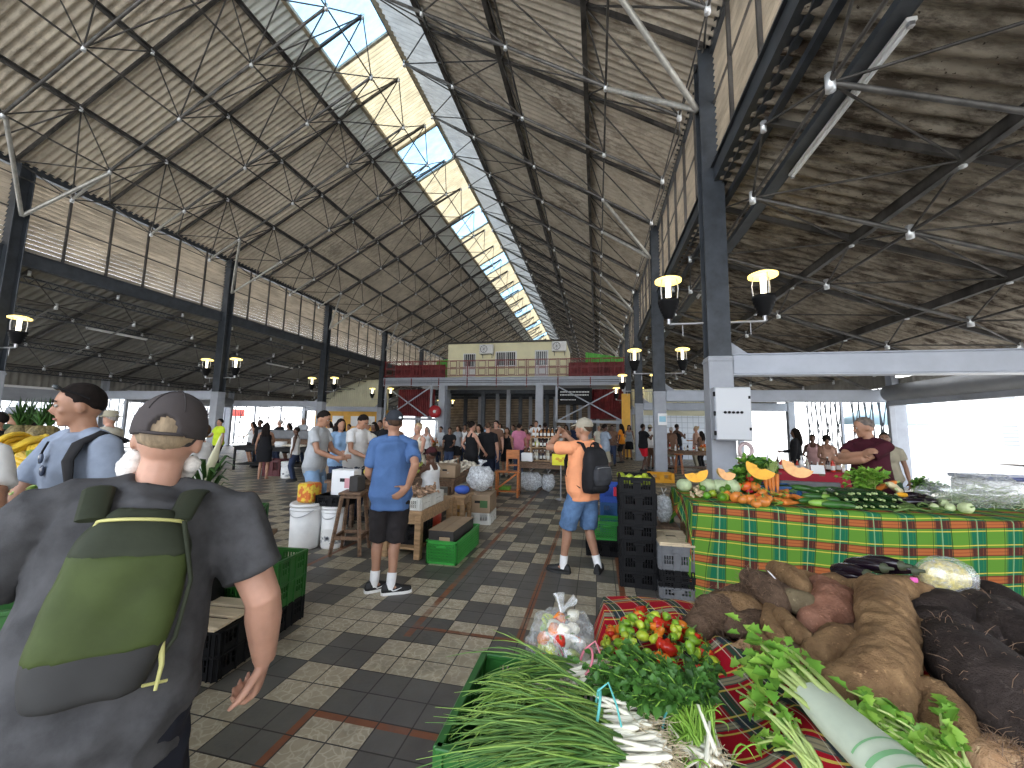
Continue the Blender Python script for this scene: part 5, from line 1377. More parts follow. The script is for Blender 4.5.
# pumpkin wedges
M_pumpf=mat('pumpkin_flesh',(.80,.38,.015),.5,0,var=.15,vs=20); M_pumpr=mat('pumpkin_rind',(.62,.42,.12),.6,0,var=.2); M_pumps=mat('pumpkin_pulp',(.82,.50,.10),.6,0,var=.3,vs=40,bump=.6,bs=60)
M_salm=mat('salmon_flesh',(.78,.40,.16),.5,0,var=.15,vs=15); M_salp=mat('pale_pulp',(.82,.62,.42),.6,0,var=.2,vs=40,bump=.6,bs=60)
def wedge(loc,r,ang,rot,lab,mf,mp):
    e=E('pumpkin_wedge',lab,'pumpkin',loc,0,'pumpkin wedges on the plaid stall'); e.rotation_euler=rot; n=14
    outer=[(math.cos(a),math.sin(a)) for a in np.linspace(0,pi,n+1)]
    t=MB(); k=6
    t.grid(n,k,lambda u,v:V((r*math.cos(pi*u),-.9*r*math.sin(pi*u)*math.cos((v-.5)*ang),.9*r*math.sin(pi*u)*math.sin((v-.5)*ang)*1.0))); t.build('rind',M_pumpr,e)
    for s in (-.5,.5):
        t=MB(); c,sn=math.cos(s*ang),math.sin(s*ang)
        t.grid(n,5,lambda u,v:V((r*math.cos(pi*u)*(1-.74*v),-.9*r*math.sin(pi*u)*c*(1-.76*v),.9*r*math.sin(pi*u)*sn*(1-.76*v)))); t.build('cut_face',mf,e)
    t=MB(); t.grid(n,5,lambda u,v:V((.27*r*math.cos(pi*u),-.225*r*math.sin(pi*u)*math.cos((v-.5)*ang)+.015*r*math.sin(u*40)*math.sin(v*9),.225*r*math.sin(pi*u)*math.sin((v-.5)*ang)))); t.build('seed_hollow',mp,e)
for x,y,r,a,rot,l,mf,mp in ((696,474,.125,1.0,(R(115),R(-14),R(0)),'yellow pumpkin wedge standing on the cabbages at the left',M_pumpf,M_pumps),(727,473,.11,1.0,(R(112),R(18),R(20)),'pumpkin wedge half hidden behind the cabbages',M_salm,M_pumps),
    (761,474,.15,1.0,(R(112),R(24),R(-8)),'bright yellow pumpkin wedge leaning on the blue crate',M_pumpf,M_pumps),(798,472,.15,1.15,(R(110),R(24),R(-12)),'salmon pumpkin wedge with pale pulp on the blue crate',M_salm,M_salp)):
    p=at_y(x,y-(7 if x>740 else 2),4.92 if x>740 else 4.75); wedge(p,r,a,rot,l,mf,mp)
# ginger pieces
g0=None
for i in range(18):
    x,y=G.uniform(688,714),G.uniform(481,496)
    if i<6: x,y=G.uniform(702,726),G.uniform(478,486)
    p=gz(x,y,.03); p.z=GZ+.02+.012*(i%4)
    if g0 is None:
        t=MB(); t.path([(-.03,0,0),(0,.005,.006),(.03,0,0)],[.011,.015,.010],8); t.path([(0,0,0),(.012,.025,.008)],[.012,.008],8); t.path([(-.01,0,0),(-.02,-.025,.004)],[.011,.007],8); t.ell((.034,.0,.002),.011,nu=8,nv=6); t.ell((.014,.03,.009),.009,nu=8,nv=6)
        g0=tag(remeshed(t,'ginger_root',.004,2,mat('ginger_skin',(.55,.42,.27),.7,0,var=.25,vs=40,bump=.5,bs=90)),'knobbly beige ginger piece in the heap beside the limes','ginger','ginger heap on the plaid stall'); place(g0,p,(G.random(),G.random(),G.uniform(0,6)),1.3)
    else: clone(g0,p,(G.random(),G.random(),G.uniform(0,6)),None,G.uniform(1.,1.6))
# limes
M_lime=mat('lime_skin',(.10,.26,.018),.35,0,var=.35,vs=8,bump=.15,bs=120); M_lime2=mat('lime_yellow_skin',(.32,.42,.03),.35,0,var=.2,vs=8)
l0=None
for i in range(24):
    x,y=G.uniform(702,731),G.uniform(488,498); p=gz(x,y,.04); p.z=GZ+.040+(.045 if y<493 else 0)*(1 if i%2 else .6)
    rot=(G.uniform(0,3),G.uniform(0,3),0)
    if l0 is None: l0=fruit('lime','small green lime in the heap between ginger and tomatoes',p,.040,M_lime,'lime','limes on the plaid stall',(1,1,1.12),rot,None)
    else: clone(l0,p,rot,None,G.uniform(.85,1.1),{'lime_skin':M_lime2} if i%5==0 else None)
# tomatoes
M_tom=mat('tomato_skin',(.62,.10,.018),.22,0,var=.2,vs=6); M_tom2=mat('tomato_orange_skin',(.66,.22,.04),.22,0,var=.2,vs=6); M_stem=mat('green_stem',(.12,.22,.04),.6)
t0=None
for i,(x,y,s) in enumerate(((737,489,1),(746,490,1.25),(737,497,1.15),(750,499,1.15),(755,491,1),(762,493,.95),(759,498,1),(763,501,1.1),(767,499,.9),(743,499,.9),(729,495,.9),(756,503,.8))):
    p=gz(x,y,.055); p.z=GZ+.052+(.05 if y<493 else 0)
    rot=(G.uniform(-.6,.6),G.uniform(-.6,.6),G.uniform(0,6))
    if t0 is None: t0=fruit('tomato','orange red tomato in the heap beside the limes',p,.058,M_tom2,'tomato','tomatoes on the plaid stall',(1.05,1.05,.86),rot,M_stem,.03)
    else: clone(t0,p,rot,'large red tomato on top of the tomato heap' if i==1 else None,s,{'tomato_orange_skin':M_tom} if i in(1,6) else None)
# carrots
M_car=mat('carrot_skin',(.66,.20,.03),.5,0,var=.2,vs=30,stretch=(1,1,.3))
def carrot(loc,rot,s):
    e=E('carrot','orange carrot in the loose pile beside the blue crate','carrot',loc,0,'carrots on the plaid stall'); e.rotation_euler=rot; e.scale=(s,)*3
    t=MB(); t.lathe([(0,0),(.014,.003),(.019,.012),(.0185,.03),(.015,.08),(.010,.13),(.004,.165),(.0015,.19),(0,.195)],10); t.build('root',M_car,e)
    t=MB()
    for k in range(4): t.path([(0,0,.002),(.008*math.cos(k*1.6),.008*math.sin(k*1.6),-.03),(.02*math.cos(k*1.6),.02*math.sin(k*1.6),-.075)],[.004,.003,.002],5)
    t.build('cut_stalks',L_cel,e); return e
c0=None
for i,(x,y,a,b) in enumerate(((768,482,2.9,.2),(772,484,2.8,-.15),(765,487,3.0,.35),(777,485,2.85,-.3),(779,497,1.75,.8),(786,500,1.7,1.1),(773,500,1.65,.5),(792,498,1.72,-.6),(770,496,1.9,.1),(783,503,1.62,.9),(764,499,1.7,1.9),(789,495,1.75,2.4))):
    p=gz(x,y,.03); p.z=GZ+(.26 if i<4 else .035+.02*(i%3))
    rot=(a,0,b+ (0 if i<4 else 1.2))
    if c0 is None: c0=carrot(p,rot,1.3)
    else: dup(c0,p,rot,None,G.uniform(1.2,1.5))
p=gz(772,488,.1); p.z=GZ+.24
herb('carrot_greens','pale green carrot stalks standing above the orange carrots',p,[p+V((.01,.02,.16)),p+V((.05,.03,.15))],26,.02,(L_cel,L_stalk,L_stalk),5,'greens',spread=.025,per=1,bulge=.0,stem_r=.004)
# blue crate with cucumbers in it
bc=gz(781,487,.03); crate('crate','blue plastic crate with green vegetables behind the carrots',.46,.34,.10,M_blcrate,(bc.x,bc.y+.22,GZ+.002),-.03)
M_cuc=mat('cucumber_skin',(.030,.105,.018),.35,0,var=.35,vs=10,bump=.3,bs=60); M_cuc2=mat('cucumber_light_skin',(.20,.36,.06),.38,0,var=.25,vs=10)
M_zuc=mat('courgette_skin',(.014,.045,.012),.25,0,var=.4,vs=14,stretch=(4,4,.4)); M_cutend=mat('cut_stem_pale',(.38,.48,.20),.5)
def cuke(name,loc,rot,s,lab,cat,grp,mt):
    t=MB(); t.path([(0,0,-.10),(0,.003,-.095),(0,.006,-.07),(0,.01,0),(0,.006,.07),(0,.003,.098),(0,0,.104)],[.004,.013,.022,.026,.022,.012,.005],12)
    t.path([(0,0,.098),(0,0,.122)],[.010,.008],8,1); o=t.build(name,[mt,M_cutend],loc=loc); o.rotation_euler=rot; o.scale=(s,)*3; return tag(o,lab,cat,grp)
k0=None
for i,(x,y,a) in enumerate(((808,494,.5),(818,499,1.4),(826,495,1.5),(834,500,1.6),(842,503,1.5),(812,503,1.7),(826,506,1.5),(838,507,1.6),(845,497,1.2),(806,489,1.1),(832,491,1.7),(790,483,1.5),(772,480,1.4),(800,483,1.7))):
    p=gz(x,y,.03); p.z=GZ+.04+(.05 if y<497 else 0)+ (.05 if i>10 else 0)
    if i>10: p=V((bc.x-.12+.1*(i-11),bc.y+.22,GZ+.06))
    rot=(R(90)+G.uniform(-.1,.1),0,a)
    if k0 is None: k0=cuke('cucumber',p,rot,1.,'dark green cucumber in the heap between carrots and courgettes','cucumber','cucumbers on the plaid stall',M_cuc)
    else: clone(k0,p,rot,{3:'pale striped cucumber lying on the cucumber heap',6:'pale cucumber at the front of the cucumber heap',11:'leftmost cucumber in the blue crate',12:'middle cucumber in the blue crate',13:'rightmost cucumber in the blue crate'}.get(i),G.uniform(1.25,1.5),{'cucumber_skin':M_cuc2} if i in (3,6) else None)
z0=None
for i in range(26):
    r_=i//9; x=843+(i%9)*6.6+3*(r_%2)+G.uniform(-1,1); p=gz(x,509-r_*1.,.0); p.z=GZ+.030+.048*r_; p.y+=.04*r_+.1
    rot=(R(96)+G.uniform(-.06,.06),0,G.uniform(-.15,.3)+pi*.0)
    rot=(R(88),G.uniform(0,3),G.uniform(-.2,.25))
    if z0 is None: z0=cuke('courgette',p,rot,.9,'dark courgette stacked with its pale stem end forward','courgette','courgettes on the plaid stall',M_zuc)
    else: clone(z0,p,rot,None,G.uniform(1.1,1.3))
def aubergine(name,loc,rot,s,lab,grp):
    e=E(name,lab,'aubergine',loc,0,grp); e.rotation_euler=rot; e.scale=(s,)*3
    t=MB(); t.path([(0,0,-.12),(0,0,-.117),(0,.0,-.10),(0,.006,-.05),(0,.01,.02),(0,.006,.08),(0,0,.105)],[.006,.02,.034,.042,.038,.028,.018],16); t.build('fruit_body',M_aub,e)
    t=MB(); t.lathe([(.030,.085),(.026,.105),(.012,.112),(.008,.14),(0,.142)],9); t.build('calyx',mat('calyx_dark',(.05,.06,.03),.6),e); return e
b0=None
for i,(x,y,a,h_) in enumerate(((903,499,.9,.03),(912,503,1.2,.03),(919,498,.3,.06),(926,503,1.7,.03),(909,496,1.5,.07))):
    p=gz(x,y,h_); p.z=GZ+h_
    l='glossy black aubergine in the heap beside the pale chayotes'
    if b0 is None: b0=aubergine('aubergine',p,(R(80),0,a),1.05,l,'aubergines on the plaid stall')
    else: dup(b0,p,(R(80),0,a))
# okra / beans
M_okra=mat('okra_green',(.12,.20,.05),.5,0,var=.3,vs=20)
ok=None
for i in range(30):
    x,y=G.uniform(905,948),G.uniform(505,514); p=gz(x,y,.0); p.z=GZ+.014+.012*(i%3); p.y+=.05
    rot=(R(90)+G.uniform(-.2,.2),0,G.uniform(-1.6,1.6))
    if ok is None:
        t=MB(); t.path([(0,0,-.06),(0,.002,-.05),(0,.004,0),(0,.002,.045),(0,0,.06)],[.002,.006,.0095,.008,.005],6); t.path([(0,0,.058),(0,0,.075)],.004,5); ok=tag(t.build('okra_pod',M_okra,loc=p),'slim green okra pod in the pile at the edge of the plaid stall','okra','okra on the plaid stall'); ok.rotation_euler=rot
    else: clone(ok,p,rot,None,G.uniform(.8,1.3))
M_chay=mat('chayote_pale',(.55,.63,.34),.4,0,var=.15,vs=8,bump=.3,bs=20)
for i,(x,y,r,l) in enumerate(((966,509,.055,'pale round chayote at the front of the stall below the plastic bag'),(942,502,.045,'yellow green chayote beside the okra pile'),(950,507,.04,'small chayote between the okra and the plastic bag'),(934,506,.035,'smallest chayote beside the black aubergines'))):
    p=gz(x,y,.04); p.z=GZ+r*.9; fruit('chayote',l,p,r,M_chay,'chayote',None,(1,1,1.15),(1.2,.3,i),M_stem,.05)
# plastic bag of stringy greens
p=gz(990,504,.06); p.z=GZ
bg=E('bag_of_greens','clear plastic bag of stringy green sprigs at the right end of the plaid stall','bag',(p.x,p.y+.12,GZ))
bag('plastic_bag','', (0,0,.0),(.95,.42,.34),M_clearbag,3,parent=bg,knot=False,crump=.3)
t=MB()
for i in range(260):
    a=G.uniform(-.34,.34); b=G.gauss(0,.07); z=G.uniform(.03,.25)*(1-abs(a)*1.3); d=V((G.gauss(0,.06),G.gauss(0,.05),G.gauss(0,.03)))
    t.path([(a-d.x,b-d.y,max(.01,z-d.z)),(a,b,z+.01),(a+d.x,b+d.y,max(.01,z+d.z))],.0028,4,i%2)
t.build('sprigs',[mat('sprig_green',(.26,.36,.16),.6),mat('sprig_pale',(.52,.58,.38),.6)],bg)
# leafy heaps
p=gz(757,478,.05); p.z=GZ+.02; b2=p+V((.02,.12,0))
herb('lettuce_heap','tall heap of dark leafy greens behind the yellow pumpkin wedge',b2,[b2+V((-.16,-.05,.22)),b2+V((-.05,.0,.36)),b2+V((.08,.0,.34)),b2+V((-.12,-.08,.1)),b2+V((.15,.02,.28))],70,.085,(L_pars,L_celd,L_cel),21,'greens',spread=.06,per=7,bulge=.10,stem_r=.004)
t=MB()
for k in range(9):
    a=k*.7; t.grid(5,5,lambda u,v:V((.10*v*math.cos(a)+.05*(u-.5)*math.sin(a)*(1+v),.08*v*math.sin(a)-.05*(u-.5)*math.cos(a)*(1+v),.24*v-.08*v*v+.01*math.sin(u*9))))
o=t.build('chinese_cabbage',[mat('pale_leaf',(.60,.68,.48),.5,0,var=.25,vs=6)],loc=b2+V((.10,-.06,.12))); tag(o,'white ribbed leafy cabbage beside the dark greens','greens')
M_rad=mat('radish_red',(.55,.012,.03),.35)
r0=None
for i,(dx,dz) in enumerate(((-.12,.19),(-.10,.17),(-.09,.21),(-.13,.035),(-.10,.04),(-.115,.06))):
    q_=b2+V((dx,-.16,dz+.0))
    if r0 is None: r0=fruit('radish','red radish in the bunch hanging on the dark leafy heap',q_,.03,M_rad,'radish','radishes among the dark greens',(1,1,1.1),(2.6,.3,0),L_cel)
    else: clone(r0,q_,(2.5+.2*i,.3*i,i))
p=gz(727,486,.03); p.z=GZ; bag('net_bag','bright green plastic net bag beside the tomatoes',(p.x+.06,p.y+.10,GZ),(.34,.14,.09),mat('bright_green_net',(.02,.42,.16),.35,0,var=.25,vs=20),8,knot=False,crump=.35)
p=gz(868,493,.03); p.z=GZ+.05
herb('celery','light green leafy celery heap in front of the maroon stallholder',p+V((.10,.1,.02)),[p+V((-.08,.05,.20)),p+V((.0,.0,.27)),p+V((-.10,.03,.10)),p+V((.08,.02,.22))],60,.065,(L_cel,L_celd,L_stalk),31,'celery',spread=.05,per=8,bulge=.06,stem_r=.005)
p=gz(925,493,.03); p.z=GZ+.05
herb('herb_heap','dull green feathery herbs to the right of the yellow gourds',p+V((-.02,.12,0)),[p+V((.10,.05,.13)),p+V((.2,.1,.09)),p+V((-.02,.06,.17))],70,.04,(L_dark,L_celd,L_cel),33,'herbs',spread=.05,per=9,bulge=.05)
p=gz(894,490,.05); p.z=GZ+.12
for i,(dx,dy,dz,rx,rz,l,mt,s) in enumerate(((-.02,.1,.03,1.0,.9,'orange gourd end poking from the celery',M_car,1.2),(.05,.08,.02,1.2,-.9,'long cream gourd lying among the herbs',mat('cream_gourd',(.75,.66,.42),.4),1.5),(.06,.02,-.01,1.3,-.7,'cream and yellow gourd in front of the herbs',mat('cream_gourd',(.75,.66,.42),.4),1.3),(.08,-.02,-.045,1.4,-1.2,'small yellow gourd above the courgettes',M_pumpf,1.0))):
    cuke('gourd',p+V((dx,dy,dz)),(rx,0,rz),s,l,'gourd',None,mt)

# ---------------------------------------------------------------- red plaid table with roots
RZ_=.76
table('market_table','low table under the red plaid cloth and the heap of roots',(1.38,1.68,0),2.5,1.45,RZ_-.02,M_woodl)
table('market_bench','low wooden bench carrying the green crate of spring onions',(-.21,1.30,0),.62,.75,.56,M_woodl)
t=MB(); nx,ny=110,80; uvl=[]; vs=[]
for j in range(ny+1):
    for i in range(nx+1):
        x=-.02+2.75*i/nx; y=.92+1.56*j/ny
        z=RZ_+.012*math.sin(x*11+y*5)+.010*math.sin(y*13-x*6)+.02
        # raised folds along the left and far edges, dipping over the near-left corner
        e=max(0,1-(x+.02)/.30); z+=.03*e*math.sin(y*9+1); 
        z+=.05*math.exp(-((x-.5-.12*math.sin(y*5))/.07)**2)*(1 if y<1.9 else .3)
        z-=.30*max(0,(.10-x)/.12)**1.5*(1 if y<1.62 else .0)
        if y>2.38: z-=(y-2.38)*2.5
        if x<.03 and y>1.62: z-=(.03-x)*3.0
        vs.append((x,y,z)); uvl.append((x*.95+.3*y,y*.95-.3*x))
fs=[(j*(nx+1)+i,j*(nx+1)+i+1,(j+1)*(nx+1)+i+1,(j+1)*(nx+1)+i) for j in range(ny) for i in range(nx)]
t.add(vs,fs,0,True); o=t.build('tablecloth',M_plaidr); l=o.data.uv_layers.new(name='UVMap')
for lp in o.data.loops: l.data[lp.index].uv=uvl[lp.vertex_index]
o.modifiers.new('th','SOLIDIFY').thickness=.004; tag(o,'red plaid cloth rumpled under the roots and peppers','tablecloth')
def rp(x,y,z): return at_z(x,y,z)
def rt(label,pts,rad,mt,cat='yam',name='yam',bump=.10,seed=0,**k): return tuber(name,label,[rp(*p) for p in pts],rad,mt,cat,bump,seed,**k)
rt('shaggy dark brown yam at the left end of the root heap',[(698,626,.86),(722,612,.87),(750,598,.88)],[.058,.085,.070],M_rbrown,seed=1,bump=.2,hairs=420)
rt('ringed dark brown dasheen lying on top of the shaggy yam',[(752,580,.98),(766,588,.98),(778,602,.96)],[.055,.065,.055],M_rbrown,'dasheen','dasheen',seed=2,hairs=200)
rt('smooth brown yam below the shaggy one',[(733,626,.86),(758,624,.86),(775,632,.85)],[.045,.062,.05],M_rbrown,seed=3,hairs=160)
rt('slim tan sweet potato standing between the brown yams',[(772,610,.93),(773,625,.92),(782,640,.90)],[.034,.042,.036],M_rtan,'sweet potato','sweet_potato',seed=4,bump=.06)
rt('long tan sweet potato lying across the front of the heap',[(782,616,.96),(797,632,.95),(817,646,.94)],[.032,.036,.026],M_rtan,'sweet potato','sweet_potato',seed=5,bump=.06)
rt('tan yam at the back beside the ringed dasheen',[(776,570,1.0),(792,578,1.0),(802,588,.98)],[.045,.055,.045],M_rtan,seed=6)
rt('grey olive potato in front of the back yam',[(793,601,.97),(806,603,.97)],[.05,.045],M_rolive,'potato','potato',seed=7,bump=.05)
rt('reddish brown lumpy yam in the middle of the heap',[(822,590,.96),(835,606,.95),(815,624,.92)],[.065,.085,.06],M_rred,seed=8,bump=.16)
rt('second reddish yam wedged beside the big branching yam',[(838,596,.93),(852,612,.91),(850,628,.89)],[.06,.072,.05],M_rred,seed=18,bump=.16)
rt('small tan yam end at the back of the heap',[(802,578,.97),(816,582,.97)],[.04,.038],M_rtan,seed=9)
rt('pale tan root half under the long sweet potato',[(757,642,.84),(778,645,.84),(798,655,.83)],[.04,.05,.04],M_rtan,seed=10)
# branching yam as one skin
t=MB()
def rr(pts,rad): t.path([rp(*p) for p in pts],rad,16); [t.ell(rp(*p),r,nu=14,nv=10) for p,r in ((pts[0],rad[0]),(pts[-1],rad[-1]))]
rr([(880,596,.99),(887,620,1.0),(888,650,.98),(880,680,.95),(855,690,.93),(838,692,.92)],[.085,.085,.075,.085,.065,.062])
rr([(878,592,.98),(858,588,.97),(848,587,.96)],[.06,.04,.034]); rr([(890,590,.98),(912,588,.97),(926,592,.96)],[.06,.048,.035]); rr([(888,668,.95),(893,700,.92)],[.06,.045])
o=remeshed(t,'yam',.007,8,M_rtan,wr=.010,wscale=13,seed=4); tag(o,'huge branching tan yam on top of the root heap','yam')
rt('rounded tan yam left of the branching yam',[(820,652,.94),(842,646,.95),(862,650,.94)],[.05,.07,.06],M_rtan,seed=11,bump=.12)
rt('tan yam lobe under the rounded one',[(812,664,.90),(838,670,.90)],[.055,.055],M_rtan,seed=12)
rt('tan yam under the lower end of the branching yam',[(860,712,.87),(885,718,.87)],[.065,.075],M_rtan,seed=13)
rt('large creased tan yam in front of the black yam',[(910,692,.90),(935,708,.90),(955,738,.88)],[.055,.075,.06],M_rtan,seed=14,bump=.14)
rt('biggest black yam lying along the right of the heap',[(948,645,.94),(978,672,.95),(1012,705,.94),(1050,742,.92)],[.085,.120,.125,.09],M_rblack,seed=15,bump=.08,n=44,hairs=160)
rt('black yam with white tie behind the biggest one',[(945,598,.93),(972,606,.93),(1000,622,.92)],[.06,.08,.075],M_rblack,seed=16,bump=.1,hairs=80)
rt('black yam at the right edge above the biggest one',[(985,612,.90),(1015,632,.90),(1050,655,.88)],[.075,.09,.08],M_rblack,seed=17,bump=.08)
rt('small black yam tucked behind the branching yam',[(920,612,.88),(935,618,.87)],[.055,.06],M_rblack,seed=19)
rt('black yam lying back right over the plastic wrapped piece',[(975,588,.92),(1000,600,.92),(1030,618,.9)],[.05,.07,.06],M_rblack,seed=20)
rt('pale straw coloured hairy root at the lower right corner',[(990,765,.86),(1015,768,.86),(1050,785,.86)],[.055,.06,.05],M_rstraw,'root','root',seed=21,bump=.12,hairs=500)
rt('cream coloured knobbly root at the edge of the red cloth',[(737,650,.83),(745,646,.83)],[.022,.024],M_rstraw,'root','root',seed=22,bump=.3)
# supporting hidden roots below the top of the heap
for i,(x,y,r) in enumerate(((.62,2.05,.09),(.85,2.15,.10),(1.05,2.25,.10),(1.0,1.85,.09),(1.2,1.95,.10),(.82,1.75,.08),(1.4,2.05,.10),(1.5,1.75,.09),(1.7,2.1,.10),(1.25,1.6,.07),(1.0,1.55,.05),(1.9,2.2,.1),(1.15,2.3,.11),(1.38,2.26,.10),(1.55,2.22,.11),(1.72,2.22,.11))):
    tuber('yam','black yam lying at the bottom of the root heap' if x>1.3 else ('dark brown yam lying at the bottom of the root heap' if i%2 else 'tan yam lying at the bottom of the root heap'),[(x-.09,y,RZ_+r+.01),(x,y+.02,RZ_+r+.02),(x+.09,y,RZ_+r+.01)],[r*.8,r,r*.75],M_rblack if x>1.3 else (M_rbrown if i%2 else M_rtan),'yam',.12,30+i,'yams at the bottom of the heap',n=18)
b0=None
for i,(x,y,z,rx,rz) in enumerate(((851,572,1.02,.9,-1.1),(866,566,1.05,.85,-1.0),(882,564,1.06,.8,-1.15),(894,569,1.04,.9,-1.2),(858,578,1.0,1.0,-.9))):
    p=rp(x,y,z); rot=(R(78),0,.45+.10*i)
    l=('leftmost','second from left','middle','rightmost','lowest front')[i]
    if b0 is None: b0=aubergine('aubergine',p,rot,.80,'leftmost long black aubergine behind the roots','aubergines behind the roots')
    else: dup(b0,p,rot,l+' long black aubergine behind the roots',.80)
p=rp(944,577,1.03); fb=E('wrapped_vegetable','yellow shredded vegetable piece wrapped in clear film behind the black yams','vegetable',p)
t=MB(); t.ell((0,0,0),(.10,.06,.075),None,16,10); t.build('piece',mat('yellow_shreds',(.70,.58,.18),.6,0,var=.35,vs=60,bump=.8,bs=120),fb)
t=MB(); t.ell((.01,0,.005),(.12,.075,.088),None,26,18,0,lambda q:1+.08*mnoise.noise(V((q.x,q.y,q.z))*5)); t.build('film',M_clearbag,fb)
t=MB(); t.box((0,0,.0),(.03,.010,.022),.003); tag(t.build('price_tag',mat('tag_pink',(.75,.12,.42),.5),loc=rp(914,580,1.02)),'small pink tag between aubergines and wrapped vegetable','tag')
t=MB(); t.path([(-.012,0,.012),(0,0,0),(.014,0,-.016)],[.006,.010,.010],6,flat=.3); tag(t.build('paper_tag',M_white,loc=rp(771,574,1.06)),'white paper tag on the ringed dasheen','tag')
# celery with white paper wrap
base=rp(868,748,.96); tip=rp(772,660,.98); ce=E('celery','yellow green celery bunch wrapped in white paper in front of the yams','celery',base)
st=MB(); lv=MB()
for i in range(15):
    a=G.uniform(-1,1); tp=(tip-base)*G.uniform(.8,1.05)+V((a*.06,G.uniform(-.03,.07),G.uniform(-.03,.04)))
    m_=tp*.5+V((a*.03,0,.03)); pts=[V((a*.02,.0,0))*(1-s_)**2+m_*2*s_*(1-s_)+tp*s_*s_ for s_ in np.linspace(0,1,7)]
    st.path(pts,[.012,.012,.011,.010,.008,.006,.004],7,flat=.6)
    for k in range(8):
        q=pts[6 if k<5 else 5]+V((G.gauss(0,.025),G.gauss(0,.025),G.gauss(0,.02))); add_leaf(lv,q,V((G.gauss(-.5,.7),G.gauss(.3,.7),G.gauss(.2,.4))),V((0,-.3,1)),G.uniform(.035,.065),G.uniform(.022,.042),k%2)
st.build('stalks',L_stalk,ce); lv.build('leaves',[L_cel,L_celd],ce)
d=(tip-base).normalized(); sx_=d.cross(V((0,0,1))).normalized(); up=sx_.cross(d)
t=MB(); rg=[]
for a,w,hh in ((-.16,.066,.040),(-.05,.068,.046),(.06,.062,.044),(.13,.052,.038),(.17,.044,.032)):
    rg.append([d*a+sx_*w*math.cos(2*pi*j/24)*(1+.05*math.sin(j*3+a*40))+up*(hh*math.sin(2*pi*j/24)) for j in range(24)])
t.loft(rg,caps=False); w_=t.build('paper_wrap',mat('white_green_paper',(.50,.56,.44),.5,0,var=.08,vs=8),ce)
t=MB()
for a,ww in ((-.03,.005),(-.07,.012),(-.10,.005)):
    t.loft([[d*(a+e)+sx_*.0695*math.cos(x)*1.01+up*.0475*math.sin(x) for x in np.linspace(.3,pi-.3,14)] for e in (0,ww)],caps=False,closed=False)
t.build('green_print_band',mat('print_green',(.20,.42,.20),.5),w_)
b2=rp(905,762,.86)
herb('celery_leaves','bright celery leaves spilling along the bottom of the root heap',b2+V((.1,-.08,0)),[b2+V((-.10,.06,.05)),b2+V((0,.08,.05)),b2+V((.10,.05,.05)),b2+V((-.05,.02,.06))],46,.042,(L_cel,L_celd,L_stalk),41,'celery',spread=.05,per=7,bulge=.03,stem_r=.004)
b2=rp(775,745,.82)
herb('celery_leaves','celery leaves and bent stalks beside the red cloth',b2+V((.06,-.1,0)),[b2+V((-.03,.08,.06)),b2+V((.02,.06,.05)),b2+V((-.02,-.02,.04))],18,.04,(L_cel,L_celd,L_stalk),42,'celery',spread=.04,per=4,bulge=.05,stem_r=.005)
# ---------------------------------------------------------------- green crate with spring onions, parsley, peppers
cc=crate('crate','green plastic crate full of spring onions at the front',.62,.46,.27,M_gcrate,(-.115,1.30,.572),0,None,win=(.60,.90),n=20)
def onions(label,bulb,tips,n,seed,mats,grp,Lb=.10,twine=None):
    g=random.Random(seed); bulb=V(bulb); e=E('spring_onions',label,'spring onions',bulb,0,grp); lv=MB(); bb=MB(); rtm=MB()
    for i in range(n):
        tp=V(g.choice(tips))-bulb; b0=V((g.gauss(0,.018),g.gauss(0,.022),g.gauss(0,.012))); ln=tp.length
        tp=tp*g.uniform(.82,1.08)+V((g.gauss(0,.05),g.gauss(0,.06),g.gauss(0,.03)))
        dr=tp.normalized(); b1=b0+dr*Lb*g.uniform(.8,1.2)
        bb.path([b0,b0+dr*.015,b0+dr*.04,b1],[.004,.0085,.006,.0045],6)
        for k in range(3): rtm.path([b0,b0-dr*.02+V((g.gauss(0,.008),g.gauss(0,.008),g.gauss(0,.006))),b0-dr*.035+V((g.gauss(0,.018),g.gauss(0,.018),-.006+g.gauss(0,.008)))],[.0012,.0009,.0006],3,caps=False)
        for k in range(g.choice((3,4))):
            tq=tp+V((g.gauss(0,.035),g.gauss(0,.04),g.gauss(0,.025))); md=b1.lerp(tq,.5)+V((g.gauss(0,.02),g.gauss(0,.02),.045+g.gauss(0,.02)))
            pts=[b1*(1-s_)**2+md*2*s_*(1-s_)+tq*s_*s_ for s_ in np.linspace(0,1,7)]
            lv.path(pts,[.003,.0033,.0033,.0031,.0026,.0018,.0006],5,g.choice((0,0,1)),flat=.7)
    lv.build('leaves',mats,e); bb.build('bulbs',M_bulb,e); rtm.build('rootlets',M_roots,e)
    if twine:
        t=MB(); c=sum((V(q)-bulb for q in tips),V())/len(tips)*twine[1]+V((0,0,.03)); d_=c.normalized(); a=d_.orthogonal().normalized(); b=d_.cross(a)
        t.path([c+(a*math.cos(x)+b*math.sin(x))*.04 for x in np.linspace(0,2*pi,14)],.004,5); t.path([c+V((0,0,.04)),c+V((.03,.01,.06)),c+V((.05,-.03,.03)),c+V((.06,-.06,.0))],.003,5); t.build('twine',twine[0],e)
    return e
M_pinkt=mat('pink_twine',(.72,.22,.28),.6); M_tealt=mat('teal_twine',(.12,.48,.45),.6)
OG='spring onion bunches in the green crate'
onions('spring onion bunch lying lowest at the front with white bulbs to the right',rp(662,752,.90),[rp(468,748,.87),rp(475,735,.88),rp(490,760,.88)],42,51,[L_oniond,L_onion],OG)
onions('spring onion bunch in the middle of the crate tied with teal twine',rp(640,722,.92),[rp(480,712,.89),rp(490,722,.88),rp(515,700,.90)],34,52,[L_onion,L_oniond],OG,twine=(M_tealt,.28))
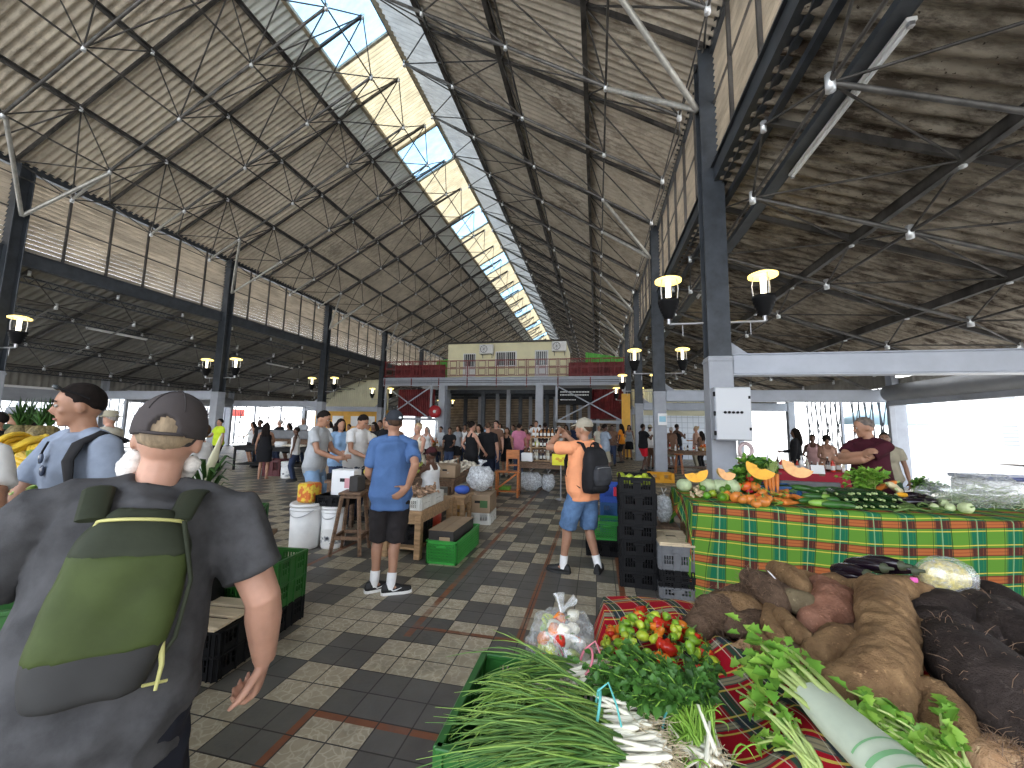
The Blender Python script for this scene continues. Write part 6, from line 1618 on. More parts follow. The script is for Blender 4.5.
onions('spring onion bunch at the back of the crate tied with pink twine',rp(600,668,.92),[rp(490,700,.87),rp(505,690,.88),rp(520,675,.88)],34,53,[L_oniond,L_onion],OG,twine=(M_pinkt,.15))
onions('thin spring onion bunch over the left corner of the crate',rp(560,690,.90),[rp(478,722,.87),rp(500,706,.9)],18,54,[L_onion,L_oniond],OG)
onions('yellow green chive bunch under the parsley at the right',rp(706,762,.84),[rp(690,722,.86),rp(672,735,.86),rp(700,715,.88)],24,55,[L_cel,L_onion],OG)
b2=rp(694,740,.86)
herb('parsley','large dark green parsley bunch between the onions and the peppers',b2,[rp(610,668,.95),rp(640,660,.98),rp(665,680,.98),rp(625,690,.95),rp(600,680,.93),rp(650,700,.97),rp(690,680,.94)],120,.029,(L_pars,L_pars,L_cel),61,'parsley',spread=.04,per=13,bulge=.06,tie=(M_tealt,.25))
herb('parsley','smaller parsley bunch beside the red cloth',rp(705,735,.86),[rp(696,676,.93),rp(708,668,.92),rp(690,690,.94)],50,.026,(L_pars,L_dark,L_cel),62,'parsley',spread=.034,per=12,bulge=.05)
# peppers
M_pepy=mat('pepper_yellow_green',(.46,.56,.045),.28,0,var=.25,vs=10); M_pepg=mat('pepper_green',(.22,.40,.03),.28,0,var=.2); M_pepr=mat('pepper_red',(.52,.025,.012),.25,0,var=.2); M_pepo=mat('pepper_orange',(.72,.20,.02),.25,0,var=.2)
def pepper_proto(loc,grp,lab):
    t=MB(); t.ell((0,0,0),(.019,.018,.026),None,12,9,0,lambda p:1+.10*math.sin(3*math.atan2(p.y,p.x)+p.z*2)-.12*max(0,-p.z))
    t.path([(0,0,.023),(.001,0,.032),(.006,0,.045)],[.005,.0028,.0022],5,1); return tag(t.build('pepper',[M_pepy,M_stem],loc=loc),lab,'pepper',grp)
pp=None; G2=random.Random(5)
cols=[None,None,None,{'pepper_yellow_green':M_pepg},{'pepper_yellow_green':M_pepg},{'pepper_yellow_green':M_pepr},{'pepper_yellow_green':M_pepo}]
labs={'y':'small yellow green pepper in the heap on the red plaid cloth','g':'small green pepper in the heap on the red plaid cloth','r':'small red pepper in the heap on the red plaid cloth','o':'small orange pepper in the heap on the red plaid cloth'}
cen=rp(648,640,.84)
for i in range(170):
    a=G2.uniform(0,2*pi); rr_=math.sqrt(G2.random()); x=cen.x+.215*rr_*math.cos(a)+.03; y=cen.y+.17*rr_*math.sin(a)-.0; hgt=.13*(1-rr_**2)
    z=RZ_+.045+hgt*G2.uniform(.75,1.05); rot=(G2.uniform(0,6),G2.uniform(0,6),G2.uniform(0,6)); k=G2.randrange(7)
    if x>cen.x+.02 and k<3 and G2.random()<.3: k=5
    p=V((x,y,z)); key='yyyggro'[k]
    if pp is None: pp=pepper_proto(p,'peppers in the heap on the red cloth',labs['y'])
    else:
        o=clone(pp,p,rot,labs[key],G2.uniform(.7,1.05),cols[k])
for i in range(5):
    p=(rp(640,612,.90),rp(648,620,.9),rp(672,628,.88),rp(676,634,.88),rp(668,648,.88))[i]; clone(pp,p,(1,i,2),'large red pepper on the crown of the pepper heap' if i<2 else 'red pepper at the right side of the pepper heap',1.3,{'pepper_yellow_green':M_pepr})
pb=at_y(562,650,1.50); bgp=E('bag_of_peppers','knotted clear bag of mixed peppers at the far corner of the green crate','bag',(pb.x,pb.y,pb.z-.085)); bgp.scale=(1.02,)*3
bag('plastic_bag','',(0,0,-.01),(.24,.22,.23),M_clearbag,5,parent=bgp,crump=.18)
for i in range(34):
    a=G2.uniform(0,2*pi); z=G2.uniform(.03,.19); r_=.085*math.sqrt(G2.random())*math.sqrt(max(.1,1-((z-.1)/.12)**2)); k=G2.randrange(7)
    o=pp.copy(); COL.objects.link(o); o.location=bgp.location+V((r_*math.cos(a),r_*math.sin(a),z))*1.02; o.rotation_euler=(G2.uniform(0,6),G2.uniform(0,6),0); o.scale=(1.17,)*3
    tag(o,('orange','red','orange','white','yellow green','green','white')[k]+' pepper inside the knotted clear bag','pepper','peppers in the clear bag')
    mm=(M_pepo,M_pepr,M_pepo,M_bulb,M_pepy,M_pepg,M_bulb)[k]; o.material_slots[0].link='OBJECT'; o.material_slots[0].material=mm
# ================================================================== crates beside the plaid stall
def crate_pos(x,y,z): return (x,y,z)
for i in range(7):
    crate('crate',['lowest','second','third','fourth','fifth','sixth','topmost'][i]+' crate of the tall black crate stack beside the plaid stall',.37,.56,.163,M_black,(.435,4.86,.002+.165*i),.03*(i%3-1),'black crate stack',n=10,win=(.3,.85))
yf=None
for i in range(16):
    p=V((.30+.27*(i%4)/3+G.uniform(-.02,.02),4.66+.4*(i//4)/3,.002+.165*6+.075+(.03 if i%3 else .06)))
    if yf is None: yf=fruit('carambola','yellow green fruit heaped in the topmost black crate',p,.04,M_pepy,'fruit','fruit in the topmost black crate',(1,1,1.5),(1.5,0,.4),None,.14)
    else: clone(yf,p,(G.uniform(1,2),0,G.uniform(0,6)),None,G.uniform(.85,1.1))
crate('crate','grey crate at the bottom of the short stack under a plywood lid',.33,.52,.10,M_gycrate,(.785,4.66,.002),.02,'grey and black crates',n=8)
for i in range(3): crate('crate',('lower','middle','upper')[i]+' black crate between the two grey crates',.33,.52,.055,M_black,(.785+.01*(i%2),4.66,.104+.057*i),.02*i,'grey and black crates',n=8,handle=False)
crate('crate','large grey crate with a plywood lid beside the plaid cloth',.34,.54,.235,M_gycrate,(.785,4.665,.278),.02,'grey and black crates',n=10,win=(.25,.6))
ld=E('plywood_cover','pale plywood lid with a hand slot on the grey crate','lid',(.785,4.665,.515),.02); t=MB()
for k in range(3): t.box((-.115+.115*k,0,.012),(.112,.58,.02),.003)
t.build('board',M_plywood,ld); t=MB(); 
for y in (-.25,.25): t.box((0,y,.028),(.345,.05,.012),.002)
t.build('batten',M_plywood,ld); t=MB(); t.box((0,.05,.023),(.10,.025,.004)); t.build('hand_slot',M_blackm,ld)
crate('crate','black crate on the floor behind the man in orange',.5,.4,.2,M_black,(.10,5.75,.002),.05)
crate('crate','bright green lattice basket on a black crate behind the man in orange',.48,.38,.24,M_gcrate2,(.10,5.75,.205),.05,style='mesh')
crate('crate','lower dark blue crate behind the green basket',.4,.4,.28,M_blcrate,(.25,6.5,.002),0,'blue crates')
crate('crate','middle dark blue crate behind the green basket',.4,.4,.28,M_blcrate,(.25,6.5,.285),0,'blue crates')
crate('crate','upper blue crate with a red flash behind the man in orange',.4,.4,.26,mat('bright_blue_crate',(.03,.09,.42),.4),(.25,6.5,.568),0,'blue crates')
t=MB(); t.box((0,0,0),(.12,.02,.14),.01); tag(t.build('red_card',mat('flash_red',(.6,.02,.05),.5),loc=(.30,6.28,.74)),'small red card on the upper blue crate','card')
bag('plastic_bag','thin white plastic bag slumped between black crates and plaid cloth',(.80,5.25,.555),(.2,.16,.36),M_wbag,12,knot=True)
table('low_bench','low bench behind the grey crates',(.80,5.22,0),.3,.3,.55,M_wood)
crate('crate','yellow orange crate on the floor by the second right column',.75,.4,.30,M_ycrate,(2.0,13.6,.002),.1)
# price card on a post, beside the man in orange
ps=E('price_card','yellow price card with fruit picture on a thin post','price card',pos(561,9.4)); t=MB(); t.tube((0,0,.01),(0,0,.80),.015); t.lathe([(0,0),(.12,.0),(.12,.02),(0,.03)],14); t.build('post',M_chrome,ps)
t=MB(); t.box((0,0,.93),(.42,.03,.27),.01); t.build('card',mat('card_yellow',(.80,.74,.03),.5),ps)
t=MB(); 
for x,z in ((-.08,.95),(-.01,.91),(.07,.96)): t.ell((x,-.02,z),(.05,.008,.035))
t.build('fruit_print',mat('print_orange',(.70,.42,.03),.5),ps)

# ================================================================== left foreground: crates and stepped fruit display
p1,p2,p3=at_z(308,549,.575),at_z(274,565.5,.575),at_z(262,545.8,.575)
ctr=(p2+p3)/2; ang=math.atan2((p3-p1).y,(p3-p1).x)
Lc=.56; Wc=.38
ux=V((math.cos(ang+pi),math.sin(ang+pi),0)); uy=V((-ux.y,ux.x,0))
cpos=p1-ux*Lc/2-uy*(Wc/2)*(1 if (p2-p1).dot(uy)<0 else -1); cpos.z=0
for i,(mt,l) in enumerate(((M_black,'black crate at the bottom under two green crates left of the walkway'),(M_gcrate,'lower green crate of the pair left of the walkway'),(M_gcrate,'upper green crate of the pair left of the walkway'))):
    crate('crate',l,Lc,Wc,.188,mt,(cpos.x,cpos.y,.002+.19*i),ang,'crates left of the walkway',n=14)
t=MB(); t.box((0,0,0),(.36,.24,.06),.02); tag(t.build('black_tray',M_black,loc=(cpos.x,cpos.y,.47)),'dark tray lying inside the upper green crate','tray')
q=at_z(222,612,.34); pz=E('slatted_cover','pale slatted wooden lid on a low black crate behind the man in dark grey','lid',(q.x-.08,q.y,.335),ang); 
for k in range(3):
    t=MB(); t.box((0,-.15+.15*k,.0),(.5,.115,.018),.003); t.build('board',M_plywood,pz)
t=MB()
for x in (-.2,.2): t.box((x,0,-.016),(.05,.42,.014),.002)
t.build('batten',M_plywood,pz)
for i in range(2): crate('crate',('lower','upper')[i]+' black crate below the pale slatted lid',.5,.4,.15,M_black,(q.x-.08,q.y,.002+.152*i),ang,'crates below the slatted lid',n=10)
# green crates at the left edge
q=pos(10,1.45)
for i in range(4): crate('crate',('lowest','second','third','topmost')[i]+' green crate of the stack at the left edge of the walkway',.52,.38,.262,M_gcrate,(q.x,q.y,.002+.264*i),.75,'green crate stack',n=14,win=(.2,.85))
# stepped display
ds=E('fruit_display','stepped dark fruit display at the left edge','display',(-4.5,2.12,0),R(61))
for k,(y,z) in enumerate(((-.75,1.02),(-.1,1.14),(.6,1.26))):
    t=MB(); t.box((0,y,z-.02),(1.2,.66,.04),.008); t.box((0,y-.33,z+.02),(1.2,.025,.10),.006); t.build('shelf',M_black,ds)
    for x in (-.5,.5):
        t=MB(); t.box((x,y,(z-.04)/2),(.06,.5,z-.04),.01); t.build('leg',M_wood,ds)
M_ban=mat('banana_skin',(.66,.44,.04),.45,0,var=.2,vs=6); M_bang=mat('banana_green_tip',(.25,.30,.04),.5); M_band=mat('banana_brown_spots',(.50,.31,.04),.5,0,var=.6,vs=14)
def banana_bunch(label,loc,rz,s,n,seed,mt,grp=None):
    g=random.Random(seed); e=E('banana_bunch',label,'bananas',loc,rz,grp); e.scale=(s,)*3
    for k in range(n):
        a=(k-(n-1)/2)*.22; row=k%2
        c=[V((math.sin(a)*(.02+.05*t)+.0,-.16+.34*t-.05*t*t,.07*math.sin(t*2.6)+row*.035)) for t in np.linspace(0,1,7)]
        t=MB(); t.path(c,[.007,.014,.019,.020,.019,.013,.006],8); t.ell(c[-1],.006,nu=6,nv=5,m=1); t.build('banana',[mt,M_bang],e)
    t=MB(); t.path([(0,-.15,.0),(0,-.185,.02),(0,-.2,.05)],[.022,.016,.012],7); t.build('stalk',M_bang,e)
    return e
bn=banana_bunch('yellow banana bunch on the stepped display beside the man in blue-grey',(0,0,0),0,1.15,6,1,M_ban,'banana bunches on the stepped display')
bn2=None; G3=random.Random(9)
first=True
for i in range(22):
    x,y=G3.uniform(10,56),G3.uniform(450,477); zz=3.25+G3.uniform(0,.35); z=1.7-(y-419.5)*zz/390; p=pos(x,zz,z); rot=(G3.uniform(-.3,.3),G3.uniform(-.4,.4),G3.uniform(.3,2.6))
    if first: place(bn,p,rot); first=False
    else: dup(bn,p,rot,None,G3.uniform(.95,1.25))
M_pine=mat('pineapple_skin',(.17,.13,.05),.7,0,var=.5,vs=30,bump=1.,bs=45,bd=.02)
def pineapple(label,loc,s):
    e=E('pineapple',label,'pineapple',loc,G3.uniform(0,6)); e.scale=(s,)*3
    t=MB(); t.lathe([(0,0),(.045,.0),(.062,.03),(.068,.08),(.062,.14),(.04,.18),(0,.19)],14); t.build('fruit_body',M_pine,e); t=MB()
    for k in range(26):
        a=k*2.4; r_=.10*(1-k/30); t.path([(0,0,.18),(r_*.45*math.cos(a),r_*.45*math.sin(a),.23+.003*k),(r_*math.cos(a),r_*math.sin(a),.25+.006*k)],[.012,.010,.001],4,flat=.3)
    t.build('crown_leaves',L_dark,e)
for x,z,l in ((20,3.9,'left'),(29,3.95,'second'),(41,3.85,'third'),(50,3.9,'right')): pineapple('%s pineapple of the row behind the bananas'%l,pos(x,z,1.37),1.35)
for i,(x,y,s,sd) in enumerate(((10,492,1,71),(26,488,1,72),(40,500,.9,73),(4,505,.9,74),(60,478,.7,75))):
    p=pos(x,2.35,1.7-(y-419)*2.35/390-.06)
    herb('celery',('leftmost','second','third','lowest left','rightmost small')[i]+' yellow green celery bunch on the stepped display',p+V((-.06,-.12,-.03)),[p+V((.04,.08,.06)),p+V((.08,.02,.05)),p+V((-.02,.07,.06))],22,.055,(L_cel,L_celd,L_stalk),sd,'celery',spread=.045,per=5,bulge=.05,stem_r=.007)
p=pos(12,2.3,1.30); tag(fruit('papaya','orange brown papaya among the celery on the display',p,.06,mat('papaya_skin',(.42,.14,.03),.5,0,var=.2),'papaya',None,(1,1,1.4),(1.2,0,.6)),None)
# corn-like flower head and dark leaves beside the cap
p=pos(212,3.15,1.25); pf=E('potted_plant','dark leafy plant with one long cream bud beside the dark grey cap','plant',(p.x,p.y,.0))
t=MB(); t.lathe([(0,0),(.17,0),(.2,.6),(.22,.75),(0,.75)],16); t.build('pot',M_black,pf)
t=MB(); t.path([(0,0,.75),(-.01,0,1.1),(.03,0,1.35),(.10,0,1.58)],[.012,.012,.035,.008],10,flat=.6); t.path([(.0,0,1.25),(.05,0,1.40),(.11,0,1.60)],[.02,.04,.004],10,flat=.5); t.build('bud',mat('cream_bud',(.70,.68,.48),.5),pf)
t=MB()
for k in range(34): 
    a=k*2.4; l=.16+.08*((k*7)%5)/5; t.path([(0,0,.8+.013*k),(l*.6*math.cos(a),l*.6*math.sin(a),1.0+.013*k),(l*math.cos(a),l*math.sin(a),.98+.012*k)],[.010,.022,.002],5,flat=.15)
t.build('leaves',L_dark,pf)
# tubs of packets, plaid bag
p=pos(246,3.9,.62); crate('crate','dark green crate of orange brown packets left of the walkway',.42,.36,.26,M_gcrate,(p.x,p.y,.60),.5)
table('small_table','small table carrying the crate of packets',(p.x,p.y,0),.6,.5,.59,M_wood,.5)
pk=None
for i in range(8):
    l=V((p.x+G3.uniform(-.13,.13),p.y+G3.uniform(-.1,.1),.79+.03*(i%3)))
    if pk is None:
        t=MB(); t.box((0,0,0),(.16,.10,.05),.018); pk=tag(t.build('snack_packet',mat('packet_orange_brown',(.55,.26,.07),.4,0,var=.4,vs=20),loc=l),'orange brown packet in the dark green crate','packet','packets in the dark green crate'); pk.rotation_euler=(.2,.3,.5)
    else: clone(pk,l,(G3.uniform(-.4,.4),G3.uniform(-.4,.4),G3.uniform(0,3)))
t=MB(); t.lathe([(0,0),(.09,.004),(.11,.02),(.10,.02),(0,.012)],18); tag(t.build('plate',mat('plate_yellow_green',(.55,.62,.08),.4),loc=(p.x-.08,p.y+.05,.90)),'yellow green plate on top of the packets','plate')
p=pos(264,3.62,.20); pb_=E('cloth_bag','gathered red and yellow plaid cloth bag standing behind the green crates','bag',(p.x,p.y,.0)); 
t=MB(); rg=[]
for z,r_ in ((.30,.17),(.38,.185),(.55,.15),(.72,.09),(.80,.05)):
    rg.append([V((r_*(1+.10*math.sin(6*a))*math.cos(a)-.03*(z-.3),r_*(1+.10*math.sin(6*a))*math.sin(a),z)) for a in [2*pi*j/40 for j in range(40)]])
t.loft(rg); o=t.build('cloth_body',M_plaidy,pb_); l=o.data.uv_layers.new(name='UVMap')
for lp in o.data.loops: c=o.data.vertices[lp.vertex_index].co; l.data[lp.index].uv=(math.atan2(c.y,c.x)*.15,c.z)
t=MB(); t.ell((-.02,0,.80),(.06,.05,.05),None,10,8,0,lambda q:1+.2*mnoise.noise(q*4)); t.build('gathered_top',mat('pink_white_cloth',(.62,.20,.22),.7,0,var=.5,vs=30),pb_)
crate('crate','black crate under the plaid cloth bag',.4,.4,.29,M_black,(p.x,p.y,.002),.3)

# ================================================================== stall with stool, tubs, bananas
def tub(label,loc,r,h_,band=None):
    e=E('plastic_tub',label,'tub',loc); t=MB(); t.lathe([(0,0),(r*.9,0),(r*.94,.02),(r,h_*.93),(r*.97,h_*.93),(0,h_*.93)],24); t.build('body',M_whitepl,e)
    t=MB(); t.lathe([(0,h_*.93),(r*1.06,h_*.93),(r*1.07,h_*.965),(r*1.0,h_),(r*.9,h_*.985),(0,h_*.985)],24); t.build('lid',M_whitepl,e)
    t=MB(); t.lathe([(r*1.0,h_*.84),(r*1.04,h_*.85),(r*1.04,h_*.88),(r*1.0,h_*.89)],24,caps=False); t.build('rim_ring',M_whitepl,e)
    t=MB(); t.path([(r*1.03*math.cos(a),r*1.03*math.sin(a),h_*.86-.12*math.sin((a+2.6)*pi/2.1)*.7) for a in np.linspace(-2.6,-.5,12)],.006,5); t.build('wire_handle',M_chrome,e)
    if band:
        t=MB(); t.lathe([(r*.965,h_*.12),(r*.99,h_*.48)],24,caps=False); t.build('printed_label',band,e)
    return e
m_,nt,out=nt_new('tub_label_print'); h=NT(nt); cc_=h.coord('Object'); f=h.ramp(h.noise(cc_,11,3),[(.48,(.80,.80,.78)),(.54,(.30,.33,.35)),(.62,(.04,.04,.05))],'CONSTANT'); h.bsdf(out,f,.45); M_lab=m_
tub('tall plain white lidded tub left of the wooden stool',(-3.95,4.86,.002),.205,.60); tub('white lidded tub with a printed label beside the wooden stool',(-3.60,4.98,.002),.165,.56,M_lab)
st=E('wooden_stool','tall worn wooden stool with splayed legs by the man in blue','stool',(-3.22,4.83,0),.25)
t=MB(); t.box((0,0,.775),(.30,.30,.035),.01); t.build('seat',M_wood,st); t=MB(); t.box((0,0,.735),(.25,.25,.045),.006); t.build('apron',M_wood,st)
for x in (-1,1):
    for y in (-1,1):
        t=MB(); t.bar((x*.11,y*.11,.74),(x*.19,y*.19,.0),.04,.04,b=.004); t.build('leg',M_wood,st)
for a,b in (((-1,-1),(1,-1)),((1,-1),(1,1)),((1,1),(-1,1)),((-1,1),(-1,-1))):
    t=MB(); t.bar((a[0]*.165,a[1]*.165,.22),(b[0]*.165,b[1]*.165,.22),.03,.045,b=.004); t.build('stretcher',M_wood,st)
table('work_table','light wooden work table with a white crate of packets behind the man in blue',(-2.47,5.35,0),.58,1.2,.60,M_woodl,0,shelf=.12,top=.06,leg=.085)
wc=crate('crate','white slotted crate of brown packets on the light wooden table',.52,.75,.15,M_wcrate,(-2.47,5.15,.603),0,n=12,win=(.2,.8))
M_pack=mat('spice_packet',(.36,.23,.15),.25,0,var=.6,vs=25)
sp_=None
for i in range(40):
    l=V((-2.47+G3.uniform(-.2,.2),5.15+G3.uniform(-.3,.32),.72+G3.uniform(.0,.10)))
    if sp_ is None:
        t=MB(); t.ell((0,0,0),(.05,.028,.018),None,10,6,0,lambda q:1+.15*mnoise.noise(q*3)); t.path([(.045,0,0),(.075,.005,.004)],[.012,.022],5,flat=.3); sp_=tag(t.build('spice_packet',M_pack,loc=l),'small clear packet of brown spice in the white crate','packet','spice packets in the white crate')
    else: clone(sp_,l,(G3.uniform(-.8,.8),G3.uniform(-.8,.8),G3.uniform(0,6)),None,G3.uniform(1,1.6))
crate('crate','lower black crate under the light wooden table',.40,.4,.16,M_black,(-2.47,5.1,.138),0,'black crates under the table'); crate('crate','upper black crate under the light wooden table',.40,.4,.14,M_black,(-2.47,5.12,.30),.05,'black crates under the table')
bag('plastic_bag','silver grey bag stuffed on the crates under the wooden table',(-2.47,5.0,.445),(.26,.25,.11),M_wbag,21,knot=False); bag('plastic_bag','red orange bag under the right side of the wooden table',(-2.40,5.65,.138),(.22,.24,.34),mat('red_bag',(.55,.06,.03),.35,0,var=.3),22,knot=False)
bk=crate('crate','bright green lattice laundry basket with a black carton in it',.40,.95,.27,M_gcrate2,(-1.88,5.17,.002),.0,style='mesh',cat='basket')
M_darkcard=mat('black_printed_card',(.028,.025,.024),.6,0,var=.3)
bx=box_carton('carton','flat black and brown carton resting in the green basket',(-1.90,5.12,.19),(.33,.80,.20),0,M_darkcard)
for c in kids(bx):
    if c.name.startswith('flap'): c.data.materials[0]=M_card
t=MB(); t.box((.05,-.403,.09),(.14,.004,.08),.001); t.build('paper_label',M_card,bx)
b3=box_carton('carton','brown carton with red and green print behind the green basket',(-2.05,6.95,.20),(.45,.55,.30),.05,M_card,mark=mat('print_dark_green',(.06,.15,.05),.6)); 
crate('crate','white crate under the brown carton',.45,.5,.19,M_wcrate,(-2.05,6.95,.002),.05,n=8)
wb=E('wooden_bucket','small ochre bucket beside the brown carton','bucket',(-2.38,6.6,0)); t=MB(); t.lathe([(0,0),(.14,0),(.16,.34),(.145,.34),(.13,.04),(0,.04)],18); t.build('body',mat('ochre_bucket',(.36,.19,.04),.6),wb); t=MB(); t.lathe([(.155,.24),(.162,.25),(.162,.28),(.156,.29)],18,caps=False); t.build('hoop',M_wood,wb)
bag('plastic_bag','big white plastic bag standing on the brown carton',(-2.1,7.05,.51),(.5,.42,.48),M_wbag,25,knot=True)
# counter with bananas, limes, cartons, left of the stool
table('stall_table','stall table with bananas and cartons behind the white tubs',(-3.42,5.62,0),1.2,.72,.84,M_wood,0)
bxx=box_carton('carton','white printed carton standing on end in front of the bananas',(-3.50,5.06,.697),(.34,.20,.34),.06,M_white,mark=mat('print_pink',(.62,.30,.33),.6))
crate('crate','black tray crate on the labelled tub',.42,.30,.13,M_black,(-3.60,4.99,.565),.05)
box_carton('carton','small brown carton on the stool side of the white carton',(-3.05,5.40,.845),(.16,.2,.14),.1,M_card)
t=MB(); t.box((0,0,0),(.13,.18,.20),.008); tag(t.build('black_box',M_darkcard,loc=(-3.18,4.84,.895)),'small black box on the stool','box')
t=MB(); t.box((0,0,0),(.24,.24,.26),.03); tag(t.build('chip_packet_box',mat('print_red_yellow',(.62,.14,.02),.35,0,c2=(.75,.55,.05),vs=14,lo=.45,hi=.55),loc=(-3.93,4.86,.735)),'red and yellow printed box beside the white carton','box')
crate('crate','shallow black tray of potatoes on the stall table',.55,.36,.08,M_black,(-3.78,5.55,.842),.05,win=(.9,.95),n=6,handle=False)
pt=None
for i in range(12):
    l=V((-3.95+G3.uniform(0,.34),5.46+G3.uniform(0,.2),.90+.03*(i%2)))
    if pt is None: pt=fruit('potato','brown potato in the shallow black tray',l,.04,M_rtan,'potato','potatoes in the black tray',(1,.85,1.2),(1,.4,0))
    else: clone(pt,l,(G3.uniform(0,3),G3.uniform(0,3),0))
lm=None
for i in range(16):
    l=V((-3.45+G3.uniform(-.1,.1),5.66+G3.uniform(-.1,.15),.90+.055*(i%3)))
    if lm is None: lm=fruit('lemon','yellow lemon in the heap left of the bananas',l,.045,mat('lemon_skin',(.62,.55,.04),.35,0,var=.15),'lemon','lemons left of the bananas',(1,1,1.25),(1,0,0))
    else: clone(lm,l,(G3.uniform(0,3),G3.uniform(0,3),0),'green lime in the lemon heap' if i%3==0 else None,1,{'lemon_skin':M_lime} if i%3==0 else None)
for i in range(7): dup(bn,V((-3.28+.13*i%.4,5.72+.07*(i%3),.97+.07*(i//3))),(G3.uniform(-.2,.3),G3.uniform(-.2,.3),2.0+G3.uniform(-.7,.7)),'yellow banana bunch piled behind the white carton',1.15,'banana bunches behind the white carton')
t=MB(); t.ell((0,0,0),(.07,.06,.06)); tag(t.build('red_cloth_bundle',mat('red_bundle',(.45,.01,.03),.6),loc=(-3.62,5.9,.90)),'small red bundle behind the lemons','bundle')
# goods table running back on the left of the walkway
table('goods_table','long table of dried goods running back from the seated woman',(-2.98,7.85,0),.95,2.1,.74,M_wood)
cl=box_carton('carton','open brown carton on the dried goods table',(-2.75,7.05,.745),(.4,.4,.22),.1,M_card)
M_pale=mat('pale_packet',(.60,.54,.44),.35,0,var=.45,vs=15)
for i in range(70):
    l=V((-2.98+G3.uniform(-.42,.42),7.85+G3.uniform(-.95,.98),.775+.05*(i%3)))
    clone(sp_,l,(G3.uniform(-.6,.6),G3.uniform(-.6,.6),G3.uniform(0,6)),'pale packet of dried goods heaped on the long table',G3.uniform(1.2,2.2),{'spice_packet':M_pale if i%3 else M_pack})['group']='packets on the dried goods table'
# orange shelf unit
sh=E('wooden_shelf','small orange wooden shelf unit at the end of the bottle table','shelf',(-2.14,9.5,0),.08)
for x in (-1,1):
    for y in (-1,1):
        t=MB(); t.box((x*.26,y*.12,.30),(.05,.05,.60),.005); t.build('post',M_woodo,sh)
for z in (.14,.60):
    t=MB(); t.box((0,0,z),(.60,.30,.03),.004); t.build('board',M_woodo,sh)
for x in (-.02,.26):
    t=MB(); t.box((x,0,.87),(.05,.05,.52),.005); t.build('post',M_woodo,sh)
t=MB(); t.box((.12,-.02,1.02),(.30,.03,.22),.004); t.build('back_rail',M_woodo,sh); t=MB(); t.box((.12,0,.76),(.26,.26,.02),.003); t.build('board',M_woodo,sh)
t=MB(); t.bar((-.24,-.13,.20),(.22,-.13,.56),.03,.04); t.build('brace',M_woodo,sh)
t=MB(); t.box((0,0,0),(.28,.2,.10),.02); tag(t.build('green_packet',L_celd,loc=(-2.2,9.5,.21)),'green packet on the low board of the orange shelf','packet')
# bottle table
table('bottle_table','long dark table of bottles and jars in the middle of the hall',(-1.25,10.8,0),1.5,1.7,.80,M_wood,0)
rk_=E('bottle_rack','wooden two level rack of dark bottles on the long table','rack',(-1.35,10.4,.80)); 
for z in (.02,.36,.62):
    t=MB(); t.box((0,0,z),(.75,.26,.025),.004); t.build('board',M_woodl,rk_)
for x in (-.36,.36):
    t=MB(); t.box((x,0,.33),(.03,.26,.64),.004); t.build('side_panel',M_woodl,rk_)
M_bot=mat('dark_bottle_glass',(.035,.012,.008),.12); M_botw=mat('amber_bottle_glass',(.30,.12,.03),.12); M_botc=mat('pale_bottle',(.55,.50,.38),.15); M_cap_=mat('bottle_cap_white',(.7,.7,.68),.4)
def bottle(loc,lab,grp,mt,s):
    e=E('bottle',lab,'bottle',loc,0,grp); e.scale=(s,)*3; t=MB(); t.lathe([(0,0),(.035,.0),(.037,.01),(.037,.15),(.030,.18),(.013,.21),(.013,.25),(0,.25)],12); t.build('glass',mt,e); t=MB(); t.lathe([(0,.245),(.015,.245),(.015,.272),(0,.272)],10); t.build('cap',M_cap_,e); t=MB(); t.lathe([(.0376,.04),(.0376,.12)],12,caps=False); t.build('paper_label',M_wcrate,e); return e
b0=None
for lev,(z,lb) in enumerate(((.835,'dark bottle on the bottom board of the bottle rack'),(1.175,'dark bottle on the middle board of the bottle rack'),(1.435,'amber bottle on the top board of the bottle rack'))):
    for k in range(7):
        l=V((-1.65+.1*k,10.36,z)); mp={'dark_bottle_glass':M_botw} if lev==2 else ({'dark_bottle_glass':M_botc} if k%3==1 else None)
        if b0 is None: b0=bottle(l,lb,'bottles on the rack',M_bot,.9)
        else: dup(b0,l,0,lb,.9 if lev else .95,None,mp)
for k in range(8): dup(b0,V((-1.9+.17*k,11.1+.1*(k%2),.80)),0,'jar or bottle standing at the back of the long bottle table',.9,'bottles at the back of the long table',{'dark_bottle_glass':M_botc if k%2 else M_botw})
t=MB(); t.box((0,0,.11),(.30,.2,.22),.02); tag(t.build('white_box',M_white,loc=(-1.78,10.2,.802)),'white box at the front left of the bottle table','box')
box_carton('carton','low brown carton on the bottle table beside the white box',(-1.0,10.2,.802),(.35,.25,.15),0,M_card)
bag('plastic_bag','larger white bag on the floor under the bottle table',(-1.72,10.45,.002),(.6,.4,.55),M_wbag,31); bag('plastic_bag','smaller white bag beside the larger one under the bottle table',(-1.28,10.55,.002),(.35,.35,.50),M_wbag,32)
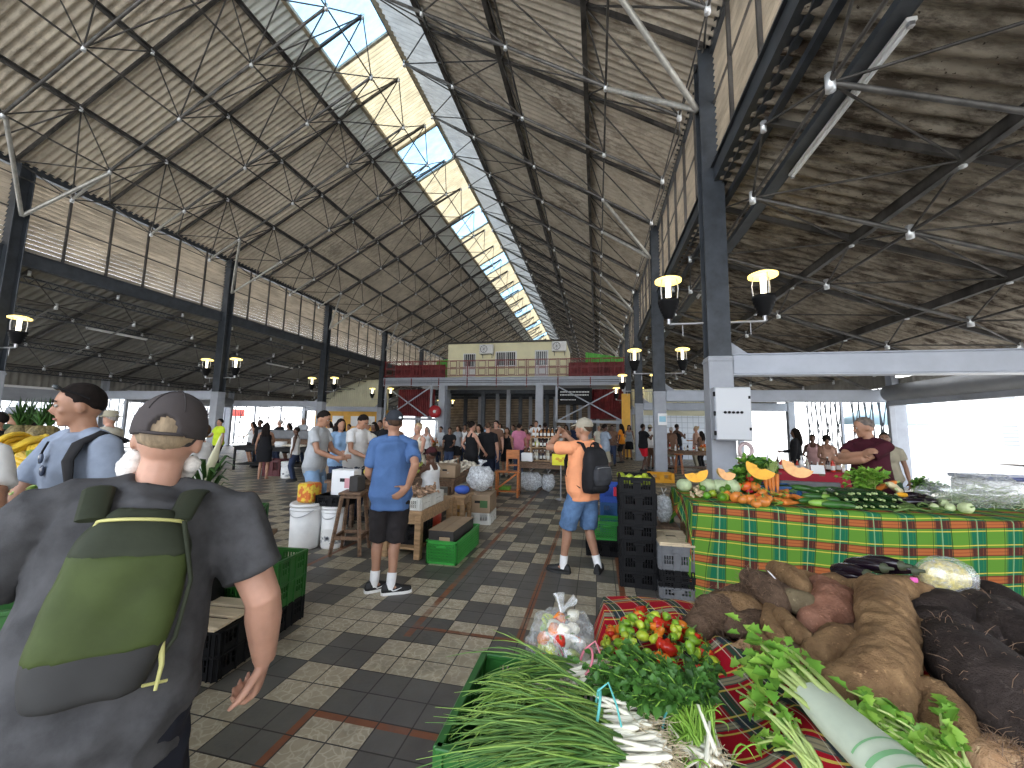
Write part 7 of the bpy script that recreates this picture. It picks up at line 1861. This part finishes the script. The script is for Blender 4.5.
# red cloth stall with bottles behind the plaid stall, right
table('bottle_table','table under a red cloth behind the stallholder in maroon',(3.55,8.75,0),2.5,.9,.94,M_wood)
t=MB(); 
def rc(u,v):
    x=2.27+2.56*u; q=v*1.3
    return V((x,9.22-q,.965)) if q<.94 else V((x,8.28-.03*math.sin(x*9),.965-(q-.94)))
t.grid(60,30,rc); o=t.build('tablecloth',mat('red_cloth',(.32,.012,.03),.8,0,var=.1)); o.modifiers.new('th','SOLIDIFY').thickness=.004; tag(o,'plain dark red cloth on the bottle stall at the right','tablecloth')
t=MB(); t.box((0,0,0),(.95,.06,.80),.01); tag(t.build('grey_board',M_gycrate,loc=(3.75,8.18,.41)),'dark grey board leaning on the front of the red stall','board')
cols_=[M_botw,mat('red_sauce',(.5,.04,.02),.2),M_botc,M_white,M_bot]
for k in range(26): dup(b0,V((2.4+.17*(k%13),8.45+.16*(k//13),.968)),0,'small bottle standing on the red cloth stall at the right',G3.uniform(.6,1.05),'bottles on the red cloth stall',{'dark_bottle_glass':cols_[k%5]})
for k in range(3):
    t=MB(); t.box((0,0,.04),(.24,.2,.08),.015); tag(t.build('white_tub',M_white,loc=(3.3+.28*k,8.75,.967)),'%s white food box behind the bottles on the red stall'%('left','middle','right')[k],'box','white boxes on the red stall')
t=MB(); t.box((0,0,0),(.22,.012,.16),.003); o=t.build('price_sheet',M_white,loc=(3.95,8.30,1.02)); o.rotation_euler=(R(-12),0,0); tag(o,'white sheet standing at the front edge of the red stall','paper')
# cool box at the far right and plaid table edge
cb2=E('cool_box','white cool box with a dark blue edge at the far right','cool box',(6.6,8.2,.62),.1); t=MB(); t.box((0,0,.18),(1.1,.6,.36),.03); t.build('body',M_whitepl,cb2); t=MB(); t.box((0,0,.39),(1.14,.64,.06),.02); t.build('lid',mat('lid_blue',(.05,.07,.2),.4),cb2)
table('market_table','small table under the cool box at the far right',(6.6,8.2,0),1.2,.7,.61,M_wood,.1)
table('market_table','table under the red plaid cloth at the far right',(6.9,6.6,0),1.7,1.2,.82,M_wood,0)
t=MB(); 
def rc2(u,v):
    x=6.02+1.75*u; q=v*2.0
    return V((x,7.22-q,.845)) if q<1.24 else V((x-.0,5.98+.03*math.sin(x*8),.845-(q-1.24)))
t.grid(30,40,rc2); o=t.build('tablecloth',M_plaidr,uv=lambda c:(c.x,c.y+c.z)); o.modifiers.new('th','SOLIDIFY').thickness=.004; tag(o,'red plaid cloth on the table at the far right','tablecloth')

# ================================================================== far stalls on the left and deep in the hall
def counter(label,x,y,L,W_,H,mt,rz=0,name='market_counter'):
    return table(name,label,(x,y,0),L,W_,H,mt,rz,'counter',shelf=.2)
counter('long dark counter with pale goods far on the left',-10.9,12.0,3.4,.9,.84,M_blackm); 
c_=E('display_case','grey display case on the far left counter','display case',(-10.9,12.2,.845)); t=MB(); t.box((0,0,.42),(2.2,.5,.3),.02); t.build('top_case',M_gycrate,c_); t=MB(); t.box((0,.1,.14),(2.1,.3,.27),.01); t.build('base_box',M_wood,c_)
t=MB(); t.ell((0,0,.05),(.5,.2,.06),None,20,8,0,lambda q:1+.2*mnoise.noise(q*5)); tag(t.build('pale_goods',M_pale,loc=(-10.2,11.72,.85)),'pale heap of goods on the far left counter','goods')
t=MB(); t.lathe([(0,0),(.17,0),(.2,.18),(0,.18)],16); tag(t.build('white_basin',M_white,loc=(-10.75,11.7,.845)),'white basin on the far left counter','basin')
t=MB(); t.ell((0,0,.06),(.2,.12,.08),None,12,8,0,lambda q:1+.2*mnoise.noise(q*4)); tag(t.build('blue_cloth',mat('bundle_blue',(.04,.10,.45),.7),loc=(-11.35,11.7,.85)),'blue cloth bundle on the far left counter','cloth')
tub('white tub on the floor by the woman in the black dress',(-9.3,10.45,.002),.17,.5,M_lab)
crate('crate','dark red crate stack under the far left counter',.6,.5,.5,M_rcrate,(-10.1,10.9,.002),.1); box_carton('carton','brown carton under the far left counter',(-8.75,11.5,.002),(.7,.5,.6),.1,M_card)
counter('dark counter of goods behind the man in the grey tee',-8.0,12.6,2.2,.8,.85,M_blackm)
for i,(x,y,L,mt,l) in enumerate(((-7.2,14.5,3.0,M_wood,'wooden counter beyond the banana stall'),(-6.4,18.5,4,M_woodl,'pale counter deep in the hall'),(-1.6,15.5,3.2,M_wood,'wooden counter beyond the bottle table'),(-5.0,23,5,M_woodl,'long counter near the mezzanine posts'),(.4,22.5,2.2,M_wood,'counter near the yellow post'),(3.6,17.2,2.6,M_wood,'stall by the white tiled wall'))):
    counter(l,x,y,L,.9,.85,mt)
    n=int(L*6)
    for k in range(n): dup(b0,V((x-L/2+.1+(L-.2)*k/(n-1),y-.25+.25*(k%2),.853)),0,'bottle or jar on the '+l,G3.uniform(.7,1.25),'jars on the '+l,{'dark_bottle_glass':cols_[(k*7+i)%5]})
# hanging baskets/goods heaps on counters
for i in range(10):
    x,y=((-7.9,14.4),(-6.5,14.5),(-7.4,18.4),(-5.6,18.5),(-2.4,15.4),(-1.0,15.5),(-6.3,23),(-4.2,23),(-.2,22.4),(4.3,17.2))[i]
    t=MB(); t.lathe([(0,0),(.2,0),(.28,.16),(.25,.16),(.19,.03),(0,.03)],16); e=E('woven_basket',('first','second','third','fourth','fifth','sixth','seventh','eighth','ninth','tenth')[i]+' woven basket of goods on the far counters','basket',(x,y+.15,.853),0,'baskets on the far counters'); t.build('basket_bowl',mat('wicker',(.42,.27,.10),.7,0,var=.4,vs=40),e)
    t=MB(); t.ell((0,0,.15),(.22,.22,.12),None,14,8,0,lambda q:1+.25*mnoise.noise(q*5+V((i,0,0)))); t.build('heap',(M_pepy,M_tom,M_pale,M_ban)[i%4],e)
for x,y in ((3.1,16.4),(4.4,16.4)):
    sb_=E('wooden_stool','%s bar stool at the stall in front of the white tiled wall'%('left' if x<4 else 'right'),'stool',(x,y,0)); t=MB(); t.lathe([(0,.72),(.17,.72),(.17,.76),(0,.76)],16); t.build('seat',M_woodo,sb_)
    for k in range(4):
        a=k*pi/2+.4; t=MB(); t.tube((.1*math.cos(a),.1*math.sin(a),.72),(.2*math.cos(a),.2*math.sin(a),0),.018); t.build('leg',M_woodo,sb_)
# white van-like blown awning beyond the fence: parasol
pr=E('parasol','white and pale blue parasol outside the right fence','parasol',(12.2,19,0)); t=MB(); t.lathe([(.02,3.3),(1.2,2.75),(2.0,2.3),(2.0,2.05)],12,caps=False); t.build('canopy',mat('parasol_blue_white',(.55,.75,.85),.7),pr); t=MB(); t.tube((0,0,0),(0,0,3.3),.04); t.build('pole',M_chrome,pr)
# ================================================================== people farther away
def col(n,c): return cloth(n,c)
W_=C_white; K_=C_black; NV=cloth('navy',(.02,.028,.06)); GR=cloth('mid_grey',(.25,.26,.28)); LG=cloth('light_grey',(.42,.44,.46)); PK=cloth('pink',(.62,.22,.34)); OR=cloth('bright_orange',(.75,.25,.02)); RD=cloth('red',(.60,.015,.03)); LB=cloth('light_blue',(.26,.40,.60)); NE=cloth('neon_yellow',(.55,.72,.04)); BR=cloth('brown',(.16,.09,.06)); DG=cloth('dark_green',(.05,.09,.05)); KH=cloth('khaki',(.33,.30,.22)); CR=cloth('cream',(.62,.58,.48)); DN=C_denim; WH=cloth('straw_white',(.66,.63,.55)); JN=cloth('dark_jeans',(.035,.05,.095))
SB=(M_shoeb,M_soleb); SW=(mat('shoe_white',(.7,.7,.7),.6),M_sole)
AH={'fwd':dict(R=dict(w=(.16,.36,1.06),hint=(.6,-.4,-1),d=(-.2,1,0)),L=dict(w=(-.16,.36,1.06),hint=(-.6,-.4,-1),d=(.2,1,0))),
    'one':dict(R=dict(w=(.14,.34,1.12),hint=(.6,-.4,-1),d=(-.2,1,.2))),
    'hip':dict(L=dict(w=(-.19,.02,1.0),hint=(-1,-.4,0),d=(.7,.2,-.5),n=(.5,.8,0)),R=dict(w=(.15,.30,1.0),hint=(.8,-.4,-.5))),
    'phone':dict(R=dict(w=(.08,.30,1.30),hint=(.7,.1,-1),d=(-.2,.6,.5)),L=dict(w=(-.02,.30,1.26),hint=(-.7,.1,-1),d=(.2,.6,.5))),
    'none':None}
SPOTS=[V((p.x,p.y,0)) for p in (a_loc,dLoc,mLoc,cLoc,V((-2.1,3.8,0)))]
def pp_(label,px,z,ytop,rz,top,bot,hair=('short',H_dark),skin=SK_P,arms='none',fem=False,cap=None,shoes=SB,head=(0,0),vox=.026,lean=0.,seat=0.,H=None,legs=None,socks=None,face=False,wide=1.,sleeve=.55,group=None):
    hz=428-(597-px)*.0157
    for _ in range(28):
        q=pos(px,z); bad=any((q-o).length<.6 for o in SPOTS)
        for (cx,cy,hx,hy,a) in TABS:
            dx,dy=q.x-cx,q.y-cy; u=dx*math.cos(a)+dy*math.sin(a); v=-dx*math.sin(a)+dy*math.cos(a)
            if abs(u)<hx+.2 and abs(v)<hy+.2: bad=True
        if not bad or seat: break
        z+=.12
    SPOTS.append(pos(px,z))
    h_=H or max(1.42,min(2.0,1.7+(hz-ytop)*z/390))
    return person(label,pos(px,z),R(rz),h_,skin,lean,head=head,arms=AH[arms] if isinstance(arms,str) else arms,top=top,bottom=bot,shoes=shoes,socks=socks,hair=hair,cap=cap,vox=vox,fem=fem,seat=seat,legs=legs,face=face,wide=wide,sleeve=sleeve,group=group)
# around the banana stall
pF=pp_('man in pale grey tee and light blue shorts handling fruit at the banana stall',318,6.35,411,-78,('tee',LG),('shorts',LB),('short',H_dark),SK_T,'fwd',head=(0,.35),vox=.012,face=True,lean=.06)
pG=pp_('man in white tee looking down at the bananas',357,6.75,414,-100,('tee',W_),('trousers',JN),('short',H_dark),SK_T,'fwd',head=(0,.5),vox=.012,face=True,lean=.1)
pp_('woman in light blue shirt behind the man in white tee',341,7.8,420,-120,('tee',LB),('trousers',JN),('long',H_dark),SK_T,'one',True,vox=.018)
pp_('woman in cream with a white brimmed hat behind the bananas',366,7.6,421,-170,('tee',CR),('skirt',KH),('short',H_brown),SK_P,'fwd',True,cap=('hat',WH),vox=.018,face=True)
pp_('man in sunglasses and dark top left of the blue polo man',387,8.2,417,165,('tee',K_),('trousers',JN),('crop',H_dark),SK_T,'none',vox=.018,face=True)
pp_('woman in pale tank top facing us right of the blue polo man',418,7.3,424,172,('tank',CR),('skirt',BR),('bun',H_blond),SK_P,'fwd',True,vox=.016,face=True)
ss=pp_('seated woman in white tank top and dark headband at the spice crate',433,6.65,437,75,('tank',W_),('shorts',NV,1.),('short',H_dark),SK_D,'fwd',True,vox=.014,head=(.1,.1),H=1.70,seat=.40,legs=dict(L=dict(h=(-.09,0,.52),k=(-.12,.40,.50),a=(-.12,.42,.085)),R=dict(h=(.09,0,.52),k=(.12,.40,.50),a=(.12,.42,.085))),cap=('cap',cloth('headband_dark',(.05,.012,.015))),face=True)
p=pos(433,6.65); sc_=E('low_stool','low wooden stool under the seated woman','stool',(p.x,p.y,0)); t=MB(); t.box((0,0,.375),(.36,.36,.04),.01); t.build('seat',M_wood,sc_)
for x in (-1,1):
    for y in (-1,1): t=MB(); t.box((x*.14,y*.14,.18),(.04,.04,.355),.004); t.build('leg',M_wood,sc_)
t=MB(); t.ell((0,0,0),(.13,.10,.07),None,14,8,0,lambda q:1+.2*mnoise.noise(q*4)); tag(t.build('blue_cloth',mat('bundle_blue',(.04,.10,.45),.7),loc=(-2.16,6.2,.66)),'blue cloth bundle beside the seated woman','cloth')
table('low_bench','narrow wooden rail beside the seated woman',(-2.16,6.25,0),.25,.45,.59,M_woodl)
# two in black by the dried goods
pp_('woman in black tank top with a hand on her hip at the dried goods',472,9.7,422,-40,('tank',K_),('skirt',K_),('bun',H_dark),SK_P,'hip',True,vox=.016)
pp_('man in black tee and dark shorts walking past the dried goods',488,9.7,423,8,('tee',K_),('shorts',cloth('dark_navy',(.014,.018,.035))),('crop',H_brown),SK_P,'none',shoes=SW,vox=.014,wide=1.05)
pp_('woman in cream blouse between the two people in black',479,11.6,425,160,('tee',CR),('trousers',JN),('long',H_dark),SK_T,'one',True)
pp_('tall person in dark red top behind the man in black tee',496,12.8,421,170,('tee',BR),('trousers',JN),('short',H_dark),SK_P,'one',face=True)
pp_('woman in black strappy dress facing us left of the pink shirt',507,12.6,428,175,('dress',K_),None,('long',H_brown),SK_T,'one',True)
pp_('man in pink shirt seen from behind',519,14.2,424,10,('tee',PK),('trousers',JN),('short',H_dark),SK_T)
pp_('woman in faded red top right of the pink shirt',526,15.2,429,170,('tee',cloth('faded_red',(.45,.16,.15))),('skirt',BR),('long',H_brown),SK_B,'one',True)
pp_('man in white tee beside the pale mezzanine post',536,16.2,421,178,('tee',W_),('trousers',JN),('short',H_dark),SK_T,'one')
pp_('person in dark grey seen from behind right of the white tee man',545,16.0,423,20,('long',GR if False else K_),('trousers',JN),('short',H_dark),SK_D)
# right-hand walkway
pp_('man in light blue-grey shirt right of the man in orange',605,13.6,424,-60,('tee',cloth('blue_grey',(.28,.33,.40))),('shorts',KH),('short',H_dark),SK_D,'one')
pp_('person in bright orange top farther down the walkway',621,19.5,424,70,('tee',OR),('shorts',K_),('long',H_dark),SK_D,'one',True)
pp_('man in black tee and red shorts with crossed legs by the grey column',643,15.8,424,-60,('tee',K_),('shorts',RD,.8),('short',H_dark),SK_D,'phone',legs=dict(L=dict(a=(.03,.12,.085)),R=dict(a=(.0,-.06,.085))))
pp_('man in white tee with dark straps beside the red shorts',650,16.4,425,-30,('tee',W_),('trousers',BR),('short',H_dark),SK_B,'one',cap=('cap',KH))
pp_('person in brown top half hidden behind the second right column',671,17.0,427,20,('tee',BR),('shorts',KH),('short',H_grey),SK_B)
pp_('man in black tank top and dark jeans in front of the tiled wall',677,15.6,424,-55,('tank',K_),('trousers',JN),('short',H_dark),SK_D,'phone')
pp_('bare-armed person in pale peach top at the tiled wall stall',696,17.8,426,60,('tank',cloth('peach',(.55,.36,.27))),('trousers',KH),('bun',H_blond),SK_P,'one')
pp_('person in dark brown top at the right of the tiled wall stall',701,17.2,431,40,('tee',BR),('trousers',K_),('long',H_dark),SK_D,'one',True)
# right side behind the plaid stall
pp_('silhouetted person in black with a hood of hair by the right fence',795,10.5,428,60,('long',K_),('trousers',K_),('long',H_dark),SK_D,'one')
pp_('woman in pale pink behind the red cloth stall at the left',812,10.2,434,150,('tank',cloth('pale_pink',(.55,.34,.33))),('skirt',BR),('short',H_dark),SK_D,'one',True)
pp_('woman in brown behind the red cloth stall at the right',826,10.0,435,165,('tank',cloth('tan_brown',(.42,.25,.18))),('skirt',BR),('afro',H_dark),SK_B,'one',True)
q_=pp_('woman in green apron and khaki top seated behind the celery',884,6.9,432,150,('tee',KH),('skirt',DG),('short',H_dark),SK_B,'none',True,vox=.014,face=True,wide=1.1)
# left edge and far left
pE=pp_('person in white tee cut off by the left edge',-72,1.75,380,-120,('tee',W_),('trousers',JN),('short',H_dark),SK_T,'fwd',vox=.014)
pp_('man in a grey hat and olive top behind the pineapples',13,6.4,410,100,('tee',DG),('trousers',K_),('crop',H_dark),SK_T,'none',cap=('hat',GR))
pp_('person in black at the left edge behind the bananas',-2,5.6,414,120,('tee',K_),('trousers',K_),('short',H_dark),SK_T)
pp_('person in dark brown behind the pineapples',33,6.0,412,60,('long',BR),('trousers',K_),('long',H_dark),SK_T)
pp_('person in beige hat behind the man in blue-grey',110,6.6,413,110,('tee',CR),('trousers',KH),('short',H_grey),SK_P,cap=('hat',KH))
pp_('woman in white tee right of the cap of the man in dark grey',203,5.2,425,120,('tee',W_),('shorts',K_),('short',H_brown),SK_P,'fwd',True,vox=.016)
pp_('man in neon yellow tee behind the far left counter',220,13.6,420,170,('tee',NE),('trousers',K_),('short',H_dark),SK_T,'one')
pp_('woman in black dress standing at the far left counter',267,11.7,424,35,('dress',K_),None,('long',H_dark),SK_T,'one',True,shoes=None)
for i,(px,z,yt,rz,tp,hr,sk,l) in enumerate(((253,16,423,160,W_,H_dark,SK_T,'person in white behind the grey display case'),(260,15,421,170,K_,H_dark,SK_D,'person with dark curly hair behind the display case'),(280,15,421,165,K_,H_grey,SK_P,'man in black tee right of the black dress woman'),(289,14,424,150,BR,H_dark,SK_B,'person in brown by the far left counter'),(297,11.5,428,120,W_,H_dark,SK_D,'person in white blouse behind the man in pale grey'),(303,16,419,180,LG,H_grey,SK_T,'tall person in light grey far behind the banana stall'),(329,14,422,160,W_,H_dark,SK_B,'person in white far behind the banana stall'),(336,15,424,190,K_,H_dark,SK_B,'person in black far behind the banana stall'),(349,14,425,175,OR,H_dark,SK_B,'person in orange far behind the white tee man'),(374,11,423,165,K_,H_dark,SK_D,'person in black behind the brimmed hat'),(380,12,421,185,CR,H_dark,SK_B,'person in cream between hat and sunglasses'),(398,12,424,170,BR,H_dark,SK_D,'person in brown behind the blue polo man'),(427,14,427,180,W_,H_grey,SK_P,'grey-haired person in white behind the pale tank top'),(441,15,427,170,LG,H_dark,SK_B,'person in light grey below the red hose reel'),(450,13.5,428,190,K_,H_dark,SK_B,'person in black left of the black tank top woman'),(458,16,426,160,GR,H_brown,SK_T,'person in mid grey left of the mezzanine post'),(465,18,425,185,W_,H_dark,SK_B,'person in white deep behind the black tank top'),(513,18,425,170,DG,H_dark,SK_B,'person in dark green behind the pink shirt'),(531,19,425,180,CR,H_dark,SK_B,'person in cream behind the white tee man'),(552,15,427,165,K_,H_dark,SK_D,'person in black left of the camera arms of the orange man'),(559,17,426,185,W_,H_grey,SK_P,'person in white behind the raised phone'),(566,19,425,170,BR,H_dark,SK_B,'person in brown behind the raised phone'),(574,21,425,190,NV,H_dark,SK_D,'person in navy far behind the orange man'),(612,18,425,175,BR,H_dark,SK_D,'person in brown left of the bright orange top'),(629,22,425,170,GR,H_dark,SK_B,'person in grey near the yellow post'),(599,20,426,180,CR,H_blond,SK_P,'person in cream far behind the khaki cap'),(488,20,425,185,LB,H_dark,SK_B,'person in light blue deep below the mezzanine'),(500,22,424,170,W_,H_dark,SK_T,'person in white deep below the mezzanine'),(540,23,425,190,RD,H_dark,SK_D,'person in red deep below the mezzanine'),(521,24,425,175,K_,H_dark,SK_B,'person in black deepest below the mezzanine'))):
    pp_(l,px,z,yt,rz,('tee' if i%4 else 'tank',tp),('trousers',JN) if i%3 else ('skirt',K_),('long' if i%3==0 else 'short',hr),sk,('one','none','fwd')[i%3],fem=(i%3==0),vox=.032)
